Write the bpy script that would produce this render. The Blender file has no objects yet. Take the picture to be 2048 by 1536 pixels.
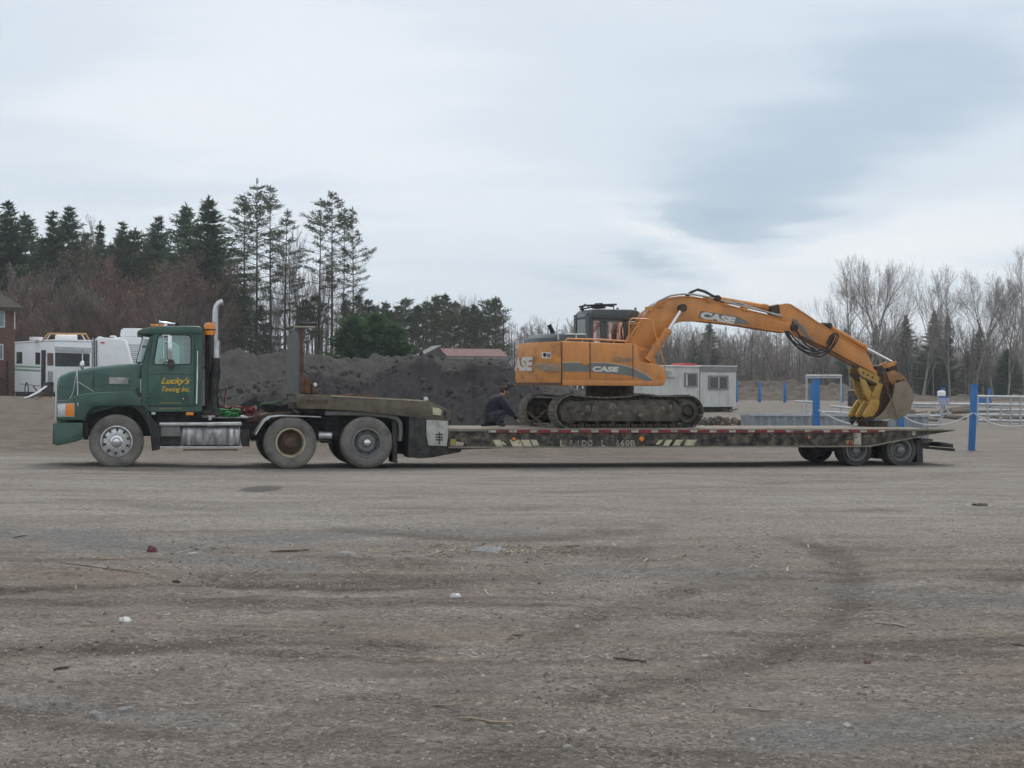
import bpy, bmesh, math, random
import numpy as np
from mathutils import Vector, Matrix

# ------------------------------------------------------------------ camera, sky, sun, exposure
SC = bpy.context.scene
F, CX, CY, HY, CAMZ, ROLL = 3400.0, 1024.0, 768.0, 775.0, 1.64, math.radians(0.30)
cam_data = bpy.data.cameras.new('camera'); cam_data.sensor_width = 36.0
cam_data.lens = 36.0 * F / 2048.0; cam_data.clip_start = 0.1; cam_data.clip_end = 6000
cam = bpy.data.objects.new('camera', cam_data); SC.collection.objects.link(cam)
CAMROT = Matrix.Rotation(math.pi / 2 + math.atan((HY - CY) / F), 3, 'X') @ Matrix.Rotation(ROLL, 3, 'Z')
cam.matrix_world = Matrix.Translation((0, 0, CAMZ)) @ CAMROT.to_4x4()
SC.camera = cam

SUN_EL, SUN_AZ = math.radians(58), math.radians(15)      # azimuth measured from +Y towards +X
sun_data = bpy.data.lights.new('sun', 'SUN'); sun_data.energy = 1.3; sun_data.angle = math.radians(16)
sun_data.color = (1.0, 0.95, 0.88)
sun = bpy.data.objects.new('sun', sun_data); SC.collection.objects.link(sun)
sdir = Vector((math.sin(SUN_AZ) * math.cos(SUN_EL), math.cos(SUN_AZ) * math.cos(SUN_EL), math.sin(SUN_EL)))
sun.rotation_euler = sdir.to_track_quat('Z', 'Y').to_euler()

SC.view_settings.view_transform = 'Standard'; SC.view_settings.look = 'None'
SC.view_settings.exposure = 0.20; SC.view_settings.gamma = 1.0
SC.view_settings.use_curve_mapping = False
SC.cycles.max_bounces = 6; SC.cycles.diffuse_bounces = 3; SC.cycles.glossy_bounces = 3
SC.cycles.transmission_bounces = 6; SC.cycles.transparent_max_bounces = 12
SC.cycles.use_denoising = True; SC.cycles.use_adaptive_sampling = True; SC.cycles.adaptive_threshold = 0.03; SC.cycles.adaptive_min_samples = 12
SC.cycles.sample_clamp_indirect = 6

def build_world():
    w = bpy.data.worlds.new('World'); SC.world = w; w.use_nodes = True
    w.cycles.sampling_method = 'MANUAL'; w.cycles.sample_map_resolution = 256
    nt = w.node_tree; N = nt.nodes; L = nt.links; N.clear()
    out = N.new('ShaderNodeOutputWorld'); bg = N.new('ShaderNodeBackground'); bg.inputs['Strength'].default_value = 0.1
    L.new(bg.outputs[0], out.inputs[0])
    sky = N.new('ShaderNodeTexSky'); sky.sky_type = 'NISHITA'; sky.sun_disc = False
    sky.sun_elevation = SUN_EL; sky.sun_rotation = SUN_AZ
    tc = N.new('ShaderNodeTexCoord'); sep = N.new('ShaderNodeSeparateXYZ'); L.new(tc.outputs['Generated'], sep.inputs[0])
    def mth(op, a, b=None, c=None, clamp=False):
        n = N.new('ShaderNodeMath'); n.operation = op; n.use_clamp = clamp
        for i, x in enumerate((a, b, c)):
            if x is None: continue
            if isinstance(x, (int, float)): n.inputs[i].default_value = x
            else: L.new(x, n.inputs[i])
        return n.outputs[0]
    X, Y, Z = sep.outputs
    az = mth('ARCTAN2', X, Y); el = mth('ARCSINE', Z)
    # streaky cloud sheets: flat layer seen at a low angle
    den = mth('ADD', mth('MAXIMUM', Z, 0.0), 0.16)
    cmb = N.new('ShaderNodeCombineXYZ'); L.new(mth('DIVIDE', X, den), cmb.inputs[0]); L.new(mth('DIVIDE', Y, den), cmb.inputs[1])
    def noise(vec, scale, detail, rough, loc=(0, 0, 0), scl=(1, 1, 1), dist=0.0):
        mp = N.new('ShaderNodeMapping'); mp.inputs['Location'].default_value = loc; mp.inputs['Scale'].default_value = scl
        L.new(vec, mp.inputs[0])
        n = N.new('ShaderNodeTexNoise'); n.inputs['Scale'].default_value = scale; n.inputs['Detail'].default_value = detail
        n.inputs['Roughness'].default_value = rough; n.inputs['Distortion'].default_value = dist
        L.new(mp.outputs[0], n.inputs['Vector']); return n.outputs['Fac']
    n1 = noise(cmb.outputs[0], 0.9, 6, 0.52, (3.1, 1.2, 0), (1.0, 1.0, 1), 0.5)
    n2 = noise(cmb.outputs[0], 3.2, 5, 0.55, (7.3, 4.1, 0), (0.45, 1.5, 1), 0.3)
    base = mth('ADD', mth('MULTIPLY', mth('SUBTRACT', n1, 0.5), 0.66), mth('MULTIPLY', mth('SUBTRACT', n2, 0.5), 0.36))
    # individual clouds of the view, by azimuth / elevation: (az, el, half width, half height, tilt, amount)
    jit = noise(cmb.outputs[0], 5.0, 5, 0.6, (1.7, 9.0, 0), (0.7, 1.0, 1))
    jit2 = noise(cmb.outputs[0], 5.5, 5, 0.6, (11.7, 2.0, 0), (0.7, 1.0, 1))
    azj = mth('ADD', az, mth('MULTIPLY', mth('SUBTRACT', jit, 0.5), 0.055)); elj = mth('ADD', el, mth('MULTIPLY', mth('SUBTRACT', jit2, 0.5), 0.026))
    tot = base
    def px(x, y): return (x - 1024) / F, (HY - y) / F
    blobs = [(1410, 445, 120, 40, 22, -0.36), (1530, 425, 140, 70, -4, -0.52), (1640, 310, 300, 100, -14, -0.36), (1930, 140, 330, 150, 0, -0.34), (1330, 220, 260, 140, 10, -0.14),
             (1320, 527, 105, 26, 14, -0.46), (1140, 550, 260, 30, 4, -0.24), (960, 600, 300, 40, 0, -0.08), (300, 398, 260, 18, -4, -0.18), (60, 120, 220, 80, -8, -0.16), (40, 380, 160, 30, 0, -0.12),
             (430, 240, 480, 110, 8, 0.34), (700, 80, 450, 110, 6, 0.26), (1830, 490, 320, 42, -5, 0.42), (1330, 470, 110, 22, 24, 0.26), (1500, 575, 190, 30, 4, 0.24)]
    for (x, y, hw, hh, tilt, amt) in blobs:
        a0, e0 = px(x, y); c, s = math.cos(math.radians(tilt)), math.sin(math.radians(tilt))
        da = mth('SUBTRACT', azj, a0); de = mth('SUBTRACT', elj, e0)
        p = mth('DIVIDE', mth('SUBTRACT', mth('MULTIPLY', da, c), mth('MULTIPLY', de, s)), hw / F)
        q = mth('DIVIDE', mth('ADD', mth('MULTIPLY', da, s), mth('MULTIPLY', de, c)), hh / F)
        r2 = mth('ADD', mth('MULTIPLY', p, p), mth('MULTIPLY', q, q))
        g = mth('POWER', 2.718, mth('MULTIPLY', r2, -0.9))
        tot = mth('ADD', tot, mth('MULTIPLY', g, amt))
    fac = mth('MULTIPLY_ADD', tot, 0.62, 0.58, clamp=True)
    ramp = N.new('ShaderNodeValToRGB'); L.new(fac, ramp.inputs[0]); R = ramp.color_ramp; R.interpolation = 'EASE'
    R.elements[0].position = 0.0; R.elements[0].color = (0.36, 0.47, 0.58, 1)
    R.elements[1].position = 1.0; R.elements[1].color = (0.89, 0.885, 0.895, 1)
    for p, c in ((0.28, (0.47, 0.565, 0.67, 1)), (0.52, (0.655, 0.727, 0.805, 1)), (0.72, (0.785, 0.82, 0.866, 1))):
        e = R.elements.new(p); e.color = c
    sc10 = N.new('ShaderNodeVectorMath'); sc10.operation = 'SCALE'; sc10.inputs['Scale'].default_value = 9.6; L.new(ramp.outputs[0], sc10.inputs[0])
    mix = N.new('ShaderNodeMix'); mix.data_type = 'RGBA'; mix.inputs['Factor'].default_value = 0.93
    L.new(sky.outputs[0], mix.inputs['A']); L.new(sc10.outputs[0], mix.inputs['B']); L.new(mix.outputs['Result'], bg.inputs['Color'])
build_world()

# ------------------------------------------------------------------ measuring helpers
def ray(px, py):
    d = CAMROT @ Vector(((px - CX) / F, -(py - CY) / F, -1.0)); return d / d.y
def P(px, py, Y):
    d = ray(px, py); return Vector((d.x * Y, Y, CAMZ + d.z * Y))
class Frame:
    """upright local frame: u along the thing, v away to the side, z up"""
    def __init__(s, ox, oy, yaw):
        s.o = Vector((ox, oy)); s.yaw = yaw; s.t = Vector((math.cos(yaw), math.sin(yaw))); s.n = Vector((-math.sin(yaw), math.cos(yaw)))
    def q(s, px, py, v=0.0):
        d = ray(px, py); r = Vector((d.x, d.y)); b = s.o + s.n * v
        k = b.dot(s.n) / r.dot(s.n); p = r * k
        return ((p - b).dot(s.t), CAMZ + d.z * k)
    def u(s, px, v=0.0, py=860): return s.q(px, py, v)[0]
    def z(s, px, py, v=0.0): return s.q(px, py, v)[1]
    def poly(s, pts, v=0.0): return [s.q(a, b, v) for a, b in pts]
    def p3(s, px, py, v): 
        a, b = s.q(px, py, v); return Vector((a, v, b))
    def world(s, u, v, z):
        p = s.o + s.t * u + s.n * v; return Vector((p.x, p.y, z))

# ------------------------------------------------------------------ mesh helpers
COL = SC.collection
class MB:
    def __init__(s): s.v = []; s.f = []
    def add(s, vs, fs):
        k = len(s.v); s.v += [tuple(p) for p in vs]; s.f += [tuple(i + k for i in f) for f in fs]; return s
    def box(s, x0, x1, y0, y1, z0, z1, M=None):
        vs = [Vector((x, y, z)) for z in (z0, z1) for y in (y0, y1) for x in (x0, x1)]
        if M: vs = [M @ p for p in vs]
        return s.add(vs, [(0, 2, 3, 1), (4, 5, 7, 6), (0, 1, 5, 4), (2, 6, 7, 3), (0, 4, 6, 2), (1, 3, 7, 5)])
    def prism(s, poly, v0, v1):
        n = len(poly)
        vs = [(a, v0, b) for a, b in poly] + [(a, v1, b) for a, b in poly]
        return s.add(vs, [tuple(range(n)), tuple(range(2 * n - 1, n - 1, -1))] + [(i, (i + 1) % n, n + (i + 1) % n, n + i)[::-1] for i in range(n)])
    def prism2(s, polyA, v0, polyB, v1):
        n = len(polyA)
        vs = [(a, v0, b) for a, b in polyA] + [(a, v1, b) for a, b in polyB]
        return s.add(vs, [tuple(range(n)), tuple(range(2 * n - 1, n - 1, -1))] + [(i, (i + 1) % n, n + (i + 1) % n, n + i)[::-1] for i in range(n)])
    def cyl(s, p0, p1, r0, r1=None, n=12, caps=True):
        r1 = r0 if r1 is None else r1
        return s.tube([p0, p1], [r0, r1], n, caps)
    def tube(s, pts, r, n=6, caps=True):
        pts = [Vector(p) for p in pts]; m = len(pts)
        if isinstance(r, (int, float)): r = [r] * m
        k = len(s.v); prev = None
        for i, p in enumerate(pts):
            d = (pts[min(i + 1, m - 1)] - pts[max(i - 1, 0)])
            d = d.normalized() if d.length > 1e-9 else Vector((0, 0, 1))
            if prev is None:
                a = d.orthogonal().normalized()
            else:
                a = prev - d * prev.dot(d)
                a = a.normalized() if a.length > 1e-6 else d.orthogonal().normalized()
            prev = a; b = d.cross(a)
            for j in range(n):
                t = 2 * math.pi * j / n; s.v.append(tuple(p + (a * math.cos(t) + b * math.sin(t)) * r[i]))
        for i in range(m - 1):
            for j in range(n):
                s.f.append((k + i * n + j, k + i * n + (j + 1) % n, k + (i + 1) * n + (j + 1) % n, k + (i + 1) * n + j))
        if caps:
            s.f.append(tuple(range(k + n - 1, k - 1, -1))); s.f.append(tuple(range(k + (m - 1) * n, k + m * n)))
        return s
    def lathe(s, prof, c, n=32, closed=False):
        """prof [(radius, v)], turned about the local v axis through c (u, v, z)"""
        k = len(s.v); m = len(prof)
        for (r, v) in prof:
            for j in range(n):
                t = 2 * math.pi * j / n; s.v.append((c[0] + r * math.cos(t), c[1] + v, c[2] + r * math.sin(t)))
        for i in range(m if closed else m - 1):
            i2 = (i + 1) % m
            for j in range(n):
                s.f.append((k + i * n + j, k + i2 * n + j, k + i2 * n + (j + 1) % n, k + i * n + (j + 1) % n))
        return s
    def loft(s, secs, caps=True, closed=True):
        k = len(s.v); n = len(secs[0])
        for sec in secs: s.v += [tuple(p) for p in sec]
        for i in range(len(secs) - 1):
            for j in range(n if closed else n - 1):
                s.f.append((k + i * n + j, k + i * n + (j + 1) % n, k + (i + 1) * n + (j + 1) % n, k + (i + 1) * n + j))
        if caps:
            s.f.append(tuple(range(k + n - 1, k - 1, -1))); s.f.append(tuple(range(k + (len(secs) - 1) * n, k + len(secs) * n)))
        return s
    def ring(s, outer, inner, v0, v1, N=48):
        """flat panel with a hole: both loops resampled by angle about the hole's centre"""
        cu = sum(p[0] for p in inner) / len(inner); cz = sum(p[1] for p in inner) / len(inner)
        def hit(poly, t):
            d = (math.cos(t), math.sin(t)); best = None
            for i in range(len(poly)):
                a = (poly[i][0] - cu, poly[i][1] - cz); b = (poly[(i + 1) % len(poly)][0] - cu, poly[(i + 1) % len(poly)][1] - cz)
                e = (b[0] - a[0], b[1] - a[1]); det = d[0] * -e[1] + d[1] * e[0]
                if abs(det) < 1e-12: continue
                k = (a[0] * -e[1] + a[1] * e[0]) / det; m = (d[0] * a[1] - d[1] * a[0]) / det
                if k > 0 and -1e-6 <= m <= 1 + 1e-6 and (best is None or k > best): best = k
            return (cu + d[0] * best, cz + d[1] * best)
        ang = sorted(set([2 * math.pi * i / N for i in range(N)] + [math.atan2(p[1] - cz, p[0] - cu) % (2 * math.pi) for p in list(outer) + list(inner)]))
        ang = [a for i, a in enumerate(ang) if i == 0 or a - ang[i - 1] > 1e-4]
        O = [hit(outer, t) for t in ang]; I = [hit(inner, t) for t in ang]; n = len(ang)
        vs = [(a, v0, b) for a, b in O] + [(a, v0, b) for a, b in I] + [(a, v1, b) for a, b in O] + [(a, v1, b) for a, b in I]
        fs = []
        for i in range(n):
            j = (i + 1) % n
            fs += [(i, j, n + j, n + i), (2 * n + i, 3 * n + i, 3 * n + j, 2 * n + j), (i, 2 * n + i, 2 * n + j, j), (n + i, n + j, 3 * n + j, 3 * n + i)]
        return s.add(vs, fs)
    def mesh(s, name, bevel=0.0, segs=2, sharp=0.6, smooth=True, fast=False):
        me = bpy.data.meshes.new(name); me.from_pydata(s.v, [], s.f)
        if fast: me.update(); return me
        bm = bmesh.new(); bm.from_mesh(me)
        bmesh.ops.recalc_face_normals(bm, faces=bm.faces)
        if bevel > 0:
            ed = [e for e in bm.edges if len(e.link_faces) == 2 and e.calc_face_angle(0) > 0.5]
            bmesh.ops.bevel(bm, geom=ed, offset=bevel, segments=segs, affect='EDGES', profile=0.5, clamp_overlap=True)
        if smooth:
            for f in bm.faces: f.smooth = True
            for e in bm.edges:
                if len(e.link_faces) == 2 and e.calc_face_angle(0) > sharp: e.smooth = False
        bm.to_mesh(me); bm.free(); return me
    def build(s, name, mat, parent=None, **kw):
        return link(name, s.mesh(name, **kw), mat, parent)

def link(name, me, mat, parent=None):
    if mat is not None and len(me.materials) == 0: me.materials.append(mat)
    o = bpy.data.objects.new(name, me); COL.objects.link(o)
    if parent is not None: o.parent = parent
    return o
def empty(name, loc=(0, 0, 0), rz=0.0, parent=None):
    o = bpy.data.objects.new(name, None); COL.objects.link(o); o.location = loc; o.rotation_euler = (0, 0, rz); o.empty_display_size = 0.2
    if parent is not None: o.parent = parent
    return o
def tag(o, label=None, cat=None, group=None, kind=None):
    if label: o['label'] = label
    if cat: o['category'] = cat
    if group: o['group'] = group
    if kind: o['kind'] = kind
    return o
def text(s, name, mat, parent, org, width=None, height=None, shear=0.0, bold=0.0, rot=0.0, thick=0.002, face=-1):
    """flat lettering on a u-z plane; org = lower left corner"""
    cu = bpy.data.curves.new(name, 'FONT'); cu.body = s; cu.size = 1.0; cu.shear = shear; cu.offset = bold; cu.resolution_u = 3; cu.extrude = 0.0
    t = bpy.data.objects.new(name, cu); COL.objects.link(t); bpy.context.view_layer.update()
    me = bpy.data.meshes.new_from_object(t); COL.objects.unlink(t); bpy.data.objects.remove(t); bpy.data.curves.remove(cu)
    xs = [v.co.x for v in me.vertices]; ys = [v.co.y for v in me.vertices]
    x0, x1, y0, y1 = min(xs), max(xs), min(ys), max(ys)
    sx = width / (x1 - x0) if width else height / (y1 - y0); sy = height / (y1 - y0) if height else sx
    c, sn = math.cos(rot), math.sin(rot)
    for v in me.vertices:
        a, b = (v.co.x - x0) * sx, (v.co.y - y0) * sy
        v.co = (org[0] + a * c - b * sn, org[1] - thick, org[2] + a * sn + b * c)
    me.materials.clear()
    return link(name, me, mat, parent)

# ------------------------------------------------------------------ materials
def mat(name, col, rough=0.6, metal=0.0, var=0.12, scale=4.0, dirt=None, damt=0.5, dscale=3.0, bump=0.0, bscale=40.0, coat=0.0, spec=0.5,
        stretch=(1, 1, 1), col2=None, emit=None, rand=0.0, trans=0.0, alpha=1.0, dthresh=0.45, dsoft=0.2):
    m = bpy.data.materials.new(name); m.use_nodes = True; nt = m.node_tree; N = nt.nodes; L = nt.links
    b = N['Principled BSDF']; b.inputs['Roughness'].default_value = rough; b.inputs['Metallic'].default_value = metal
    b.inputs['Coat Weight'].default_value = coat; b.inputs['Coat Roughness'].default_value = 0.15; b.inputs['Specular IOR Level'].default_value = spec
    b.inputs['Transmission Weight'].default_value = trans; b.inputs['Alpha'].default_value = alpha
    tc = N.new('ShaderNodeTexCoord'); mp = N.new('ShaderNodeMapping'); mp.inputs['Scale'].default_value = stretch; L.new(tc.outputs['Object'], mp.inputs[0])
    def noise(sc, det=5, rg=0.6):
        n = N.new('ShaderNodeTexNoise'); n.inputs['Scale'].default_value = sc; n.inputs['Detail'].default_value = det; n.inputs['Roughness'].default_value = rg
        L.new(mp.outputs[0], n.inputs['Vector']); return n.outputs['Fac']
    def mixc(f, a, c):
        x = N.new('ShaderNodeMix'); x.data_type = 'RGBA'
        for sock, val in (('Factor', f), ('A', a), ('B', c)):
            if isinstance(val, (int, float)): x.inputs[sock].default_value = val
            elif isinstance(val, tuple): x.inputs[sock].default_value = (*val[:3], 1)
            else: L.new(val, x.inputs[sock])
        return x.outputs['Result']
    def rng(f, a, c):
        x = N.new('ShaderNodeMapRange'); x.inputs['From Min'].default_value = a; x.inputs['From Max'].default_value = c; L.new(f, x.inputs['Value']); return x.outputs['Result']
    c2 = col2 or tuple(max(0, c * (1 - 2.2 * var)) for c in col)
    c1 = col if col2 else tuple(min(1, c * (1 + var)) for c in col)
    cur = mixc(rng(noise(scale), 0.32, 0.68), c2, c1)
    rough_out = None
    if dirt:
        d = rng(noise(dscale, 7, 0.68), dthresh, dthresh + dsoft)
        k = N.new('ShaderNodeMath'); k.operation = 'MULTIPLY'; L.new(d, k.inputs[0]); k.inputs[1].default_value = damt
        cur = mixc(k.outputs[0], cur, dirt)
        rr = N.new('ShaderNodeMath'); rr.operation = 'MULTIPLY_ADD'; L.new(k.outputs[0], rr.inputs[0]); rr.inputs[1].default_value = 0.9 - rough; rr.inputs[2].default_value = rough
        L.new(rr.outputs[0], b.inputs['Roughness'])
        if metal > 0:
            rm = N.new('ShaderNodeMath'); rm.operation = 'MULTIPLY_ADD'; L.new(k.outputs[0], rm.inputs[0]); rm.inputs[1].default_value = -metal; rm.inputs[2].default_value = metal
            L.new(rm.outputs[0], b.inputs['Metallic'])
    if rand:
        oi = N.new('ShaderNodeObjectInfo'); hs = N.new('ShaderNodeHueSaturation')
        a = N.new('ShaderNodeMath'); a.operation = 'MULTIPLY_ADD'; L.new(oi.outputs['Random'], a.inputs[0]); a.inputs[1].default_value = rand * 2; a.inputs[2].default_value = 1 - rand
        L.new(a.outputs[0], hs.inputs['Value']); L.new(cur, hs.inputs['Color']); cur = hs.outputs[0]
    L.new(cur, b.inputs['Base Color'])
    if bump:
        bp = N.new('ShaderNodeBump'); bp.inputs['Strength'].default_value = bump; bp.inputs['Distance'].default_value = 0.02; L.new(noise(bscale, 6), bp.inputs['Height']); L.new(bp.outputs[0], b.inputs['Normal'])
    if emit:
        b.inputs['Emission Color'].default_value = (*emit[:3], 1); b.inputs['Emission Strength'].default_value = emit[3]
    return m
def glass(name, tint, rough=0.05, alpha=0.5):
    """window glass: tinted see-through mixed with a mirror by angle"""
    m = bpy.data.materials.new(name); m.use_nodes = True; nt = m.node_tree; N = nt.nodes; L = nt.links; N.clear()
    o = N.new('ShaderNodeOutputMaterial'); tr = N.new('ShaderNodeBsdfTransparent'); tr.inputs[0].default_value = (*tint, 1)
    gl = N.new('ShaderNodeBsdfGlossy'); gl.inputs['Roughness'].default_value = rough; gl.inputs['Color'].default_value = (0.9, 0.95, 0.95, 1)
    lw = N.new('ShaderNodeFresnel'); lw.inputs['IOR'].default_value = 1.5; mx = N.new('ShaderNodeMixShader')
    ad = N.new('ShaderNodeMath'); ad.operation = 'ADD'; L.new(lw.outputs[0], ad.inputs[0]); ad.inputs[1].default_value = alpha; ad.use_clamp = True
    L.new(ad.outputs[0], mx.inputs[0]); L.new(tr.outputs[0], mx.inputs[1]); L.new(gl.outputs[0], mx.inputs[2]); L.new(mx.outputs[0], o.inputs[0])
    return m

DUST = (0.21, 0.185, 0.155); RUST = (0.13, 0.06, 0.03)
M = {}
M['green'] = mat('green_paint', (0.032, 0.096, 0.073), 0.38, 0, 0.10, 2.0, DUST, 0.30, 3.2, coat=0.25, stretch=(1, 1, 0.6), dsoft=0.35)
M['black'] = mat('black_steel', (0.018, 0.018, 0.018), 0.65, 0, 0.3, 6, DUST, 0.28, 4)
M['rubber'] = mat('black_rubber', (0.025, 0.026, 0.027), 0.75, 0, 0.2, 5, DUST, 0.15, 4)
M['tyre'] = mat('dusty_tyre', (0.060, 0.058, 0.054), 0.9, 0, 0.15, 6, (0.25, 0.235, 0.20), 0.8, 2.2, 0.15, 60, dthresh=0.28, dsoft=0.3)
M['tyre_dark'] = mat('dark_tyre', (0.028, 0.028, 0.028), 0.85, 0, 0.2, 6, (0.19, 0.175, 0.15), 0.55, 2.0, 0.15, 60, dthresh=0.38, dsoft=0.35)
M['chrome'] = mat('chrome', (0.75, 0.75, 0.76), 0.16, 1.0, 0.04, 5, DUST, 0.12, 4)
M['alu'] = mat('aluminium', (0.62, 0.62, 0.62), 0.34, 1.0, 0.08, 8, (0.30, 0.27, 0.23), 0.45, 5)
M['alu_dirty'] = mat('dirty_aluminium', (0.5, 0.5, 0.5), 0.4, 0.9, 0.1, 5, (0.13, 0.12, 0.105), 0.85, 4.0, stretch=(2.2, 1, 0.7), dthresh=0.42)
M['pale_metal'] = mat('pale_metal', (0.55, 0.54, 0.52), 0.5, 0.3, 0.1, 5, DUST, 0.4, 4)
M['cream_rim'] = mat('cream_rim', (0.48, 0.43, 0.29), 0.6, 0, 0.1, 7, RUST, 0.5, 6)
M['grey_rim'] = mat('grey_rim', (0.22, 0.225, 0.22), 0.55, 0.3, 0.1, 7, DUST, 0.5, 5)
M['rusty'] = mat('rusty_steel', (0.12, 0.075, 0.05), 0.85, 0, 0.25, 7, (0.05, 0.04, 0.035), 0.6, 5, 0.2, 30)
M['rust_red'] = mat('rust_red_steel', (0.19, 0.085, 0.045), 0.85, 0, 0.25, 6, (0.07, 0.05, 0.04), 0.6, 5, 0.2, 30)
M['amber'] = mat('amber_lens', (0.85, 0.26, 0.02), 0.25, 0, 0.06, 9, coat=0.4)
M['red_lens'] = mat('red_lens', (0.5, 0.03, 0.02), 0.3, 0, 0.06, 9)
M['lamp_glass'] = mat('headlamp_glass', (0.62, 0.64, 0.65), 0.12, 0.3, 0.05, 12, coat=0.5)
M['yellow_text'] = mat('yellow_lettering', (0.72, 0.47, 0.02), 0.5, 0, 0.05)
M['dim_yellow'] = mat('faded_yellow_lettering', (0.30, 0.25, 0.05), 0.6, 0, 0.1)
M['glass'] = glass('cab_glass', (0.62, 0.78, 0.74), 0.03, 0.10)
M['interior'] = mat('cab_interior', (0.10, 0.12, 0.115), 0.8, 0, 0.1)
M['white'] = mat('white_paint', (0.50, 0.49, 0.46), 0.6, 0, 0.06, 3, (0.19, 0.15, 0.11), 0.6, 4)
M['trailer'] = mat('worn_trailer_paint', (0.040, 0.036, 0.036), 0.7, 0, 0.3, 3, (0.25, 0.20, 0.135), 0.75, 6.0, 0.1, 30, stretch=(1, 1, 1.0), dthresh=0.45, dsoft=0.2)
M['gooseneck'] = mat('muddy_gooseneck', (0.16, 0.135, 0.095), 0.85, 0, 0.18, 4, (0.055, 0.045, 0.04), 0.7, 2.6, 0.15, 30, dthresh=0.5)
M['deck_wood'] = mat('deck_planks', (0.44, 0.385, 0.31), 0.9, 0, 0.18, 5, (0.26, 0.22, 0.18), 0.6, 3, 0.2, 30, stretch=(0.4, 4, 1))
M['deck_tan'] = mat('tan_edge_steel', (0.27, 0.24, 0.19), 0.85, 0, 0.15, 4, (0.10, 0.08, 0.06), 0.5, 5)
M['tape_red'] = mat('red_reflective_tape', (0.26, 0.024, 0.030), 0.6, 0, 0.2, 9, (0.10, 0.06, 0.05), 0.75, 5)
M['tape_white'] = mat('white_reflective_tape', (0.50, 0.47, 0.38), 0.6, 0, 0.1, 9, (0.20, 0.155, 0.10), 0.75, 6)
M['stripe'] = mat('yellowed_stripe_paint', (0.62, 0.56, 0.38), 0.6, 0, 0.12, 9, (0.14, 0.10, 0.06), 0.75, 7, dthresh=0.5)
M['grey_board'] = mat('grey_painted_steel', (0.115, 0.125, 0.122), 0.7, 0, 0.1, 2.5, (0.17, 0.15, 0.12), 0.4, 3)
# ------------------------------------------------------------------ ground
def hash2(ix, iy, s):
    h = (ix.astype(np.int64) * 374761393 + iy.astype(np.int64) * 668265263 + s * 1442695041) & 0xFFFFFFFF
    h = ((h ^ (h >> 13)) * 1274126177) & 0xFFFFFFFF
    return ((h ^ (h >> 16)) & 0xFFFF) / 65535.0
def vnoise(x, y, s=0):
    x = np.asarray(x, float); y = np.asarray(y, float)
    ix = np.floor(x); iy = np.floor(y); fx = x - ix; fy = y - iy
    fx = fx * fx * (3 - 2 * fx); fy = fy * fy * (3 - 2 * fy)
    a = hash2(ix, iy, s); b = hash2(ix + 1, iy, s); c = hash2(ix, iy + 1, s); d = hash2(ix + 1, iy + 1, s)
    return (a + (b - a) * fx) * (1 - fy) + (c + (d - c) * fx) * fy
def fbm(x, y, s=0, o=4):
    t = 0; a = 0.5; n = 0
    for i in range(o): t = t + a * vnoise(x, y, s + i * 17); n += a; x = x * 2.03 + 3.7; y = y * 2.03 + 1.3; a *= 0.5
    return t / n
def sst(a, b, x): t = np.clip((x - a) / (b - a), 0, 1); return t * t * (3 - 2 * t)
def gh(X, Y, fine=True):
    X = np.asarray(X, float); Y = np.asarray(Y, float)
    z = 0.055 * sst(-3.5, -8.5, X) * sst(20, 30, Y)
    z = z + 0.95 * sst(44, 88, Y) * sst(-6, -11, X) + 1.0 * sst(-9, -3, -np.abs(X)) * 0
    z = z + 0.55 * sst(105, 165, Y) * sst(-6, 12, X) + 0.9 * sst(95, 160, Y) * sst(10, -6, X) * sst(-11, -6, X)
    if fine:
        k = np.clip(np.abs(Y) / 40, 0.35, 1.5)
        z = z + (fbm(X * 0.25, Y * 0.5, 5) - 0.5) * 0.05 * k
        near = sst(28, 18, np.abs(Y))
        z = z + near * ((fbm(X * 0.6 + 0.3 * fbm(X, Y, 9), Y * 1.5, 21) - 0.5) * 0.030 + (fbm(X * 3.1, Y * 3.1, 31) - 0.5) * 0.034 + (fbm(X * 10, Y * 10, 41, 3) - 0.5) * 0.022)
        z = z + sst(37.5, 43, Y) * sst(100, 80, Y) * ((fbm(X * 0.7, Y * 0.7, 161) - 0.45) * 0.30 + (fbm(X * 2.3, Y * 2.3, 163) - 0.5) * 0.16) * (0.4 + 0.6 * sst(6, 0, X))
        # old wheel ruts running across the yard
        for (y0, sl, w, d) in ((13.6, 0.02, 0.20, 0.030), (14.6, 0.03, 0.16, 0.018), (10.3, -0.03, 0.22, 0.024), (9.2, -0.02, 0.18, 0.016), (17.0, 0.04, 0.25, 0.026), (12.0, 0.015, 0.2, 0.016)):
            q = (Y - y0 - sl * X - 0.35 * (fbm(X * 0.3, Y * 0 + y0, 51) - 0.5)) / w
            z = z - d * np.exp(-q * q) * (0.25 + 0.75 * fbm(X * 0.5, Y * 0.2, 61)) + d * 0.55 * np.exp(-(q - 1.7) ** 2 * 2.0)
    return z
GG = {}
def gz(x, y):
    """height of the built ground sheet, read off its own grid"""
    Ys, t, Z = GG['Y'], GG['t'], GG['Z']; tt = x / (abs(y) + 2.0)
    i = int(min(max(np.searchsorted(Ys, y) - 1, 0), len(Ys) - 2)); j = int(min(max(np.searchsorted(t, tt) - 1, 0), len(t) - 2))
    a = min(max((y - Ys[i]) / (Ys[i + 1] - Ys[i]), 0), 1); b = min(max((tt - t[j]) / (t[j + 1] - t[j]), 0), 1)
    return float((Z[i, j] * (1 - b) + Z[i, j + 1] * b) * (1 - a) + (Z[i + 1, j] * (1 - b) + Z[i + 1, j + 1] * b) * a)

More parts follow.
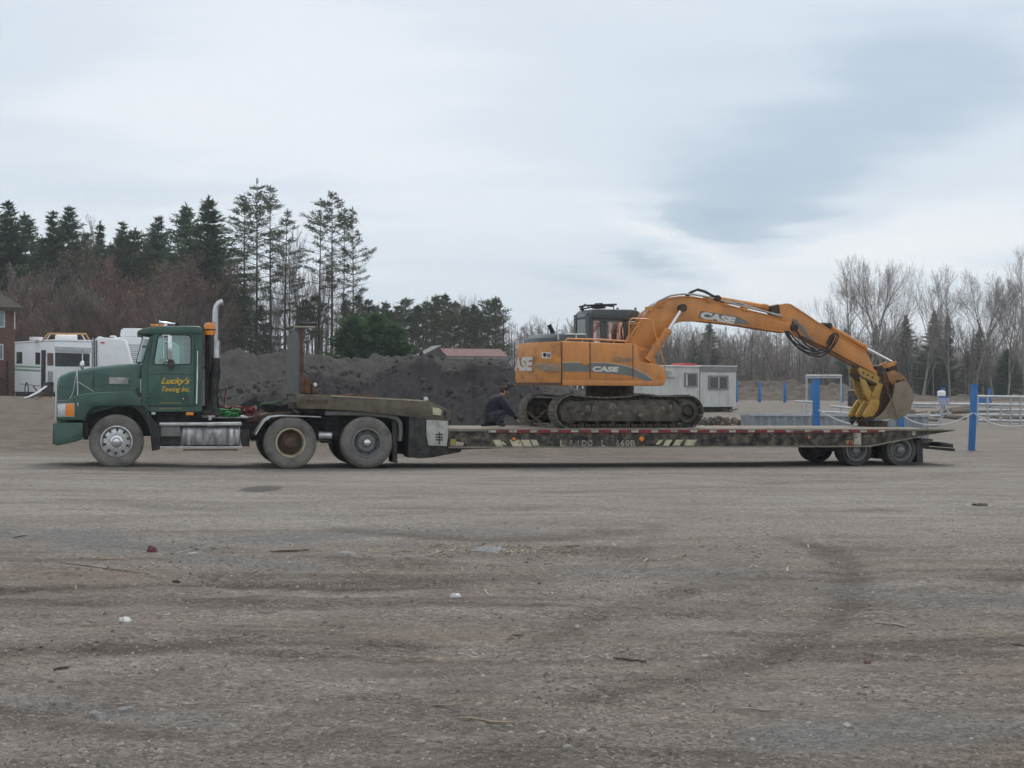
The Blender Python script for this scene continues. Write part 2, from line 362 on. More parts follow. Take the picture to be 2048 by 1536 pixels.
RUTS = [([(-20, 1178), (250, 1172), (420, 1166), (640, 1174), (860, 1172)], 0.26, 1.0), ([(-20, 1300), (160, 1296), (330, 1290), (560, 1284), (820, 1290)], 0.20, 0.8),
        ([(1560, 1072), (1640, 1092), (1690, 1118), (1708, 1150), (1702, 1200), (1660, 1255), (1560, 1305), (1400, 1350), (1180, 1392)], 0.20, 0.72), ([(1450, 1150), (1300, 1195), (1160, 1240), (1090, 1290)], 0.2, 0.45),
        ([(700, 1062), (820, 1068), (960, 1078), (1100, 1074), (1230, 1064)], 0.45, 0.9), ([(1120, 985), (1400, 972), (1700, 960)], 0.5, 0.4), ([(300, 1010), (640, 1030), (900, 1022)], 0.5, 0.4), ([(1250, 1110), (1300, 1080), (1310, 1050)], 0.2, 0.5)]
GRIT = [([(-30, 1062), (150, 1075), (330, 1090), (520, 1078), (640, 1070)], 0.9, 1.0), ([(420, 1118), (520, 1128), (650, 1138)], 0.35, 1.0), ([(900, 1062), (1010, 1064)], 0.5, 0.8), ([(1180, 1145), (1330, 1150), (1480, 1140)], 0.45, 0.7), ([(60, 1400), (220, 1425), (420, 1440)], 0.3, 0.8), ([(1750, 1180), (1900, 1200), (2040, 1200)], 0.5, 0.7), ([(1560, 1480), (1800, 1470), (2040, 1450)], 0.35, 0.8)]
def mark(paths, X, Y):
    """soft mask along measured ground lines"""
    m = np.zeros_like(X)
    for pts, w, k in paths:
        W = []
        for a, b in pts:
            d = ray(a, b); t = -CAMZ / d.z; W.append((d.x * t, t))
        sel = (Y > 4) & (Y < 40); xs, ys = X[sel], Y[sel]; best = np.full(xs.shape, 1e9)
        wob = (fbm(xs * 1.3, ys * 1.3, 141) - 0.5) * w * 2.2
        for (x0, y0), (x1, y1) in zip(W, W[1:]):
            dx, dy = x1 - x0, y1 - y0; t = np.clip(((xs - x0) * dx + (ys - y0) * dy) / (dx * dx + dy * dy), 0, 1); best = np.minimum(best, np.hypot(xs - x0 - dx * t, ys - y0 - dy * t))
        q = np.maximum(0, best + wob * 0.6) / w; m[sel] = np.maximum(m[sel], k * np.exp(-q * q) * (0.45 + 0.9 * fbm(xs * 0.9, ys * 0.9, 151)))
    return m
def build_ground():
    Ys = [-80, -40, -20, -10, -4, 0, 2, 3.5]; y = 4.5
    while y < 40: Ys.append(y); y *= 1.0075
    while y < 260: Ys.append(y); y *= 1.03
    Ys += [320, 450, 700, 1100]
    t = np.concatenate([[-2, -1.5, -0.9, -0.6, -0.45], np.linspace(-0.36, 0.36, 420), [0.45, 0.6, 0.9, 1.5, 2]])
    Ys = np.array(Ys); T, YY = np.meshgrid(t, Ys); XX = T * (np.abs(YY) + 2.0); ZZ = gh(XX, YY)
    far = sst(260, 400, np.abs(YY)); ZZ = ZZ * (1 - far); RU, GT = mark(RUTS, XX, YY), mark(GRIT, XX, YY); ZZ = ZZ - 0.030 * RU; GG.update(Y=Ys, t=t, Z=ZZ)
    me = bpy.data.meshes.new('ground'); R, C = XX.shape
    co = np.stack([XX, YY, ZZ], -1).reshape(-1, 3)
    idx = np.arange(R * C).reshape(R, C)
    fc = np.stack([idx[:-1, :-1], idx[:-1, 1:], idx[1:, 1:], idx[1:, :-1]], -1).reshape(-1, 4)
    me.vertices.add(len(co)); me.vertices.foreach_set('co', co.ravel())
    me.loops.add(fc.size); me.loops.foreach_set('vertex_index', fc.ravel())
    me.polygons.add(len(fc)); me.polygons.foreach_set('loop_start', np.arange(0, fc.size, 4)); 
    me.update(calc_edges=True); me.polygons.foreach_set('use_smooth', np.ones(len(fc), bool))
    for nm_, ar in (('rut', RU), ('grit', GT)):
        at = me.attributes.new(nm_, 'FLOAT', 'POINT'); at.data.foreach_set('value', ar.ravel().astype(np.float32))
    m = bpy.data.materials.new('yard_dirt'); m.use_nodes = True; nt = m.node_tree; N = nt.nodes; L = nt.links; b = N['Principled BSDF']
    b.inputs['Roughness'].default_value = 0.95; b.inputs['Specular IOR Level'].default_value = 0.15
    tc = N.new('ShaderNodeTexCoord')
    def noise(sc, det, rg, scl=(1, 1, 1), loc=(0, 0, 0), dist=0):
        mp = N.new('ShaderNodeMapping'); mp.inputs['Scale'].default_value = scl; mp.inputs['Location'].default_value = loc; L.new(tc.outputs['Object'], mp.inputs[0])
        n = N.new('ShaderNodeTexNoise'); n.inputs['Scale'].default_value = sc; n.inputs['Detail'].default_value = det; n.inputs['Roughness'].default_value = rg; n.inputs['Distortion'].default_value = dist
        L.new(mp.outputs[0], n.inputs['Vector']); return n.outputs['Fac']
    def rng(f, a, c, lo=0, hi=1):
        x = N.new('ShaderNodeMapRange'); x.inputs['From Min'].default_value = a; x.inputs['From Max'].default_value = c; x.inputs['To Min'].default_value = lo; x.inputs['To Max'].default_value = hi; L.new(f, x.inputs['Value']); return x.outputs['Result']
    def mixc(f, a, c, mode='MIX'):
        x = N.new('ShaderNodeMix'); x.data_type = 'RGBA'; x.blend_type = mode
        for sock, val in (('Factor', f), ('A', a), ('B', c)):
            if isinstance(val, (int, float)): x.inputs[sock].default_value = val
            elif isinstance(val, tuple): x.inputs[sock].default_value = (*val, 1)
            else: L.new(val, x.inputs[sock])
        return x.outputs['Result']
    # compacted pale drive surface further out, loose grey-brown gravel near the camera: the yard's own materials
    gravel = mixc(rng(noise(0.9, 8, 0.66, (0.8, 1.1, 1)), 0.35, 0.66), (0.134, 0.114, 0.098), (0.228, 0.199, 0.173))
    gravel = mixc(rng(noise(0.5, 5, 0.62, (0.55, 1.5, 1), (4, 1, 0), 0.8), 0.50, 0.66, 0, 0.7), gravel, (0.198, 0.156, 0.118))
    gravel = mixc(rng(noise(0.7, 5, 0.6, (0.45, 1.5, 1), (9, 7, 0), 0.7), 0.50, 0.66, 0, 0.85), gravel, (0.088, 0.071, 0.059))
    packed = mixc(rng(noise(0.8, 8, 0.66, (0.35, 0.9, 1), (1, 3, 0), 0.8), 0.32, 0.68), (0.188, 0.164, 0.142), (0.278, 0.250, 0.220))
    packed = mixc(rng(noise(0.6, 7, 0.66, (0.3, 0.7, 1), (6, 2, 0), 0.8), 0.52, 0.70, 0, 0.8), packed, (0.190, 0.148, 0.124))
    packed = mixc(rng(noise(1.2, 7, 0.68, (0.25, 0.8, 1), (2, 8, 0), 0.6), 0.55, 0.68, 0, 0.8), packed, (0.138, 0.112, 0.094))
    sp = N.new('ShaderNodeSeparateXYZ'); L.new(tc.outputs['Object'], sp.inputs[0])
    wob = N.new('ShaderNodeMath'); wob.operation = 'MULTIPLY_ADD'; L.new(noise(0.35, 5, 0.6, (0.6, 1, 1)), wob.inputs[0]); wob.inputs[1].default_value = 9.0; L.new(sp.outputs[1], wob.inputs[2])
    col = mixc(rng(wob.outputs[0], 20.0, 25.5), gravel, packed)
    rough = mixc(rng(noise(1.4, 8, 0.7), 0.35, 0.65), (0.085, 0.066, 0.051), (0.185, 0.150, 0.118))
    wob2 = N.new('ShaderNodeMath'); wob2.operation = 'MULTIPLY_ADD'; L.new(noise(0.3, 5, 0.6), wob2.inputs[0]); wob2.inputs[1].default_value = 6.0; L.new(sp.outputs[1], wob2.inputs[2])
    wx = N.new('ShaderNodeMath'); wx.operation = 'MULTIPLY'; L.new(rng(wob2.outputs[0], 39.5, 44.0, 0, 0.85), wx.inputs[0]); L.new(rng(sp.outputs[0], 9.0, 3.0, 0.25, 1.0), wx.inputs[1])
    col = mixc(wx.outputs[0], col, rough)                          # unworked earth behind the drive
    def attr(n):
        a = N.new('ShaderNodeAttribute'); a.attribute_name = n; return a.outputs['Fac']
    col = mixc(rng(attr('rut'), 0.15, 0.95, 0, 0.85), col, (0.072, 0.059, 0.048))          # damp compacted wheel lines
    col = mixc(rng(attr('grit'), 0.2, 0.8, 0, 0.8), col, (0.150, 0.146, 0.140))            # grey crushed stone
    # stones and grit
    def vor(sc, seed):
        v = N.new('ShaderNodeTexVoronoi'); v.feature = 'F1'; v.inputs['Scale'].default_value = sc; mp = N.new('ShaderNodeMapping'); mp.inputs['Location'].default_value = (seed, seed, 0); L.new(tc.outputs['Object'], mp.inputs[0]); L.new(mp.outputs[0], v.inputs['Vector']); return v
    for sc, seed, k in ((60, 0, 0.9), (26, 5, 0.7)):
        v = vor(sc, seed); s = N.new('ShaderNodeSeparateColor'); L.new(v.outputs['Color'], s.inputs[0])
        cr = N.new('ShaderNodeValToRGB'); L.new(s.outputs[0], cr.inputs[0]); cr.color_ramp.elements[0].color = (0.24, 0.24, 0.24, 1); cr.color_ramp.elements[1].color = (0.92, 0.92, 0.90, 1)
        for p, c in ((0.3, 0.43), (0.75, 0.57), (0.93, 0.70)): e = cr.color_ramp.elements.new(p); e.color = (c, c, c, 1)
        msk = rng(noise(1.1, 4, 0.6, (0.8, 1.5, 1), (seed, 1, 0)), 0.36, 0.62, 0.25, k)
        col = mixc(msk, col, cr.outputs[0], 'OVERLAY')
    # oily dark spot on the drive
    pt = P(522, 981, 27.0); kx = (pt.x, 1.64 * F / (981 - 775.0))
    vd = N.new('ShaderNodeMapping'); vd.vector_type = 'POINT'; L.new(tc.outputs['Object'], vd.inputs[0]); vd.inputs['Location'].default_value = (-kx[0] / 0.33, -kx[1] / 0.85, 0); vd.inputs['Scale'].default_value = (1 / 0.33, 1 / 0.85, 0)
    ln = N.new('ShaderNodeVectorMath'); ln.operation = 'LENGTH'; L.new(vd.outputs[0], ln.inputs[0])
    ad = N.new('ShaderNodeMath'); ad.operation = 'MULTIPLY_ADD'; L.new(noise(4.0, 5, 0.65), ad.inputs[0]); ad.inputs[1].default_value = 0.9; L.new(ln.outputs['Value'], ad.inputs[2])
    col = mixc(rng(ad.outputs[0], 1.5, 1.3, 0, 0.8), col, (0.075, 0.072, 0.070))
    L.new(col, b.inputs['Base Color'])
    bp = N.new('ShaderNodeBump'); bp.inputs['Strength'].default_value = 0.55; bp.inputs['Distance'].default_value = 0.02
    h = N.new('ShaderNodeMath'); h.operation = 'ADD'; L.new(noise(30, 6, 0.7), h.inputs[0]); L.new(noise(5, 5, 0.6, (0.7, 1.6, 1)), h.inputs[1])
    L.new(h.outputs[0], bp.inputs['Height']); L.new(bp.outputs[0], b.inputs['Normal'])
    g = link('ground', me, m); tag(g, kind='structure')
    return g
build_ground()
# ------------------------------------------------------------------ tractor unit
D0 = 34.0
base_pt = P(734, 888, D0)
YT, YK, YE = math.radians(12.5), math.radians(12.5), math.radians(17.5)
T = Frame(base_pt.x, base_pt.y, YT)          # trailer near side
K = Frame(base_pt.x, base_pt.y, YK)          # tractor near side (same line)
W_T, W_K = 2.59, 2.46
def wheel(parent, c, r, width, rim_r, style, tyre_mat, far=False, n=40, holes=10):
    """c = (u, v of outer face, z); a far-side wheel faces the other way"""
    s = -1 if far else 1
    w = empty('wheel', parent=parent)
    t = MB(); sw = rim_r + 0.012; b = 0.028
    prof = [(sw, 0.035), (sw + 0.01, 0.008), (sw + 0.03, 0.0), ((sw + r) / 2 - 0.02, -0.012), ((sw + r) / 2 + 0.05, -0.010), (r - 0.055, 0.004), (r - 0.03, 0.010), (r - 0.008, 0.030), (r, 0.05)]
    g = width
    for k in range(1, 4):
        x = 0.05 + (g - 0.1) * k / 4.0; prof += [(r, x - 0.012), (r - 0.014, x - 0.008), (r - 0.014, x + 0.008), (r, x + 0.012)]
    prof += [(r, g - 0.05), (r - 0.008, g - 0.03), (r - 0.03, g - 0.01), ((sw + r) / 2, g + 0.012), (sw + 0.03, g), (sw, g - 0.035)]
    t.lathe([(a, s * v) for a, v in prof], c, n, closed=True); t.build('tyre', tyre_mat, w, sharp=0.5)
    rm = MB()
    if style == 'alu':      # polished disc with ten round hand holes
        P1 = [(rim_r + 0.012, 0.03), (rim_r + 0.012, 0.0), (rim_r - 0.01, -0.004), (rim_r - 0.022, 0.012), (rim_r - 0.03, 0.05), (rim_r - 0.055, 0.075), (0.17, 0.055), (0.13, 0.06), (0.0, 0.06)]
        rm.lathe([(a, s * v) for a, v in P1], c, n); rm.build('rim', M['alu'], w)
        hb = MB(); hb.lathe([(a, s * v) for a, v in [(0.125, 0.062), (0.12, 0.03), (0.085, 0.02), (0.075, -0.035), (0.06, -0.055), (0.02, -0.062), (0.0, -0.062)]], c, 20); hb.build('hub_cap', M['chrome'], w)
        for k in range(holes):
            a = 2 * math.pi * (k + 0.4) / holes; h = MB(); cc = (c[0] + 0.222 * math.cos(a), c[1] + s * 0.052, c[2] + 0.222 * math.sin(a))
            h.lathe([(0.0, 0.0), (0.024, 0.0), (0.024, s * 0.03)], cc, 10); h.build('hand_hole', M['black'], w)
            nt = MB(); a2 = a + math.pi / holes; cc = (c[0] + 0.145 * math.cos(a2), c[1] + s * 0.06, c[2] + 0.145 * math.sin(a2)); nt.lathe([(0.0, -s * 0.035), (0.012, -s * 0.035), (0.016, 0.0)], cc, 6); nt.build('lug_nut', M['chrome'], w)
    else:
        m_r = {'cream': M['cream_rim'], 'grey': M['grey_rim'], 'small': M['grey_rim']}[style]
        P1 = [(rim_r + 0.012, 0.03), (rim_r + 0.014, 0.0), (rim_r - 0.012, -0.004), (rim_r - 0.022, 0.015), (rim_r - 0.035, 0.10), (rim_r - 0.04, 0.13)]
        rm.lathe([(a, s * v) for a, v in P1], c, n); rm.build('rim', m_r, w)
        d = MB(); kk = rim_r / 0.29
        d.lathe([(a * kk, s * v) for a, v in [(0.262, 0.125), (0.235, 0.15), (0.20, 0.13), (0.175, 0.10), (0.15, 0.10), (0.0, 0.10)]], c, n)
        d.build('disc', M['rusty'] if style == 'cream' else M['grey_rim'], w)
        hb = MB()
        if style == 'grey': hb.lathe([(a, s * v) for a, v in [(0.085, 0.10), (0.082, 0.0), (0.065, -0.03), (0.03, -0.045), (0.0, -0.047)]], c, 20)
        else: hb.lathe([(a * kk, s * v) for a, v in [(0.12, 0.10), (0.115, 0.02), (0.09, 0.0), (0.05, -0.02), (0.0, -0.02)]], c, 16)
        hb.build('hub', M['chrome'] if style == 'grey' else (M['rusty'] if style == 'cream' else M['grey_rim']), w)
        if style != 'small':
            for k in range(8):
                a = 2 * math.pi * (k + 0.3) / 8; h = MB(); cc = (c[0] + 0.218 * math.cos(a), c[1] + s * 0.139, c[2] + 0.218 * math.sin(a))
                h.lathe([(0.0, 0.0), (0.022, 0.0), (0.022, s * 0.03)], cc, 8); h.build('hand_hole', M['black'], w)
    return w

def build_truck():
    root = empty('tow_truck_tractor', (K.o.x, K.o.y, 0), YK)
    tag(root, 'dark green day cab tractor unit with yellow script lettering on its door', 'truck')
    q = K.q
    # --- running gear
    zf = q(233, 883, 0.05)[1]
    fw = wheel(root, (K.u(233, 0.05, 882), 0.05, zf), 0.525, 0.28, 0.298, 'alu', M['tyre'])
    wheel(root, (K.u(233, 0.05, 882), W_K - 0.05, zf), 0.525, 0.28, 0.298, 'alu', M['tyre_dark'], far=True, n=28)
    uf = K.u(233, 0.05, 882)
    for px, st in ((581, 'cream'), (734, 'grey')):
        u = K.u(px, 0.0, 888)
        wheel(root, (u, 0.0, 0.522), 0.522, 0.27, 0.285, st, M['tyre'])
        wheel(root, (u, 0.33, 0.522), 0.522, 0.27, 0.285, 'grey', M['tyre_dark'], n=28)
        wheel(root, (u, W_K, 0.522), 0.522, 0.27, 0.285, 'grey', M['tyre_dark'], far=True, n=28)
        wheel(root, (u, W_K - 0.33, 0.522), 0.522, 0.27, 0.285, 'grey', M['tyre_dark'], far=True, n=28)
        a = MB(); a.cyl((u, 0.3, 0.522), (u, W_K - 0.3, 0.522), 0.09, n=12); a.lathe([(0.0, -0.2), (0.2, -0.15), (0.22, 0.0), (0.2, 0.15), (0.0, 0.2)], (u, W_K / 2, 0.522), 16); a.build('drive_axle', M['black'], root)
    a = MB(); a.cyl((uf, 0.3, zf - 0.05), (uf, W_K - 0.3, zf - 0.05), 0.06, n=8); a.build('steer_axle', M['black'], root)
    ul, ur = K.u(180, 0.8), K.u(792, 0.8)
    for v in (0.78, 1.60):
        MB().box(ul, ur, v, v + 0.09, 0.72, 0.99).build('frame_rail', M['black'], root, bevel=0.008)
    for px in (360, 470, 520, 620, 770):
        u = K.u(px, 0.9); MB().box(u - 0.05, u + 0.05, 0.872, 1.598, 0.76, 0.95).build('crossmember', M['black'], root)
    # suspension, air bags, shock can between drive wheels
    for px in (540, 621, 694, 775):
        u = K.u(px, 0.6); MB().lathe([(0, -0.11), (0.13, -0.11), (0.13, 0.11), (0, 0.11)], (u, 0.66, 0.60), 12).build('air_spring', M['rubber'], root)
    b = MB(); u0, z0 = q(637, 871, 0.25); u1, z1 = q(663, 871, 0.25); b.cyl((u0, 0.25, z0), (u1, 0.25, z1), 0.085, n=16); b.build('air_tank', M['alu'], root)
    b = MB(); u0, z0 = q(643, 882, 0.3); u1, z1 = q(662, 884, 0.3); b.box(u0, u1, 0.2, 0.5, z1 - 0.02, z0); b.build('tank_bracket', M['black'], root)
    MB().box(K.u(500, .9), K.u(800, .9), 0.6, 0.74, 0.55, 0.74).box(K.u(500, .9), K.u(800, .9), 1.72, 1.86, 0.55, 0.74).build('suspension_beam', M['black'], root, bevel=0.02)
    fw5 = MB(); u0 = K.u(610, 1.2); fw5.box(u0 - 0.1, u0 + 0.9, 0.75, 1.7, 0.99, 1.14); fw5.build('fifth_wheel', M['black'], root, bevel=0.03)
    # --- bumper
    bp = MB(); bp.prism(K.poly([(108, 847), (112, 845), (166, 845), (165, 879), (150, 884), (112, 892), (109, 888)], 0.02), 0.02, 0.30)
    A = K.poly([(109, 847), (166, 845), (165, 879), (110, 890)], 0.02)
    bp2 = MB(); uL = A[0][0]; zt, zb = A[0][1], A[3][1]
    bp.box(uL - 0.05, uL + 0.14, 0.30, W_K - 0.30, zb, zt); bp.prism(K.poly([(108, 847), (112, 845), (166, 845), (165, 879), (150, 884), (112, 892), (109, 888)], 0.02), W_K - 0.30, W_K - 0.02)
    bp.build('bumper', M['green'], root, bevel=0.035)
    MB().box(*sorted((K.u(166.2, .06), K.u(176, .06))), 0.25, 0.5, q(166, 880, .06)[1], q(166, 846, .06)[1]).build('bumper_bracket', M['black'], root)
    # --- hood: lofted, rounded shoulders
    secs = []
    for px, py, v, zb in ((114, 768, 0.52, 845), (115.5, 757, 0.46, 845), (122, 750.5, 0.40, 845), (138, 744, 0.36, 843), (160, 739, 0.33, 840), (186, 734.5, 0.30, 826), (234, 729, 0.26, 814), (281, 727, 0.22, 812)):
        u, zt = q(px, py, v + 0.2); z_b = q(px, zb, v)[1]; w = W_K - 2 * v; R = 0.16
        sec = []
        sec.append((u, v, z_b)); sec.append((u, v - 0.0, zt - 0.30)); sec.append((u, v + 0.015, zt - R))
        for k in range(1, 5): a = math.pi / 2 * k / 4; sec.append((u, v + 0.015 + R * (1 - math.cos(a)) * 1.0, zt - R + R * math.sin(a)))
        sec.append((u, W_K / 2, zt + 0.015))
        sec += [(u, W_K - p[1], p[2]) for p in reversed(sec[:-1])]
        secs.append(sec)
    hd = MB(); hd.loft(secs); hd.build('hood', M['green'], root, sharp=0.7)
    lv = MB(); pts = [(218, 755), (265, 755), (265, 767.5), (218, 767.5)]; v = 0.255
    lv.prism(K.poly(pts, v), v - 0.006, v + 0.03)
    for k in range(6):
        y = 756 + k * 2.0; lv.prism(K.poly([(219, y), (264, y), (264, y + 1), (219, y + 1)], v), v - 0.014, v - 0.006)
    lv.build('hood_vent', M['pale_metal'], root)
    for (xa, ya, xb, yb, vv) in ((187, 742, 187, 783, 0.292), (283.2, 735, 283.2, 808, 0.2)):
        MB().tube([K.p3(xa, ya, vv), K.p3(xb, yb, vv)], 0.007, 4).build('panel_seam', M['black'], root)
    MB().tube([K.p3(118, 775, 0.40), K.p3(150, 771, 0.335), K.p3(216, 770, 0.268), K.p3(279, 771, 0.218)], 0.008, 4).build('hood_crease', M['green'], root)
    MB().prism(K.poly([(271, 776), (277, 776), (279, 788), (275, 788)], 0.2), 0.17, 0.22).build('hood_latch', M['rubber'], root)
    g = MB(); u = K.u(114, 1.2); g.box(u - 0.012, u + 0.02, 0.7, W_K - 0.7, 0.95, 1.6); g.build('grille', M['chrome'], root)
    # --- fenders
    fo = [(113, 841), (113, 803), (120, 800), (133, 800), (150, 791), (170, 787), (200, 784.5), (240, 783), (266, 782), (271, 785), (287, 811), (280, 812.5), (240, 812), (200, 812.5), (190, 814.5), (180, 821), (173, 831), (169, 841)]
    for v0, v1 in ((0.0, 0.46), (W_K - 0.46, W_K)):
        pA = K.poly(fo, 0.0)
        MB().prism(pA, v0, v1).build('fender', M['green'], root, bevel=0.03, segs=3)
    MB().prism(K.poly([(170, 800), (282, 800), (300, 815), (318, 845), (318, 872), (172, 872)], 0.5), 0.47, W_K - 0.47).build('engine_bay', M['black'], root)
    hl = MB(); hl.prism(K.poly([(116, 809), (131, 808.5), (131, 832), (116.5, 832)], -0.01), -0.014, 0.02); hl.build('headlight', M['lamp_glass'], root, bevel=0.008)
    hb_ = MB(); hb_.prism(K.poly([(114.5, 807), (149, 806), (149, 834), (115, 834)], -0.004), -0.007, 0.02); hb_.build('headlight_bezel', M['pale_metal'], root, bevel=0.004)
    MB().prism(K.poly([(131.5, 808), (148, 807.5), (148, 832.5), (131.5, 832)], -0.01), -0.018, 0.02).build('turn_signal', M['amber'], root, bevel=0.006)
    # black mudguard behind the front wheel
    mg = MB(); mg.prism(K.poly([(262, 812.5), (288, 811.5), (299, 826), (308, 842), (321, 853), (320, 899), (304, 902), (301, 872), (296, 850), (285, 831), (270, 817)], 0.02), 0.02, 0.42)
    mg.build('mudguard', M['rubber'], root, bevel=0.02)
    # --- cab
    v0, v1 = 0.16, W_K - 0.16
    win = [(320, 671), (375, 671), (379, 673), (381, 678), (381, 724), (378, 728), (312, 728), (309, 725), (310, 718), (317, 675)]
    side = [(283, 823), (283, 727), (286, 722), (304, 672), (308, 667), (404, 667), (404, 823)]
    dash = [(284, 823)]
    nS = K.poly(side, v0); nW = K.poly(win, v0)
    MB().ring(nS, nW, v0, v0 + 0.05).build('cab_side', M['green'], root, sharp=0.4); MB().ring(nS, nW, v1 - 0.05, v1).build('cab_side', M['green'], root, sharp=0.4)
    us = [p[0] for p in nS]; u_front, u_back = K.u(283, v0, 800), K.u(404, v0)
    zb, zc, zt = q(350, 823, v0)[1], q(283, 727, v0)[1], q(350, 667, v0)[1]
    cb = MB(); cb.box(u_back - 0.05, u_back, v0 + 0.05, v1 - 0.05, zb, zc + 0.02); cb.box(u_back - 0.05, u_back, v0 + 0.05, v0 + 0.35, zc + 0.02, zt); cb.box(u_back - 0.05, u_back, v1 - 0.35, v1 - 0.05, zc + 0.02, zt); cb.box(u_back - 0.05, u_back, v0 + 0.35, v1 - 0.35, zt - 0.08, zt)
    cb.build('cab_back', M['green'], root)
    MB().box(u_back - 0.03, u_back - 0.02, v0 + 0.35, v1 - 0.35, zc + 0.02, zt - 0.08).build('rear_window', M['glass'], root)
    MB().box(u_front, u_back - 0.05, v0 + 0.05, v1 - 0.05, zb, zb + 0.06).build('cab_floor', M['black'], root)
    MB().box(u_front, u_front + 0.05, v0 + 0.05, v1 - 0.05, zb + 0.06, zc).build('firewall', M['interior'], root)
    ds = MB(); ds.box(u_front + 0.05, u_front + 0.35, v0 + 0.06, v1 - 0.06, zc - 0.25, zc - 0.02); ds.build('dashboard', M['interior'], root, bevel=0.04)
    su = u_front + 0.55
    for vv in (v0 + 0.25, v1 - 0.75):
        st = MB(); st.box(su, su + 0.5, vv, vv + 0.5, zb + 0.3, zb + 0.48); st.box(su + 0.42, su + 0.56, vv, vv + 0.5, zb + 0.482, zb + 1.1); st.build('seat', M['interior'], root, bevel=0.04)
    sw = MB(); c = Vector((u_front + 0.45, v0 + 0.5, zc - 0.02)); ring = [c + Vector((0.10 * math.cos(t), 0.22 * math.sin(t), 0.2 * math.cos(t))) for t in [2 * math.pi * k / 16 for k in range(17)]]; sw.tube(ring, 0.014, 5); sw.build('steering_wheel', M['black'], root)
    for vv in (0.75, 1.55):   # wipers
        a = Vector((K.u(276, vv, 727), vv, q(276, 727, vv)[1] + 0.01)); MB().tube([a, a + Vector((0.03, -0.1, 0.16)), a + Vector((0.10, -0.45, 0.34))], 0.010, 4).build('wiper', M['black'], root)
    for y in (690, 790):     # door hinges
        MB().prism(K.poly([(293.5, y), (299.5, y), (299.5, y + 5), (293.5, y + 5)], v0), v0 - 0.032, v0 - 0.001).build('door_hinge', M['green'], root, bevel=0.004)
    for k in range(12):      # rivets along the cab corner
        c = K.p3(400.5, 676 + k * 11.5, v0); MB().lathe([(0, -0.006), (0.007, -0.004), (0.009, 0.0)], tuple(c), 6).build('rivet', M['green'], root)
    MB().tube([K.p3(372, 652, 1.9), K.p3(374, 620, 1.9), K.p3(377, 588, 1.9)], [0.008, 0.006, 0.004], 4).build('radio_aerial', M['black'], root)
    # roof with sun visor
    rf = MB(); prof = [(273, 665), (277, 660.5), (287, 656.5), (303, 653.5), (330, 652), (396, 652), (402, 654), (405.5, 660), (405.5, 669), (300, 669.5), (296, 668), (284, 669.5), (276, 667.5)]
    rf.prism(K.poly(prof, v0 - 0.03), v0 - 0.03, v1 + 0.03); rf.build('cab_roof', M['green'], root, bevel=0.035, segs=3, sharp=0.7)
    # windscreen: near corner wraps round
    A = q(281, 727, v0 + 0.03); B = q(299.5, 671.5, v0 + 0.03); C_ = q(302, 673, v0); D_ = q(285, 724, v0)
    gw = MB(); a0 = Vector((D_[0], v0 + 0.01, D_[1])); a1 = Vector((C_[0], v0 + 0.01, C_[1])); 
    dd = 0.30; b0 = Vector((K.u(274, v0 + dd, 727), v0 + dd, D_[1])); b1 = Vector((K.u(287.5, v0 + dd, 671), v0 + dd, C_[1] + 0.02))
    c0 = Vector((b0.x - 0.03, W_K - v0 - dd, b0.z)); c1 = Vector((b1.x - 0.03, W_K - v0 - dd, b1.z)); d0 = Vector((a0.x, v1 - 0.01, a0.z)); d1 = Vector((a1.x, v1 - 0.01, a1.z))
    gw.add([a0, a1, b0, b1, c0, c1, d0, d1], [(0, 1, 3, 2), (2, 3, 5, 4), (4, 5, 7, 6)]); gw.build('windscreen', M['glass'], root)
    MB().tube([a0, a1], 0.022, 5).tube([d0, d1], 0.022, 5).tube([(b0 + c0) / 2, (b1 + c1) / 2], 0.015, 4).build('windscreen_pillar', M['green'], root)
    MB().box(K.u(275, 1.0, 727), u_front, v0 + 0.06, v1 - 0.06, zc - 0.3, zc - 0.02).build('cowl', M['green'], root, bevel=0.02)
    # door
    dout = [(296, 812), (296, 735), (306, 676), (309, 670), (313, 668.5), (384, 668.5), (388.5, 672), (389, 678), (389, 808), (386, 812)]
    dr = MB(); dr.ring(K.poly(dout, v0 - 0.016), K.poly(win, v0 - 0.016), v0 - 0.016, v0 - 0.002); dro = dr.build('door', M['green'], root, bevel=0.006, sharp=0.4)
    MB().ring(K.poly([(318, 669.3), (376, 669.3), (382.5, 671.5), (383, 677), (383, 725), (380, 730), (311, 730), (307, 727), (308, 716), (315, 673)], v0 - 0.02), K.poly(win, v0 - 0.02), v0 - 0.022, v0 - 0.014).build('window_seal', M['rubber'], dro)
    MB().prism(K.poly(win, v0), v0 + 0.012, v0 + 0.018).build('door_window', M['glass'], dro)
    MB().prism(K.poly(win, v0), v1 - 0.018, v1 - 0.012).build('far_door_window', M['glass'], root)
    MB().prism(K.poly([(361, 793), (377, 792.5), (377, 800), (361, 800)], v0 - 0.018), v0 - 0.022, v0 - 0.012).build('door_handle', M['black'], dro)
    MB().cyl(K.p3(366, 797.5, v0 - 0.02), K.p3(366, 797.5, v0 - 0.035), 0.012, n=8).build('door_lock', M['chrome'], dro)
    for zz in (752.0,):   # body crease
        MB().prism(K.poly([(297, 746.5), (388.5, 747.5), (388.5, 749.5), (297, 748.5)], v0 - 0.016), v0 - 0.024, v0 - 0.010).build('body_crease', M['green'], dro, bevel=0.005)
    seam = MB(); so = K.poly(dout, v0 - 0.002); pts = [Vector((a, v0 - 0.003, b)) for a, b in so]; seam.tube(pts + [pts[0]], 0.010, 4); seam.build('door_seal', M['rubber'], dro)
    o = K.q(322, 770.5, v0); w_ = K.u(380, v0, 760) - o[0]
    text("Lucky's", 'company_lettering', M['yellow_text'], dro, (o[0], v0 - 0.017, o[1] - 0.01), w_, 0.165, shear=0.45, bold=0.018)
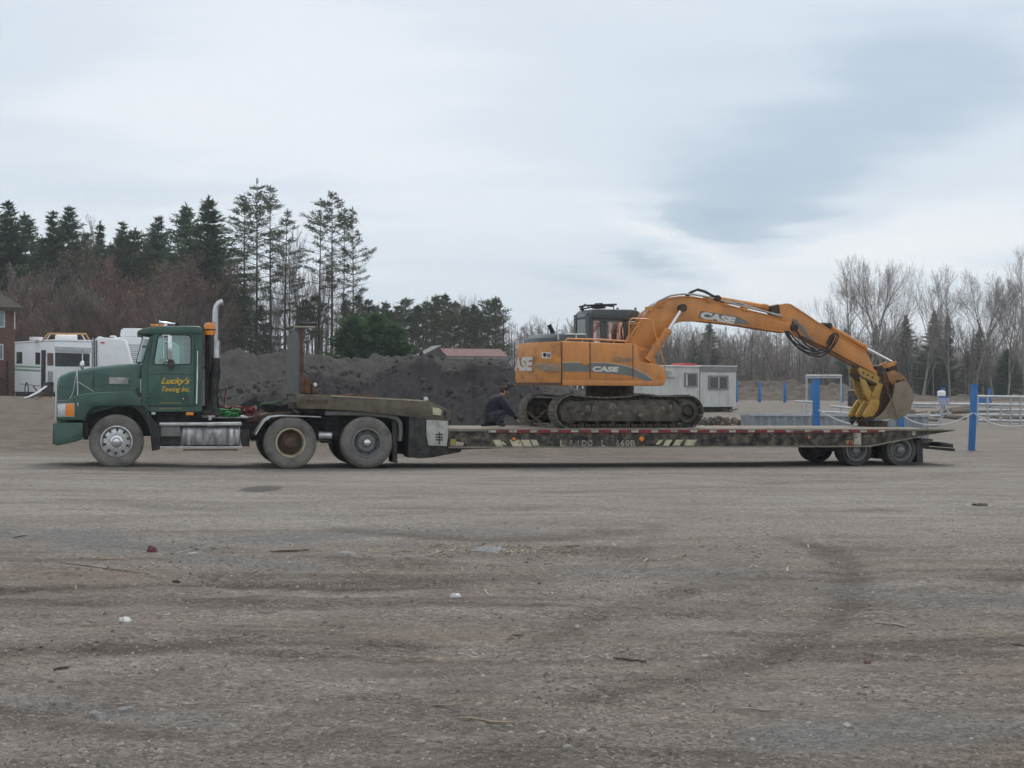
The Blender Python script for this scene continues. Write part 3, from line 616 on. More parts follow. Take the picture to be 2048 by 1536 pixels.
    o2 = K.q(324, 786, v0); w2 = K.u(379, v0, 780) - o2[0]
    text('Towing Inc.', 'company_lettering', M['yellow_text'], dro, (o2[0], v0 - 0.017, o2[1]), w2, 0.125, shear=0.4, bold=0.014)
    # the two small lines at the sill are too small to read in the photograph: thin broken strokes
    for (xa, xb, y, mm) in ((321, 361, 806, M['dim_yellow']), (318, 361, 817, M['dim_yellow'])):
        s_ = MB(); random.seed(int(y)); x = xa
        while x < xb:
            wd = random.uniform(1.2, 2.6); s_.prism(K.poly([(x + 0.4, y - 1.4), (x + wd, y - 1.4), (x + wd - 0.4, y + 1.2), (x, y + 1.2)], v0), v0 - (0.019 if y < 812 else 0.004), v0 - (0.016 if y < 812 else 0.001)); x += wd + random.uniform(0.4, 1.1)
        s_.build('small_lettering', mm, dro)
    # chrome grab handle, mirrors
    gv = v0 - 0.07
    MB().tube([K.p3(395, 701, v0), K.p3(395, 702, gv), K.p3(395, 755, gv), K.p3(393.5, 807, gv), K.p3(393.5, 809, v0)], 0.017, 8).build('grab_handle', M['chrome'], root)
    mr = empty('mirror', parent=root); mv = v0 - 0.26
    MB().prism(K.poly([(335.5, 671), (344, 671), (344, 718), (335.5, 718)], mv), mv - 0.02, mv + 0.13).build('mirror_housing', M['chrome'], mr, bevel=0.012)
    MB().tube([K.p3(325, 672, v0), K.p3(325, 671, mv), K.p3(340, 671, mv)], 0.012, 5).tube([K.p3(326, 684, v0), K.p3(326, 684, mv + 0.05), K.p3(339, 684, mv + 0.05)], 0.010, 5).tube([K.p3(326, 671, mv), K.p3(328, 718, mv)], 0.012, 5).tube([K.p3(326, 728, v0), K.p3(334, 722, mv + 0.03), K.p3(340, 718, mv + 0.05)], 0.014, 5).build('mirror_bracket', M['chrome'], mr)
    MB().prism(K.poly([(336, 719), (347, 719), (350, 726), (348, 735), (337, 735), (335, 727)], mv + 0.06), mv + 0.02, mv + 0.13).build('convex_mirror', M['black'], mr, bevel=0.02)
    MB().prism(K.poly([(318, 719), (329, 718), (330, 727), (317, 727)], v0 + 0.15), v0 + 0.12, v0 + 0.16).build('yellow_tag', M['yellow_text'], root)
    vz = W_K - v0 + 0.26
    MB().prism(K.poly([(335.5, 671), (344, 671), (344, 718), (335.5, 718)], mv), vz - 0.13, vz + 0.02).build('far_mirror', M['chrome'], root, bevel=0.012)
    # hood mirror on its tripod
    hm = MB(); hm.tube([K.p3(154, 733, 0.22), K.p3(155, 770, 0.15), K.p3(156, 812, -0.02)], 0.011, 5).tube([K.p3(156, 764, 0.17), K.p3(170, 772, 0.22), K.p3(187, 783, 0.27)], 0.009, 5).tube([K.p3(154, 740, 0.22), K.p3(146, 785, 0.2), K.p3(140, 797, 0.15)], 0.006, 4).build('hood_mirror_stay', M['alu'], root)
    cm = K.p3(163, 730, 0.25); h2 = MB(); h2.lathe([(0.0, -0.03), (0.05, -0.02), (0.09, 0.01), (0.085, 0.03), (0, 0.035)], (0, 0, 0), 16)
    Rm = Matrix.Translation(cm) @ Matrix.Rotation(math.radians(-72), 4, 'Z'); h2.v = [tuple(Rm @ Vector(p)) for p in h2.v]; h2.build('hood_mirror', M['chrome'], root)
    # roof furniture: clearance lights, horn, amber beacon
    for k, (px, vv) in enumerate(((308, 0.3), (312, 0.7), (316, 1.23), (320, 1.76), (324, 2.16))):
        c = K.p3(px, 653.5, vv); l = MB(); l.box(c.x - 0.07, c.x + 0.09, vv - 0.05, vv + 0.05, c.z - 0.005, c.z + 0.05); l.build('clearance_light', M['amber'], root, bevel=0.02)
    hn = MB(); a = K.p3(318, 645.5, 0.5); b_ = K.p3(352, 648, 0.5); hn.tube([a, a + (b_ - a) * 0.15, b_], [0.06, 0.03, 0.02], 10); hn.box(a.x + 0.1, a.x + 0.16, 0.47, 0.53, a.z - 0.08, a.z); hn.build('air_horn', M['chrome'], root)
    MB().box(K.u(351, 0.5, 650), K.u(357, 0.5, 650), 0.4, 0.6, q(352, 654, .5)[1], q(352, 645, .5)[1]).build('horn_mount', M['black'], root)
    bc = empty('beacon', parent=root); vb = 0.34; u, z = q(419.5, 670, vb)
    for nm, prof, mm in (('beacon_base', [(0.0, 0.0), (0.11, 0.0), (0.112, 0.09), (0.0, 0.09)], M['amber']), ('beacon_band', [(0.0, 0.09), (0.118, 0.09), (0.118, 0.115), (0, 0.115)], M['black']), ('beacon_dome', [(0.0, 0.115), (0.112, 0.115), (0.108, 0.19), (0.095, 0.228), (0.06, 0.24), (0.0, 0.24)], M['amber'])):
        x = MB(); x.lathe(prof, (0, 0, 0), 20); x.v = [(u + p[0], vb + p[2], z + p[1]) for p in x.v]; x.build(nm, mm, bc)
    MB().cyl((u, vb, z), (u, vb, z - 0.75), 0.03, n=8).build('beacon_post', M['black'], bc)
    # exhaust stack
    ve = 0.38
    MB().tube([K.p3(430.5, 716, ve), K.p3(430.5, 640, ve), K.p3(431, 622, ve), K.p3(433, 612, ve), K.p3(438, 606, ve), K.p3(446, 603.5, ve)], [0.056] * 5 + [0.059], 16).build('exhaust_pipe', M['alu'], root)
    MB().cyl(K.p3(432.5, 716, ve), K.p3(432.5, 681, ve), 0.080, n=16).build('heat_shield', M['alu'], root)
    MB().tube([K.p3(432, 716, ve), K.p3(431, 740, ve), K.p3(428, 775, ve), K.p3(427, 820, ve)], [0.075, 0.085, 0.085, 0.06], 12).build('muffler', M['black'], root)
    MB().cyl(K.p3(415, 824, 0.45), K.p3(415, 668, 0.45), 0.05, n=8).cyl(K.p3(415, 824, 1.9), K.p3(415, 690, 1.9), 0.05, n=8).build('stack_post', M['black'], root)
    MB().box(K.u(406, 0.5), K.u(440, 0.5), 0.3, 0.62, q(420, 826, .5)[1] - 0.05, q(420, 820, .5)[1]).box(K.u(406, .5), K.u(413, .5), 0.5, 1.9, 1.05, 1.25).build('stack_bracket', M['black'], root)
    hs = MB()
    for k, (x0, dx) in enumerate(((419, 0), (424, 2), (436, 3))):
        hs.tube([K.p3(x0, 700 + 10 * k, 0.55 + 0.1 * k), K.p3(x0 + 4, 740, 0.6), K.p3(x0 - 3, 790, 0.65), K.p3(x0 + dx, 826, 0.7)], 0.018, 6)
    hs.tube([K.p3(446, 778, 0.5), K.p3(436, 800, 0.5), K.p3(428, 822, 0.5)], 0.012, 5)
    hs.build('air_hose', M['rubber'], root)
    # --- fuel tank, steps, boxes
    vt = 0.02
    MB().prism(K.poly([(319, 845), (483, 844.5), (483, 851), (319, 851.5)], vt), vt - 0.02, vt + 0.34).build('step_plate', M['alu'], root, bevel=0.008)
    tk = MB(); a = K.q(362, 872, vt + 0.3); b_ = K.q(479, 872, vt + 0.3); hz = (q(420, 852, vt)[1] - q(420, 893, vt)[1]) / 2; cz = (q(420, 852, vt)[1] + q(420, 893, vt)[1]) / 2
    def tsec(u, k=1.0):
        R = 0.13; out = []
        for (sx, sz, a0) in ((1, 1, 0), (-1, 1, 1), (-1, -1, 2), (1, -1, 3)):
            for j in range(5):
                t = math.pi / 2 * (a0 + j / 4); out.append((u, vt + 0.32 + (sx * (0.30 - R) + R * math.cos(t)) * k, cz + (sz * (hz - R) + R * math.sin(t)) * k))
        return out
    tk.loft([tsec(a[0], 0.9), tsec(a[0] + 0.03), tsec(b_[0] - 0.03), tsec(b_[0], 0.9)]); tko = tk.build('fuel_tank', M['alu_dirty'], root)
    for px in (378, 463):
        u = K.u(px, vt); MB().loft([tsec(u - 0.03, 1.03), tsec(u + 0.03, 1.03)]).build('tank_strap', M['alu'], tko)
    MB().cyl((K.u(420, .2), 0.2, cz + hz - 0.01), (K.u(420, .2), 0.2, cz + hz + 0.05), 0.06, n=12).build('fuel_cap', M['chrome'], tko)
    MB().prism(K.poly([(321, 852), (361, 852), (361, 873), (321, 873)], 0.06), 0.06, 0.55).build('battery_box', M['grey_rim'], root, bevel=0.01)
    MB().prism(K.poly([(321, 873.5), (361, 873.5), (361, 892.5), (321, 892.5)], 0.16), 0.16, 0.60).build('lower_step_well', M['black'], root)
    MB().prism(K.poly([(320, 893), (485, 893), (485, 896), (320, 896)], 0.0), -0.01, 0.16).build('lower_step', M['alu'], root, bevel=0.005)
    MB().prism(K.poly([(366, 899), (476, 899), (476, 901), (366, 901)], 0.10), 0.10, 0.20).build('tank_rail', M['black'], root)
    MB().prism(K.poly([(479, 860), (499, 860), (499, 893), (486, 893)], 0.15), 0.15, 0.5).build('tank_hanger', M['black'], root)
    MB().prism(K.poly([(418, 833), (496, 833), (496, 836.5), (418, 836.5)], 0.5), 0.5, 1.9).build('deck_plate', M['pale_metal'], root, bevel=0.005)
    MB().cyl(K.p3(420, 840, 0.3), K.p3(420, 833, 0.3), 0.035, n=8).build('filler_cap', M['pale_metal'], root)
    MB().prism(K.poly([(296, 823.5), (404, 823.5), (404, 845), (315, 845)], 0.5), 0.5, 1.9).build('cab_underside', M['black'], root)
    MB().prism(K.poly([(303, 824), (311, 824), (311, 829), (303, 829)], 0.2), 0.17, 0.24).build('step_lamp', M['lamp_glass'], root)
    MB().prism(K.poly([(372, 824.5), (387, 824.5), (387, 830.5), (372, 830.5)], 0.17), 0.15, 0.22).build('side_marker_light', M['amber'], root, bevel=0.005)
    # coiled lines and straps behind the cab
    M['hose_red'] = mat('red_air_line', (0.16, 0.02, 0.022), 0.5); M['hose_green'] = mat('green_strap', (0.02, 0.19, 0.04), 0.6); M['hose_black'] = M['rubber']
    rnd = random.Random(4)
    r_ = MB(); pts = []
    for k in range(120):
        t = k / 119; pts.append(K.p3(443 + 70 * t, 815 + 14 * math.sin(t * 3) - 6 * math.sin(k * 1.1) - 8 * (1 - abs(2 * t - 1)), 0.75 + 0.12 * math.cos(k * 1.1)))
    r_.tube(pts, 0.016, 5); pts = [K.p3(452, 775, 0.8), K.p3(449, 800, 0.8), K.p3(447, 822, 0.8)]; r_.tube(pts, 0.014, 5)
    for j in range(6):
        cx_, cy_ = 486 + rnd.uniform(-25, 25), 822 + rnd.uniform(-4, 5)
        r_.tube([K.p3(cx_ + 14 * math.cos(a_), cy_ + 6 * math.sin(a_), 0.7 + 0.2 * math.sin(a_ + j)) for a_ in [2 * math.pi * i / 12 for i in range(13)]], 0.014, 5)
    r_.build('red_air_line', M['hose_red'], root)
    gsm = MB()
    for j in range(9):
        cx_, cy_ = 454 + rnd.uniform(-18, 20), 826 + rnd.uniform(-4, 5)
        gsm.tube([K.p3(cx_ + 13 * math.cos(a_), cy_ + 4 * math.sin(a_), 0.55 + 0.15 * math.sin(a_ + j)) for a_ in [2 * math.pi * i / 10 for i in range(11)]], 0.020, 5)
    gsm.tube([K.p3(510, 822, 0.9), K.p3(522, 808, 0.9), K.p3(545, 806, 0.9), K.p3(566, 802, 1.0)], 0.016, 5)
    gsm.build('green_strap', M['hose_green'], root)
    bl = MB()
    for j in range(9):
        y0 = 806 + j * 2.2
        bl.tube([K.p3(478 + j * 3, y0 + 6, 0.8), K.p3(505 + j * 2, y0 - 8, 0.9), K.p3(530 + j, y0 + 2, 1.0), K.p3(560 + j * 2, y0 + 6, 1.1), K.p3(585, y0 + 2, 1.2)], 0.016, 5)
    bl.build('air_hose', M['rubber'], root)
    MB().prism(K.poly([(490, 838), (540, 826), (590, 823), (606, 834), (606, 845), (490, 845)], 0.7), 0.7, 1.8).build('frame_clutter', M['rusty'], root, bevel=0.03)
    # quarter fender in front of the drive wheels
    qf = MB(); secs = []
    for (x, y) in ((510, 868), (514, 861), (521, 850), (529, 840), (540, 833), (560, 830.5), (590, 831), (641, 833)):
        a = K.q(x, y, 0.0); secs.append([(a[0], -0.01, a[1]), (a[0], 0.60, a[1]), (a[0] + 0.02, 0.60, a[1] - 0.018), (a[0] + 0.02, -0.01, a[1] - 0.018)])
    qf.loft(secs); qf.build('quarter_fender', M['alu'], root, sharp=0.5)
    MB().tube([K.p3(535, 838, 0.1), K.p3(538, 834, 0.6)], 0.03, 6).build('fender_bracket', M['pale_metal'], root)
    # rear fender hanger and mud flaps
    hg = MB(); hg.tube([K.p3(650, 826, 0.15), K.p3(700, 826, 0.15), K.p3(740, 828, 0.15), K.p3(775, 831, 0.15), K.p3(793, 836, 0.15), K.p3(800, 846, 0.15), K.p3(801, 862, 0.15), K.p3(799, 882, 0.15)], 0.052, 8); hg.build('flap_hanger', M['grey_rim'], root)
    for v in (0.02, W_K - 0.62):
        MB().prism(K.poly([(785, 842), (793, 844), (795, 927), (786, 925)], 0.02), v, v + 0.6).build('mud_flap', M['rubber'], root)
    MB().prism(K.poly([(640, 836), (680, 829), (750, 829), (783, 836), (786, 850), (770, 846), (735, 838), (700, 842), (672, 872), (655, 872), (640, 846)], 0.75), 0.62, 0.77).build('chassis_clutter', M['black'], root)
    return root
truck = build_truck()
# ------------------------------------------------------------------ lowboy trailer
ZD = T.z(1200, 857.5, 0.0)                      # deck level
def build_trailer():
    root = empty('equipment_trailer', (T.o.x, T.o.y, 0), YT)
    tag(root, 'long black equipment trailer with red and white reflective tape behind green tractor', 'trailer')
    q = T.q; W = W_T
    # gooseneck side beams (near, far) and its plank top
    gp = [(593, 787), (661, 791.5), (760, 796), (856, 802), (904, 823), (899, 840), (851, 836.5), (800, 831), (721, 822.5), (640, 818), (596, 817)]
    for v in (0.0, W - 0.22):
        MB().prism(T.poly(gp, 0.0), v, v + 0.22).build('gooseneck_beam', M['gooseneck'], root, bevel=0.012)
    fl = [(593, 785.5), (661, 790), (760, 794.5), (857, 800.5), (905, 821.5)]
    gpl = [(x, y + 4) for x, y in fl]
    MB().prism(T.poly(fl + gpl[::-1], 0.0), 0.222, W - 0.222).build('gooseneck_deck', M['gooseneck'], root)
    # rub strip / lashing rings under the top edge of the gooseneck
    for k, x in enumerate((604, 617, 630, 642, 652)):
        c = T.p3(x, 802 + 0.04 * (x - 604), -0.004); r = 0.05 if k in (0, 2) else 0.04
        MB().lathe([(r * 0.55, -0.012), (r, -0.012), (r, 0.01), (r * 0.55, 0.01)], (c.x, c.y, c.z), 10, closed=True).build('lashing_ring', M['rusty'], root)
    for k in range(7):
        xa, xb = 663 + k * 27, 663 + (k + 1) * 27 - 1.2
        ya = 790.5 + (xa - 663) * 0.0535; yb = 790.5 + (xb - 663) * 0.0535
        MB().prism(T.poly([(xa, ya), (xb, yb), (xb, yb + 2.6), (xa, ya + 2.6)], 0.01), -0.012, 0.30).build('plank', M['deck_wood'], root, bevel=0.004)
    # headboard: broad painted plate on two posts, lamp plate above
    uh = T.u(598, 0.1); zb = q(596, 816, 0.0)[1]; zt = q(600, 662, 0.1)[1]; zt2 = zt - 0.12
    hb = MB(); pl = [(0.05, zb), (0.05, zt2), (0.16, zt), (W - 0.16, zt), (W - 0.05, zt2), (W - 0.05, zb)]
    hb.add([(uh - 0.03, a, b) for a, b in pl] + [(uh, a, b) for a, b in pl], [tuple(range(6)), tuple(range(11, 5, -1))] + [(i, (i + 1) % 6, 6 + (i + 1) % 6, 6 + i) for i in range(6)])
    hb.build('headboard', M['grey_board'], root)
    for v in (0.06, W - 0.17):
        MB().box(uh + 0.002, uh + 0.085, v, v + 0.11, zb - 0.02, zt + 0.05).build('headboard_post', M['rusty'], root, bevel=0.008)
    MB().box(uh + 0.004, uh + 0.07, 0.8, 0.9, zb, zt - 0.02).box(uh + 0.004, uh + 0.07, 1.6, 1.7, zb, zt - 0.02).build('headboard_stiffener', M['rusty'], root)
    lp = MB(); u0, u1 = T.u(588, 0.12), T.u(628, 0.12); z0 = q(600, 655, .12)[1]; lp.box(u0, u1, 0.0, 0.34, z0, z0 + 0.03); lp.build('lamp_plate', M['deck_wood'], root)
    MB().box(u0 + 0.03, u1 + 0.04, 0.02, 0.34, z0 + 0.032, z0 + 0.085).build('plate_top', M['black'], root, bevel=0.01)
    MB().prism(T.poly([(604, 736), (622, 752), (623, 755), (604, 740)], 0.1), 0.08, 0.14).build('brace', M['rusty'], root)
    MB().prism(T.poly([(604, 753), (615, 757), (621, 761), (621, 787.5), (604, 786.5)], 0.12), 0.10, 0.35).build('rust_box', M['rust_red'], root, bevel=0.01)
    MB().prism(T.poly([(622, 765), (630, 768), (634, 778), (640, 788), (622, 787.5)], 0.2), 0.2, 0.5).build('winch_body', M['rusty'], root, bevel=0.02)
    c = T.p3(630, 770, 0.2); MB().lathe([(0, -0.03), (0.03, -0.03), (0.045, 0), (0.045, 0.1), (0, 0.1)], tuple(c), 12).build('winch_lamp', M['lamp_glass'], root)
    MB().box(T.u(577, 0.9), uh - 0.032, 0.2, W - 0.2, zb - 0.02, zb + 0.12).build('nose_beam', M['rusty'], root, bevel=0.01)
    # king-pin plate below the gooseneck
    MB().prism(T.poly([(600, 818), (720, 823), (760, 827), (690, 829), (610, 824)], 0.3), 0.3, W - 0.3).build('king_pin_plate', M['black'], root)
    tr = MB(); rr = random.Random(3)
    tr.tube([T.p3(664, 790, 0.12), T.p3(690, 790.5, 0.15), T.p3(708, 789, 0.12), T.p3(711, 786.5, 0.12), T.p3(716, 790, 0.10), T.p3(714, 796, 0.02)], 0.022, 5)
    tr.tube([T.p3(705, 789.5, 0.2), T.p3(728, 791, 0.2), T.p3(754, 793.5, 0.25)], 0.016, 5); tr.build('rusty_chain_end', M['rust_red'], root)
    c = T.p3(852, 798, 0.3); MB().lathe([(0, -0.02), (0.045, -0.02), (0.045, 0.06), (0, 0.06)], tuple(c), 12).build('work_lamp', M['lamp_glass'], root)
    c = T.p3(845, 798.5, 0.4); MB().box(c.x - 0.07, c.x + 0.03, 0.36, 0.5, c.z - 0.06, c.z + 0.02).build('lamp_bracket', M['black'], root)
    MB().prism(T.poly([(865, 815), (878, 816), (884, 822), (882, 831), (866, 829)], 0.0), -0.006, -0.001).build('worn_paint_patch', M['stripe'], root)
    MB().prism(T.poly([(888, 820), (892, 822), (892, 838), (888, 837)], 0.0), -0.008, -0.001).build('slot_plate', M['black'], root)
    # front frame of the low deck: white panel with slots, black landing structure
    pn = MB(); pn.prism(T.poly([(853, 839.5), (896, 842), (897, 866), (893, 892), (857, 891), (853, 870)], 0.0), -0.012, 0.02); pno = pn.build('white_front_panel', M['white'], root, bevel=0.004)
    for y in (867.5, 873, 878.5): MB().prism(T.poly([(871, y), (885.5, y), (885.5, y + 2.6), (871, y + 2.6)], -0.013), -0.018, -0.0125).build('slot', M['black'], pno)
    MB().prism(T.poly([(877.5, 864), (879.5, 864), (879.5, 886), (881, 886), (878.5, 889.5), (876, 886), (877.5, 886)], -0.013), -0.0165, -0.0125).build('arrow_mark', M['black'], pno)
    for v in (0.022, W - 0.6):
        MB().prism(T.poly([(818, 833.5), (852, 837.5), (857, 892), (896, 893.5), (897, 897), (923, 899), (921, 904), (866, 914.5), (836, 917), (835, 915), (816, 915)], 0.05), v, v + 0.55).build('landing_frame', M['black'], root, bevel=0.01)
    MB().prism(T.poly([(852, 840), (896, 842), (896, 893), (856, 892)], 0.3), 0.60, W - 0.62).build('front_bulkhead', M['black'], root)
    MB().prism(T.poly([(896, 893.5), (921, 899), (1000, 896.5), (1010, 893.5)], 0.05), 0.05, 0.4).build('underside_taper', M['black'], root)
    # low deck side girders
    uA, uB, uC, uE = T.u(897, 0.0, 870), T.u(1738, 0.0, 890), T.u(1857, 0.0, 869), T.u(1909, 0.0, 860)
    zt = ZD; zl = T.z(1200, 894.3, 0.0)
    side = [(uA, zl), (uA, zt - 0.012), (T.u(1860, 0.0), zt - 0.012), (uE, zt - 0.03), (uE, zt - 0.045), (uC, zt - 0.13), (uB, zl)]
    for v in (0.0, W - 0.12):
        MB().prism(side, v, v + 0.12).build('side_girder', M['trailer'], root, bevel=0.006)
    for v in (-0.035, W):
        MB().box(uA, uB, v, v + 0.035, zl - 0.012, zl + 0.02).build('lower_flange', M['deck_tan'], root)
        MB().prism([(uB, zl - 0.012), (uB, zl + 0.02), (uC, zt - 0.115), (uC, zt - 0.14)], v, v + 0.035).build('lower_flange', M['deck_tan'], root)
        MB().prism([(uA, zt - 0.05), (uA, zt + 0.004), (uE, zt - 0.02), (uE, zt - 0.04)], v, v + 0.035).build('upper_flange', M['tape_red'] if False else M['deck_tan'], root)
    # deck planks run along the trailer, each its own board
    nb = 11
    for k in range(nb):
        a = 0.0 + (W) * k / nb; MB().box(uA + 0.002 * (k % 3), T.u(1850, 0) - 0.004 * (k % 2), a + 0.004, a + W / nb - 0.004, zt - 0.045 + 0.003 * (k % 2), zt + 0.0045 * (k % 3)).build('plank', M['deck_wood'], root)
    MB().prism([(T.u(1850, 0) + 0.003, zt - 0.06), (T.u(1850, 0) + 0.003, zt + 0.006), (uE + 0.05, zt - 0.025), (uE + 0.05, zt - 0.04)], 0.125, W - 0.125).build('tail_ramp', M['deck_tan'], root)
    for k in range(16):
        u = uA + 0.4 + k * 0.6
        if u < uB: MB().box(u, u + 0.08, 0.13, W - 0.13, zt - 0.20, zt - 0.05).build('crossmember', M['black'], root)
    for v in (0.75, 1.7): MB().box(uA, uB + 0.4, v, v + 0.12, zl + 0.02, zt - 0.21).build('inner_beam', M['black'], root)
    # reflective tape: alternating red and white strips
    x = 977.0; k = 0; rr = random.Random(8); v = -0.036
    while x < 1760:
        w = 15.2 if k % 2 == 0 else 26.5; w *= 1 - (x - 977) / 6000
        worn = 1585 < x < 1650 or 1742 < x
        if not (worn and k % 2 == 1 and rr.random() < 0.8):
            za = zt - 0.002; n_ = 'white_tape' if k % 2 == 0 else 'red_tape'
            ua, ub = T.u(x + 0.4, v), T.u(x + w - 0.3, v); h0, h1 = (0.030, 0.072) if k % 2 == 0 else (0.022, 0.078)
            MB().box(ua, ub, v - 0.003, v - 0.0005, zt - h1 + rr.uniform(-.004, .004), zt - h0 - 0.0).build(n_, M['tape_white'] if k % 2 == 0 else M['tape_red'], root)
        x += w; k += 1
    for v in (-0.0365,):
        MB().box(T.u(977, v), T.u(1760, v), -0.034, -0.0005, zt - 0.085, zt - 0.051).build('rub_rail', M['tape_red'], root)
    # slanted hazard strokes, worn
    def strokes(xs, y0, y1, lean, name):
        for (xa, xb, c0, c1) in xs:
            MB().prism(T.poly([(xa, y0 + c0), (xb, y0 + c0), (xb + lean, y1 - c1), (xa + lean, y1 - c1)], 0.0), -0.005, -0.001).build(name, M['stripe'], root)
    strokes([(986, 1000, 0, 0), (1001, 1007, 4, 3), (1019, 1040, 0, 0), (1042, 1058, 0, 0), (1061, 1073, 0, 1)], 879.5, 892.5, 6, 'hazard_stroke')
    strokes([(1318, 1326, 0, 2), (1333, 1345, 0, 0), (1352, 1366, 0, 0), (1374, 1394, 0, 0)], 879.5, 891, -7, 'hazard_stroke')
    MB().prism(T.poly([(901, 878), (912, 878.5), (910, 891), (900.5, 891)], 0.0), -0.005, -0.001).build('yellow_patch', mat('faded_yellow_patch', (0.36, 0.30, 0.05), 0.6, dirt=DUST, damt=0.4), root)
    MB().prism(T.poly([(912, 883), (928, 885), (926, 891.5), (911, 891.5)], 0.0), -0.006, -0.001).build('white_patch', M['tape_white'], root)
    M['letter'] = mat('worn_white_lettering', (0.55, 0.53, 0.46), 0.6, 0, 0.1, 8, (0.06, 0.055, 0.05), 0.9, 9, dthresh=0.50, dsoft=0.08)
    for s, xa, xb in (('L', 1120, 1130), ('A', 1137, 1148), ('N', 1150, 1157), ('D', 1164, 1173), ('O', 1175, 1185), ('L', 1203, 1210), ('6', 1232, 1239), ('6', 1241, 1249), ('0', 1251, 1259), ('B', 1261, 1270)):
        o = q(xa, 892, 0.0); o1 = q(xa, 880.5, 0.0); dim = s in 'AN' or xa in (1175, 1203, 1232)
        text(s, 'lettering', M['letter'] if dim else M['tape_white'], root, (o[0], -0.0025, o[1]), T.u(xb, 0) - o[0], o1[1] - o[1], bold=0.012)
    for (x, y, r, mm) in ((1027.5, 878, 0.035, 'amber'), (1283, 878, 0.05, 'amber'), (1617, 875, 0.022, 'amber'), (1700, 886, 0.03, 'red_lens')):
        c = T.p3(x, y, 0.0); MB().lathe([(0, -0.035), (r * 0.8, -0.032), (r, -0.015), (r, -0.0005)], tuple(c), 14).build('marker_light', M[mm], root)
        MB().lathe([(r * 1.02, -0.012), (r * 1.5, -0.012), (r * 1.5, -0.0005)], tuple(c), 12).build('marker_light_ring', M['rust_red'], root)
    MB().prism(T.poly([(1691, 881), (1706, 881), (1706, 889), (1694, 889)], 0.0), -0.005, -0.001).build('faded_decal', mat('faded_orange_decal', (0.42, 0.22, 0.08), 0.6, dirt=DUST, damt=0.5), root)
    tg = MB(); tg.prism(T.poly([(1707, 866), (1722, 866), (1722, 889.5), (1708, 889.5)], 0.0), -0.006, -0.001); tgo = tg.build('white_tag', M['tape_white'], root)
    for y in (869.5, 874.5): MB().prism(T.poly([(1708, y), (1715, y - 0.6), (1715, y + 1.0), (1708, y + 1.6)], -0.006), -0.009, -0.0065).build('tag_bar', M['black'], tgo)
    MB().prism(T.poly([(1824, 862), (1831, 863), (1830, 871), (1825, 871)], 0.0), -0.006, -0.001).build('white_patch', M['tape_white'], root)
    # wheels: two axles of duals
    for px in (1712, 1801):
        u = T.u(px, 0.10, 902); z = 0.338 + gz(*T.world(u, 0.3, 0)[:2]) * 0
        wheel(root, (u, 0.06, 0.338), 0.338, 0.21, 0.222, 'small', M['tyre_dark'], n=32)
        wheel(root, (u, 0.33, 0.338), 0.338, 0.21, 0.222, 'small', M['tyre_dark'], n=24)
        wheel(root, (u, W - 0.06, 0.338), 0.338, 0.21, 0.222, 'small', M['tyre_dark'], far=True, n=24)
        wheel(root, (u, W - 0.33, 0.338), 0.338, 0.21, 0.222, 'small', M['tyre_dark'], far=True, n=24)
        MB().cyl((u, 0.3, 0.338), (u, W - 0.3, 0.338), 0.07, n=10).build('axle', M['black'], root)
        for v in (0.62, W - 0.72): MB().box(u - 0.35, u + 0.35, v, v + 0.1, 0.36, 0.5).build('spring', M['black'], root, bevel=0.02)
    uu = T.u(1600, 0.7); MB().box(uu, T.u(1850, 0.7), 0.75, 0.87, 0.45, zl + 0.02).box(uu, T.u(1850, .7), 1.7, 1.82, 0.45, zl + 0.02).build('axle_carriage', M['black'], root)
    for v in (0.05, W - 0.6): MB().prism(T.poly([(1831, 880), (1843, 880), (1844, 925), (1832, 925)], 0.1), v, v + 0.55).build('mud_flap', M['rubber'], root)
    MB().prism(T.poly([(1838, 880), (1856, 884), (1858, 893), (1910, 897), (1910, 903), (1845, 897)], 0.2), 0.2, 0.32).prism(T.poly([(1838, 880), (1856, 884), (1858, 893), (1910, 897), (1910, 903), (1845, 897)], 0.2), W - 0.32, W - 0.2).build('bumper_arm', M['black'], root)
    MB().prism(T.poly([(1879, 884), (1904, 888), (1905, 895.5), (1880, 893)], 0.2), 0.15, W - 0.15).build('rear_bumper', M['black'], root, bevel=0.01)
    MB().prism(T.poly([(1838, 876), (1864, 878), (1862, 885), (1845, 886)], 0.2), 0.15, W - 0.15).build('tail_crossmember', M['gooseneck'], root)
    return root
trailer = build_trailer()
# ------------------------------------------------------------------ excavator on the low deck
uu_ = T.u(1115, 0.04, 850); ep = T.world(uu_, 0.04, ZD)
E = Frame(ep.x, ep.y, YE); ZE = ZD + 0.012
ORG = (0.64, 0.255, 0.060)
M['orange'] = mat('orange_paint', ORG, 0.45, 0, 0.05, 2.0, (0.33, 0.17, 0.085), 0.75, 3.4, coat=0.1, stretch=(1, 1, 0.5), dsoft=0.3)
M['orange_worn'] = mat('scuffed_orange_paint', (0.62, 0.26, 0.06), 0.6, 0, 0.08, 3, (0.20, 0.12, 0.07), 0.75, 3.4, stretch=(0.6, 1, 1.6), dthresh=0.46)
M['yellow'] = mat('yellow_attachment_paint', (0.50, 0.29, 0.05), 0.6, 0, 0.1, 4, (0.22, 0.16, 0.10), 0.7, 4, dthresh=0.45)
M['slate'] = mat('slate_cab_paint', (0.060, 0.075, 0.080), 0.5, 0, 0.06, 3, DUST, 0.2, 3, coat=0.1)
M['slate_decal'] = mat('slate_decal', (0.150, 0.170, 0.165), 0.55, 0, 0.06, 3, (0.3, 0.2, 0.1), 0.3, 4)
M['white_decal'] = mat('white_decal', (0.66, 0.64, 0.60), 0.5, 0, 0.05, 5, (0.4, 0.25, 0.12), 0.35, 6)
M['cream_line'] = mat('cream_pinstripe', (0.55, 0.46, 0.33), 0.5)
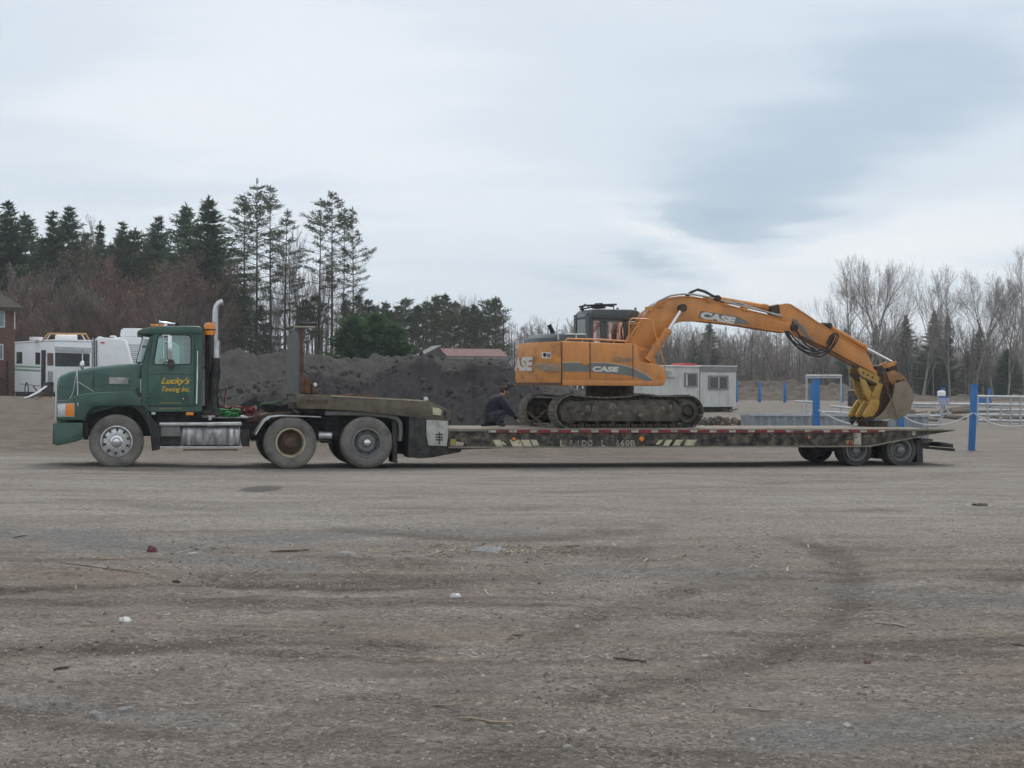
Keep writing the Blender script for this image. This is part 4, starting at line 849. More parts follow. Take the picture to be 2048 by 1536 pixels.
M['pit'] = mat('muddy_track_steel', (0.055, 0.048, 0.040), 0.85, 0.1, 0.3, 5, (0.17, 0.145, 0.115), 0.75, 3.0, 0.2, 25, dthresh=0.42)
M['shoe'] = mat('track_shoe_steel', (0.10, 0.088, 0.070), 0.7, 0.2, 0.2, 5, (0.27, 0.235, 0.18), 0.8, 4, 0.1, 30, dthresh=0.38)
M['cab_glass'] = glass('bronze_glass', (0.80, 0.62, 0.56), 0.05, 0.08)
M['bucket'] = mat('dusty_bucket_steel', (0.27, 0.215, 0.155), 0.85, 0, 0.12, 3, (0.12, 0.085, 0.06), 0.6, 3, 0.12, 30, stretch=(1, 1, 0.7), dthresh=0.5)
M['grease'] = mat('greasy_steel', (0.05, 0.038, 0.03), 0.6, 0.2, 0.3, 6, (0.16, 0.10, 0.06), 0.5, 5)
M['rod'] = mat('chrome_rod', (0.85, 0.85, 0.87), 0.32, 0.85, 0.02)
def build_excavator():
    root = empty('excavator', (E.o.x, E.o.y, 0), YE)
    def scr(u, v, z):
        p = CAMROT.transposed() @ (E.world(u, v, z) - Vector((0, 0, CAMZ))); return CX + F * p.x / -p.z
    tag(root, 'orange crawler excavator with dark slate cab chained down on the trailer deck', 'excavator')
    q = E.q
    VC = 1.245
    # --- crawler tracks: each shoe a part
    pts = [(1128, 853), (1380, 853)]
    uL, uR = E.u(1112, 0.0, 823), E.u(1407, 0.0, 823); zb = ZE; R = 0.335
    zc = zb + R; cl, cr = uL + R, uR - R
    path = []
    def arc(cu, a0, a1, n): return [(cu + R * math.cos(a0 + (a1 - a0) * k / n), zc + R * math.sin(a0 + (a1 - a0) * k / n)) for k in range(n)]
    path += [(cl + (cr - cl) * k / 40, zb) for k in range(40)]
    path += arc(cr, -math.pi / 2, math.pi / 2, 24)
    def top(t):  # sag each side of the carrier roller
        s = 0.60; x = t
        return zb + 2 * R + (0.025 if True else 0) * math.exp(-((x - s) / 0.08) ** 2) * 1.2 - 0.055 * math.sin(math.pi * min(1, x / s)) * (x < s) - 0.025 * math.sin(math.pi * (x - s) / (1 - s)) * (x >= s)
    path += [(cr + (cl - cr) * k / 40, top(1 - k / 40)) for k in range(40)]
    path += arc(cl, math.pi / 2, 3 * math.pi / 2, 24)
    path.append(path[0])
    L_ = [0.0]
    for a, b in zip(path, path[1:]): L_.append(L_[-1] + math.hypot(b[0] - a[0], b[1] - a[1]))
    n_sh = int(L_[-1] / 0.171); pitch = L_[-1] / n_sh
    def at(s):
        s %= L_[-1]
        for i in range(len(path) - 1):
            if L_[i + 1] >= s:
                t = (s - L_[i]) / max(1e-9, L_[i + 1] - L_[i]); return (path[i][0] + (path[i + 1][0] - path[i][0]) * t, path[i][1] + (path[i + 1][1] - path[i][1]) * t)
    sh = MB(); h = pitch / 2 - 0.005
    sec = [(-h, 0.0), (-h, 0.012), (-h * .62, 0.012), (-h * .58, 0.034), (-h * .42, 0.034), (-h * .38, 0.012), (-h * .06, .012), (-h * .02, .03), (h * .1, .03), (h * .14, .012), (h * .5, 0.012), (h * .54, 0.03), (h * .68, 0.03), (h * .72, 0.012), (h, 0.012), (h, 0.0)]
    sh.prism([(a, -b) for a, b in sec], 0.0, 0.50)     # grousers point to -z locally, u along travel
    sme = sh.mesh('track_shoe', smooth=False); sme.materials.append(M['shoe'])
    lk = MB(); lk.box(-h * 0.9, h * 0.9, 0.17, 0.21, 0.002, 0.075).box(-h * 0.9, h * 0.9, 0.29, 0.33, 0.002, 0.075); lme = lk.mesh('chain_link', smooth=False); lme.materials.append(M['pit'])
    for v in (0.0, 1.99):
        tr = empty('track', parent=root)
        for k in range(n_sh):
            a, b = at(k * pitch), at((k + 1) * pitch); cx_, cz_ = (a[0] + b[0]) / 2, (a[1] + b[1]) / 2; ang = math.atan2(b[1] - a[1], b[0] - a[0])
            o = bpy.data.objects.new('track_shoe', sme); COL.objects.link(o); o.parent = tr
            # inward normal of the loop (counter-clockwise run) is +z of the shoe
            o.location = (cx_, v, cz_); o.rotation_euler = (0, -ang, 0)
            if v < 1:
                o2 = bpy.data.objects.new('chain_link', lme); COL.objects.link(o2); o2.parent = tr; o2.location = o.location; o2.rotation_euler = o.rotation_euler
        # frame, rollers, sprocket and idler
        fr = MB(); fr.prism([(cl - 0.20, zb + 0.14), (cl - 0.24, zb + 0.36), (cl - 0.10, zb + 0.54), (cl + 0.5, zb + 0.575), (cr - 0.75, zb + 0.60), (cr - 0.30, zb + 0.57), (cr - 0.20, zb + 0.45), (cr - 0.20, zb + 0.13)], v + 0.03 if v < 1 else v + 0.13, v + 0.37 if v < 1 else v + 0.47)
        fr.build('track_frame', M['pit'], tr, bevel=0.03)
        for cu, nm, rr in ((cl, 'idler', R - 0.085), (cr, 'drive_sprocket', R - 0.085)):
            w = MB(); w.lathe([(0, 0.06), (0.09, 0.06), (0.10, 0.11), (rr * 0.55, 0.12), (rr * 0.6, 0.07), (rr - 0.03, 0.06), (rr, 0.09), (rr, 0.36), (rr - 0.03, 0.44), (0, 0.44)], (cu, v, zc), 26); w.build(nm, M['pit'], tr)
            hb = MB(); hb.lathe([(0, 0.015), (0.05, 0.015), (0.075, 0.03), (0.08, 0.1)], (cu, v, zc), 14); hb.build('hub', M['pit'], tr)
            if cu == cr:
                for k in range(8):
                    a = 2 * math.pi * k / 8; MB().cyl((cu + 0.15 * math.cos(a), v + 0.055, zc + 0.15 * math.sin(a)), (cu + 0.15 * math.cos(a), v + 0.08, zc + 0.15 * math.sin(a)), 0.018, n=6).build('bolt', M['pit'], tr)
        for k in range(7):
            u = cl + 0.28 + (cr - cl - 0.56) * k / 6; w = MB(); w.lathe([(0, 0.10), (0.045, 0.10), (0.05, 0.14), (0.08, 0.14), (0.08, 0.36), (0, 0.36)], (u, v, zb + 0.155), 14); w.build('bottom_roller', M['pit'], tr)
        u = cl + (cr - cl) * 0.60; MB().lathe([(0, 0.12), (0.06, 0.12), (0.06, 0.38), (0, 0.38)], (u, v, zb + 2 * R - 0.075), 12).build('carrier_roller', M['pit'], tr)
        if v < 1:   # caked mud lumps on the frame
            rn = random.Random(2); md = MB()
            for k in range(16):
                u = rn.uniform(cl + 0.2, cr - 0.4); z = rn.uniform(zb + 0.17, zb + 0.45); r = rn.uniform(0.03, 0.08)
                md.lathe([(0, -0.02 - 0.25 * r), (r * 0.6, -0.02), (r, 0.0), (r * 0.9, 0.05)], (u, v + 0.03, z), 7)
            md.v = [(a + rn.uniform(-.015, .015), b, c + rn.uniform(-.015, .015)) for a, b, c in md.v]; tag(md.build('caked_mud', mat('dried_mud', (0.20, 0.165, 0.125), 0.95, 0, 0.2, 8, bump=0.3), tr), kind='stuff')
    MB().box(cl - 0.1, cr, 0.53, 0.56, zb + 0.06, zb + 0.60).box(cl - 0.1, cr, 2.30, 2.33, zb + 0.06, zb + 0.60).build('dark_fill_sheet', M['pit'], root)  # dark sheets added behind the tracks to imitate the shade inside them
    MB().box(cl + 0.5, cr - 0.5, 0.57, 1.99, zb + 0.25, zb + 0.52).build('car_body', M['pit'], root, bevel=0.04)
    zbody = E.z(1200, 770.5, 0.03)
    cu_ = E.u(1219, VC); sl = MB(); sl.lathe([(0, 0), (0.52, 0), (0.52, 1), (0, 1)], (0, 0, 0), 28); z0, z1 = zb + 0.53, zbody - 0.01
    sl.v = [(cu_ + p[0], VC + p[2], z0 + (z1 - z0) * p[1]) for p in sl.v]; sl.build('slew_ring', M['grease'], root)
    # --- upper structure
    vn = 0.03; vf = 2.46
    top_y = lambda x: 682 + (x - 1122) * 0.039
    body = [(1123, 771), (1123, top_y(1123)), (1266, top_y(1266)), (1273.5, 690), (1281, 724), (1319, 729.5), (1327, 736), (1333, 757), (1328, 770), (1322, 772)]
    up = MB(); pb = E.poly(body, vn); up.prism(pb, vn, 0.62); up.build('right_house', M['orange'], root, bevel=0.02, segs=3)
    lefth = [(1123, 771), (1123, top_y(1123)), (1200, top_y(1200)), (1202, 735), (1330, 740), (1328, 771)]
    MB().prism(E.poly(lefth, vn), 0.622, 1.40).build('deck_frame', M['orange'], root, bevel=0.01)
    MB().prism(E.poly([(1123, 771), (1123, 684), (1192, 687), (1194, 735), (1330, 740), (1328, 771)], vn), 1.402, vf).build('left_house', M['orange'], root, bevel=0.02)
    # access doors: thin raised panels with real gaps between them
    for (xa, xb) in ((1125.3, 1178.7), (1181, 1264.6)):
        pn = MB(); pn.prism(E.poly([(xa, top_y(xa) + 3), (xb, top_y(xb) + 3), (xb, 757 if xa > 1150 else 760), (xa, 757 if xa > 1150 else 763)], vn), vn - 0.014, vn - 0.001); pn.build('access_door', M['orange'], root, bevel=0.005)
    for x, yb in ((1123.6, 769), (1179.8, 757), (1265.8, 758)):
        MB().prism(E.poly([(x - 0.7, top_y(x) + 0.5), (x + 0.7, top_y(x) + 0.5), (x + 0.7, yb), (x - 0.7, yb)], vn), vn - 0.004, vn - 0.0005).build('panel_gap', M['black'], root)
    MB().prism(E.poly([(1162, 722.5), (1175, 723), (1175, 731), (1162, 730.5)], vn), vn - 0.03, vn - 0.0145).build('door_latch', M['orange_worn'], root, bevel=0.008)
    # side skirt fold at the bottom edge
    MB().prism(E.poly([(1124, 760), (1300, 762), (1330, 757), (1328, 769), (1320, 771), (1124, 771)], vn), vn - 0.022, vn - 0.0155).build('skirt', M['orange'], root, bevel=0.004)
    # counterweight: bowed in plan, belly line at the bottom
    cw = MB(); secs = []
    uc = E.u(1121.5, vn); zt_, zb_ = E.z(1100, 683, vn), E.z(1100, 770.5, vn); rear = E.u(1034, VC, 740)
    plan = []
    nn = 26
    hw = (vf - vn) / 2; vc = (vf + vn) / 2; dep = uc - rear
    for k in range(nn + 1):
        t = -math.pi / 2 + math.pi * k / nn; ex = 0.78
        s_ = math.copysign(abs(math.sin(t)) ** ex, math.sin(t)); c_ = abs(math.cos(t)) ** ex
        plan.append((c_, s_))
    lo, hi = 0.05, 2.6
    for _ in range(30):
        dep = (lo + hi) / 2; left = min(scr(uc - dep * c, vc + hw * s_, zb_ + 0.3) for c, s_ in plan)
        if left < 1031: hi = dep
        else: lo = dep
    for (z, kx, kv) in ((zb_, 0.93, 0.975), (zb_ + 0.06, 0.985, 0.995), (zb_ + 0.14, 1.0, 1.0), (zb_ + 0.50, 1.0, 1.0), (zb_ + 0.62, 0.975, 0.99), (zb_ + 0.76, 0.92, 0.975), (zt_ - 0.03, 0.86, 0.955), (zt_, 0.82, 0.94)):
        secs.append([(uc, vc - hw * kv, z)] + [(uc - 0.002 - dep * c * kx, vc + hw * s * kv, z) for c, s in plan] + [(uc, vc + hw * kv, z)])
    cw.loft(secs); cwo = cw.build('counterweight', M['orange_worn'], root, sharp=0.8)
    MB().loft([[(a + (0.0 if abs(a - uc) < .01 else -0.006), vc + (b - vc) * 1.004, zb_ + dz) for a, b, _ in secs[2]] for dz in (0.005, 0.055)], caps=False).build('shade_dirt_band', mat('shadowed_dirty_brown', (0.16, 0.085, 0.045), 0.8, 0, 0.2, 4, (0.07, 0.055, 0.045), 0.7, 4), cwo)  # dirt along the lower edge, with the shade there painted into its brown
    # lettering wrapped on the counterweight's rear: ASE shows round the bend
    def wrap(s, name, mm, x0, w, z, hgt, bold=0.05):
        """lay letters on the counterweight by arc length from the near corner, going round the rear"""
        ob = text(s, name, mm, cwo, (0, 0, 0), w, hgt, shear=0.10, bold=bold); sec = secs[3]
        arc_ = [0.0]
        for a, b in zip(sec, sec[1:]): arc_.append(arc_[-1] + math.hypot(b[0] - a[0], b[1] - a[1]))
        bm = bmesh.new(); bm.from_mesh(ob.data); bmesh.ops.triangulate(bm, faces=bm.faces); bmesh.ops.subdivide_edges(bm, edges=bm.edges, cuts=2, use_grid_fill=True); bm.to_mesh(ob.data); bm.free()
        for vtx in ob.data.vertices:
            s_ = x0 + (w - vtx.co.x); i = max(0, min(len(arc_) - 2, sum(1 for L in arc_ if L <= s_) - 1)); t = (s_ - arc_[i]) / (arc_[i + 1] - arc_[i])
            a, b = sec[i], sec[i + 1]; pu, pv = a[0] + (b[0] - a[0]) * t, a[1] + (b[1] - a[1]) * t; dx, dv = b[0] - a[0], b[1] - a[1]; ll = math.hypot(dx, dv); nx, nv = dv / ll, -dx / ll
            if nx > 0 and pu < uc - 0.3: nx, nv = -nx, -nv
            if nv > 0 and pv < vc: nx, nv = nx, nv
            ou, ov = pu - (uc - 0.3), pv - vc
            if nx * ou + nv * ov < 0: nx, nv = -nx, -nv
            vtx.co = (pu + nx * 0.012, pv + nv * 0.012, z + vtx.co.z)
        return ob
    arc_ = 0.0; X0_ = 0.5
    for a, b in zip(secs[3], secs[3][1:]):
        arc_ += math.hypot(b[0] - a[0], b[1] - a[1])
        if scr(b[0], b[1], zb_ + 0.4) < 1068: X0_ = arc_; break
    wrap('CASE', 'counterweight_lettering', M['white_decal'], X0_, 1.75, E.z(1050, 741, .1), 0.30)
    MB().prism(E.poly([(1084, 704), (1102, 705), (1102, 717), (1084, 716)], vn), vn - 0.006, vn + 0.02).build('counterweight_decal', M['white_decal'], cwo)
    MB().prism(E.poly([(1087, 706), (1092, 706), (1093, 712), (1089, 714), (1086, 711)], vn - 0.01), vn - 0.012, vn - 0.0065).build('decal_mark', M['black'], cwo)
    MB().prism(E.poly([(1094, 707), (1101, 707.5), (1101, 715), (1094, 714)], vn - 0.01), vn - 0.0115, vn - 0.0065).build('decal_mark', M['slate_decal'], cwo)
    MB().prism(E.poly([(1080, 725), (1121, 726), (1121, 743), (1072, 741), (1068, 732)], vn), vn - 0.006, vn + 0.02).build('scuffed_stripe', mat('scuffed_stripe', (0.30, 0.26, 0.19), 0.7, 0, 0.2, 6, (0.5, 0.22, 0.06), 0.9, 5, stretch=(0.5, 1, 2)), cwo)
    # --- stripe and lettering on the side panels
    dv = vn - 0.016
    def decal(poly, name, mm, off=0.0, parent=root): MB().prism(E.poly(poly, vn), vn - 0.0185 - off, vn - 0.0155 - off).build(name, mm, parent)
    decal([(1125.5, 725.5), (1178.5, 725.5), (1178.5, 743.5), (1125.5, 743)], 'side_stripe', M['slate_decal'])
    decal([(1181.2, 725.5), (1205, 726.5), (1225, 728), (1248, 732), (1264.4, 737), (1264.4, 752.5), (1240, 749), (1181.2, 744)], 'side_stripe', M['slate_decal'])
    MB().prism(E.poly([(1267, 738), (1280, 744), (1294, 752), (1306, 761), (1318, 769), (1300, 766), (1284, 759), (1267, 753.5)], vn), vn - 0.003, vn - 0.0005).build('side_stripe', M['slate_decal'], root)
    decal([(1125.5, 723.8), (1178.5, 723.8), (1178.5, 725.2), (1125.5, 725.2)], 'pinstripe', M['cream_line'])
    decal([(1181.2, 723.8), (1205, 724.8), (1225, 726.3), (1248, 730.2), (1264.4, 735.2), (1264.4, 736.6), (1248, 731.7), (1225, 727.7), (1205, 726.2), (1181.2, 725.2)], 'pinstripe', M['cream_line'])
    MB().prism(E.poly([(1267, 735.8), (1282, 742.5), (1297, 751), (1308, 759.5), (1306, 760), (1294, 751.5), (1280, 743.6), (1267, 737.4)], vn), vn - 0.003, vn - 0.0005).build('pinstripe', M['cream_line'], root)
    o = q(1184, 743.3, vn); o1 = q(1184, 732.3, vn); text('CASE', 'side_lettering', M['white_decal'], root, (o[0], vn - 0.019, o[1]), E.u(1237, vn, 738) - o[0], o1[1] - o[1], shear=0.12, bold=0.06, rot=math.radians(-0.6))
    o = q(1227, 723.5, vn); o1 = q(1227, 714.5, vn); text('CX130', 'model_lettering', M['slate_decal'], root, (o[0], vn - 0.0165, o[1]), E.u(1262, vn, 720) - o[0], o1[1] - o[1], shear=0.25, bold=0.035, rot=math.radians(-0.6))
    # --- engine hood, exhaust stub, rails
    hd = MB(); hsec = []; uh_ = E.u(1176, 0.25, 680); zh0, zh1 = zt_ - 0.02, E.z(1120, 666.5, 0.3)
    lo, hi = 0.3, 2.6
    for _ in range(30):
        hdp = (lo + hi) / 2; left = min(scr(uh_ - 0.3 - (hdp - 0.3) * c, vc + 0.99 * s_, zh0) for c, s_ in plan)
        if left < 1048: hi = hdp
        else: lo = hdp
    for (z, kx, kv, ins) in ((zh0, 1.0, 1.0, 0.0), (zh1 - 0.09, 0.955, 0.99, 0.0), (zh1 - 0.02, 0.78, 0.97, 0.01), (zh1, 0.70, 0.94, 0.03)):
        hsec.append([(uh_ - ins, vc - 0.99 * kv, z)] + [(uh_ - 0.3 - (hdp - 0.3) * c * kx, vc + 0.99 * s_ * kv, z) for c, s_ in plan] + [(uh_ - ins, vc + 0.99 * kv, z)])
    hd.loft(hsec); hd.build('engine_hood', M['slate'], root, sharp=0.5)
    for x in (1116, 1152): MB().prism(E.poly([(x - 1.5, 668), (x + 1.5, 668), (x + 2, 679), (x - 1, 679)], 0.24), 0.225, 0.25).build('hood_latch', M['alu'], root)
    MB().tube([E.p3(1106, 668, 0.8), E.p3(1103, 659, 0.8), E.p3(1098, 650, 0.8)], [0.05, 0.045, 0.05], 10).build('exhaust_stub', M['black'], root)
    rl = MB(); rl.tube([E.p3(1131, 682, 0.1), E.p3(1134, 677.5, 0.1), E.p3(1200, 679, 0.1), E.p3(1250, 682.5, 0.1), E.p3(1252, 687, 0.1)], 0.018, 6)
    for x in (1165, 1197, 1228): rl.tube([E.p3(x, 679, 0.1), E.p3(x, 686, 0.1)], 0.014, 5)
    rl.build('handrail', M['orange'], root)
    gr = MB(); gr.tube([E.p3(1251, 684, 0.2), E.p3(1258, 668, 0.2), E.p3(1259, 644, 0.2), E.p3(1261, 639, 0.2), E.p3(1265, 637, 0.2), E.p3(1297, 638.5, 0.2), E.p3(1301, 645, 0.2), E.p3(1297, 662, 0.2)], 0.016, 6).tube([E.p3(1252, 684, 0.2), E.p3(1281, 643, 0.2)], 0.016, 6).tube([E.p3(1281, 641, 0.2), E.p3(1293, 655, 0.2)], 0.012, 5).tube([E.p3(1259, 648, .2), E.p3(1280, 645, .2)], 0.012, 5)
    gr.build('step_rail', M['orange'], root)
    MB().tube([E.p3(1307, 640, 0.35), E.p3(1308, 660, 0.2), E.p3(1320, 695, 0.05), E.p3(1329, 728, 0.04), E.p3(1331, 756, 0.04)], 0.012, 5).build('front_rail', M['orange'], root)
    # --- cab on the far side
    c0, c1 = 1.45, 2.40
    cabp = [(1177, 690), (1177, 634), (1180, 626), (1185, 619.5), (1192, 617.5), (1265, 619), (1276, 621), (1281, 626), (1285, 640), (1290, 690)]
    zt2 = [(1178, 686), (1178, 640)]
    w1 = [(1186.5, 684), (1186.5, 644), (1188, 641), (1200.5, 641), (1202, 644), (1202, 684)]
    w2 = [(1214.5, 684), (1214.5, 646), (1216.5, 643), (1243, 643), (1247, 647), (1251, 684)]
    # near side wall as posts and rails round the two panes
    fr = MB()
    def bar(poly, va=c0, vb=c0 + 0.06): fr.prism(E.poly(poly, c0), va, vb)
    bar([(1177, 690), (1177, 632), (1186.5, 638), (1186.5, 690)]); bar([(1202, 690), (1202, 641), (1214.5, 643), (1214.5, 690)]); bar([(1251.5, 690), (1247.5, 645), (1256, 641), (1262, 690)])
    bar([(1186.6, 642), (1188, 638), (1246, 640), (1247, 646), (1243, 643.3), (1216, 643.3), (1214.5, 646), (1202, 644), (1200, 641.3), (1188, 641.3)])
    fr.build('cab_side_frame', M['slate'], root)
    rfp = [(1177, 634), (1180, 626), (1185, 619.5), (1192, 617.5), (1265, 619), (1276, 621), (1282, 627), (1286, 641), (1262, 641.5), (1177, 638)]
    MB().prism(E.poly(rfp, c0), c0 - 0.01, c1 + 0.01).build('cab_roof', M['slate'], root, bevel=0.05, segs=3, sharp=0.8)
    MB().prism(E.poly(w1, c0), c0 + 0.02, c0 + 0.028).build('cab_side_pane', M['cab_glass'], root)
    MB().prism(E.poly(w2, c0), c0 + 0.02, c0 + 0.028).build('cab_side_pane', M['cab_glass'], root)
    ub = E.u(1177, c0, 650); uf_ = E.u(1285, c0, 650); zlo, zhi = E.z(1177, 690, c0), E.z(1177, 636, c0); zw0, zw1 = E.z(1177, 668, c0), zhi - 0.02
    bk = MB(); bk.box(ub - 0.002, ub + 0.05, c0 + 0.062, c0 + 0.2, zlo, zhi + .1); bk.box(ub - 0.002, ub + 0.05, c1 - 0.16, c1, zlo, zhi + .1); bk.box(ub - 0.002, ub + 0.05, c0 + 0.2, c1 - 0.16, zlo, zw0); bk.build('cab_rear_frame', M['slate'], root)
    MB().box(ub + 0.01, ub + 0.018, c0 + 0.2, c1 - 0.16, zw0, zhi + .1).build('cab_rear_pane', M['cab_glass'], root)
    MB().box(ub + 0.05, ub + 0.12, c1 - 0.07, c1, zlo, zhi).box(uf_ - 0.35, uf_ - 0.26, c1 - 0.07, c1, zlo, zhi).box(E.u(1208, c0), E.u(1214, c0), c1 - .07, c1, zlo, zhi).build('cab_far_post', M['slate'], root)
    MB().box(ub + 0.05, uf_ - 0.2, c1 - 0.05, c1 - 0.042, zlo + 0.3, zhi - 0.0).build('cab_far_pane', M['cab_glass'], root)
    MB().prism(E.poly([(1285, 642), (1290, 690), (1288, 690), (1283, 642)], c0), c0 + .06, c1).build('cab_front_pane', M['cab_glass'], root)
    MB().prism(E.poly([(1290, 690), (1285, 641), (1279, 641), (1284, 690)], c0), c0, c0 + 0.06).prism(E.poly([(1290, 690), (1285, 641), (1279, 641), (1284, 690)], c0), c1 - 0.06, c1).build('cab_front_post', M['slate'], root)
    se = MB(); su = E.u(1205, 1.9); se.box(su, su + 0.5, 1.7, 2.15, zlo, zlo + 0.12); se.box(su - 0.08, su + 0.08, 1.7, 2.15, zlo + 0.1, zlo + 0.52); se.build('seat', M['black'], root, bevel=0.04)
    hosein = MB(); hosein.tube([E.p3(1226, 684, 1.6), E.p3(1224, 660, 1.6), E.p3(1229, 648, 1.6), E.p3(1236, 645, 1.6)], 0.018, 5).tube([E.p3(1245, 682, 1.6), E.p3(1242, 660, 1.6), E.p3(1246, 648, 1.6)], 0.018, 5); hosein.build('cab_lever', M['black'], root)
    # lamp rack lying on the cab roof
    rk = MB(); rr = random.Random(5)
    rk.tube([E.p3(1158, 614, 1.7), E.p3(1172, 611, 1.7), E.p3(1233, 609, 1.7)], 0.022, 6).tube([E.p3(1166, 618, 1.9), E.p3(1200, 610, 1.9), E.p3(1228, 613, 1.9), E.p3(1227, 619, 1.9)], 0.018, 5)
    rk.tube([E.p3(1160, 620, 1.8), E.p3(1170, 609, 1.8), E.p3(1178, 613, 1.8)], 0.02, 5).tube([E.p3(1164, 613, 2.1), E.p3(1166, 624, 2.1)], 0.03, 6).tube([E.p3(1190, 611, 1.7), E.p3(1205, 610, 1.7)], 0.05, 6)
    rk.build('roof_rack', M['black'], root)
    MB().box(E.u(1186, 1.8), E.u(1206, 1.8), 1.65, 1.95, E.z(1190, 617, 1.8), E.z(1190, 612, 1.8)).build('roof_lamp', M['black'], root, bevel=0.02)
    for x in (1235, 1271): MB().cyl(E.p3(x, 620, 1.7), E.p3(x, 615.5, 1.7), 0.025, n=8).build('roof_knob', M['black'], root)
    # --- boom: welded box, bent
    b0, b1 = 0.78, 1.14
    bo = [(1262, 712), (1268, 672), (1280, 645), (1292, 626), (1314, 608), (1338, 596), (1360, 592), (1385, 592.5), (1414, 598), (1472, 613.5), (1531, 628), (1572, 640), (1590, 648), (1596, 656), (1592, 664), (1572, 665.5), (1531, 659.5), (1472, 650), (1399, 642), (1366, 642.5), (1352, 646), (1330, 663), (1300, 695), (1284, 716), (1272, 720)]
    bm_ = MB(); bm_.prism(E.poly(bo, b0), b0, b1); bmo = bm_.build('boom', M['orange'], root, bevel=0.012)
    edge = [(1268, 672), (1280, 645), (1292, 626), (1314, 608), (1338, 596), (1360, 592), (1385, 592.5), (1414, 598), (1472, 613.5), (1531, 628), (1572, 640)]
    e1 = E.poly(edge, b0); e2 = E.poly([(x + 0.6, y + 2.2) for x, y in edge], b0)
    MB().prism(e1 + e2[::-1], b0 - 0.02, b1 + 0.02).build('boom_top_flange', M['orange'], bmo)
    edge = [(1592, 664), (1572, 665.5), (1531, 659.5), (1472, 650), (1399, 642), (1366, 642.5), (1352, 646), (1330, 663), (1300, 695)]
    e1 = E.poly(edge, b0); e2 = E.poly([(x - 0.4, y - 2.2) for x, y in edge], b0); MB().prism(e1 + e2[::-1], b0 - 0.02, b1 + 0.02).build('boom_bottom_flange', M['orange_worn'], bmo)
    # boom decal
    MB().prism(E.poly([(1397, 636), (1401, 621.5), (1470, 632.5), (1484, 637), (1494, 643), (1499.5, 649), (1480, 648.5), (1440, 643)], b0), b0 - 0.006, b0 - 0.001).build('boom_decal', M['slate_decal'], bmo)
    o = q(1400, 636.5, b0); o1 = q(1400, 622, b0); text('CASE', 'boom_lettering', M['white_decal'], bmo, (o[0], b0 - 0.0065, o[1]), (E.u(1471, b0, 630) - o[0]), o1[1] - o[1], shear=0.12, bold=0.065, rot=math.radians(-8.5))
    # steel pipes along the boom top
    pp = MB()
    for k, v in enumerate((b0 + 0.03, b0 + 0.12)):
        pp.tube([E.p3(x, y - 2.5 + k, v) for x, y in ((1285, 636), (1296, 622), (1316, 605), (1340, 593.5), (1362, 590), (1388, 591), (1416, 596), (1472, 611), (1531, 625.5), (1566, 634))], 0.018, 6)
    pp.build('hydraulic_pipe', M['pale_metal'], bmo)
    for (x, y) in ((1300, 619), (1320, 611), (1418, 602), (1452, 610), (1490, 619), (1318, 612)):
        c = E.p3(x, y, b0); MB().box(c.x - 0.05, c.x + 0.05, b0 - 0.03, b0 + 0.16, c.z - 0.03, c.z + 0.06).build('pipe_clamp', M['orange_worn'], bmo)
    MB().tube([E.p3(1372, 592, b0 + .05), E.p3(1381, 585, b0 + .05), E.p3(1394, 579.5, b0 + .05), E.p3(1408, 583, b0 + .05), E.p3(1422, 590, b0 + .05), E.p3(1432, 595, b0 + .05)], 0.028, 7).build('hose', M['rubber'], bmo)
    MB().tube([E.p3(1376, 592, b0 + .15), E.p3(1384, 584, b0 + .15), E.p3(1396, 578.5, b0 + .15), E.p3(1411, 583, b0 + .15), E.p3(1425, 591, b0 + .15), E.p3(1433, 596, b0 + .15)], 0.024, 7).build('hose', M['rubber'], bmo)
    # boom cylinders, one each side
    for v in (b0 - 0.17, b1 + 0.17):
        nm = empty('boom_cylinder', parent=root); A, B, Cc, D = E.p3(1294, 722, v), E.p3(1334, 664, v), E.p3(1337, 660, v), E.p3(1365, 616, v)
        MB().cyl(A, B, 0.083, n=16).build('barrel', M['orange'], nm); MB().cyl(B - (B - A) * 0.04, Cc, 0.092, n=16).build('gland', M['orange_worn'], nm); MB().cyl(Cc, D, 0.036, n=12).build('rod', M['rod'], nm)
        MB().lathe([(0, -0.06), (0.085, -0.06), (0.09, 0), (0.085, 0.09), (0, 0.09)], tuple(D), 16).build('pin_boss', M['grease'], nm)
        MB().tube([A + Vector((0.10, -.04, .1)), A + (B - A) * 0.5 + Vector((.09, -.06, .03)), B + Vector((.05, -.06, 0.05))], 0.013, 5).build('feed_pipe', M['orange'], nm)
    MB().prism(E.poly([(1262, 726), (1268, 690), (1300, 700), (1312, 728)], 0.7), 0.63, 0.76).prism(E.poly([(1262, 726), (1268, 690), (1300, 700), (1312, 728)], 0.7), 1.16, 1.29).build('boom_foot_bracket', M['orange_worn'], root)
    # stick cylinder on top of the boom
    sc = empty('stick_cylinder', parent=root); vm = (b0 + b1) / 2 - 0.05
    A, B, D = E.p3(1431, 597.5, vm), E.p3(1535, 615.5, vm), E.p3(1546, 618, vm)
    MB().cyl(A, B, 0.064, n=14).build('barrel', M['orange'], sc); MB().cyl(A + (B - A) * 0.9, B, 0.076, n=14).build('gland', M['orange_worn'], sc); MB().cyl(B, D, 0.04, n=10).build('rod', M['rod'], sc)
    MB().lathe([(0, -0.13), (0.075, -0.13), (0.08, 0.13), (0, 0.13)], tuple(A), 14).build('pin_boss', M['grease'], sc)
    MB().prism(E.poly([(1411, 598), (1419, 592), (1434, 591), (1441, 600), (1443, 607)], b0), b0 + 0.05, b0 + 0.11).prism(E.poly([(1411, 598), (1419, 592), (1434, 591), (1441, 600), (1443, 607)], b0), b1 - 0.11, b1 - 0.05).build('cylinder_lug', M['orange'], bmo)
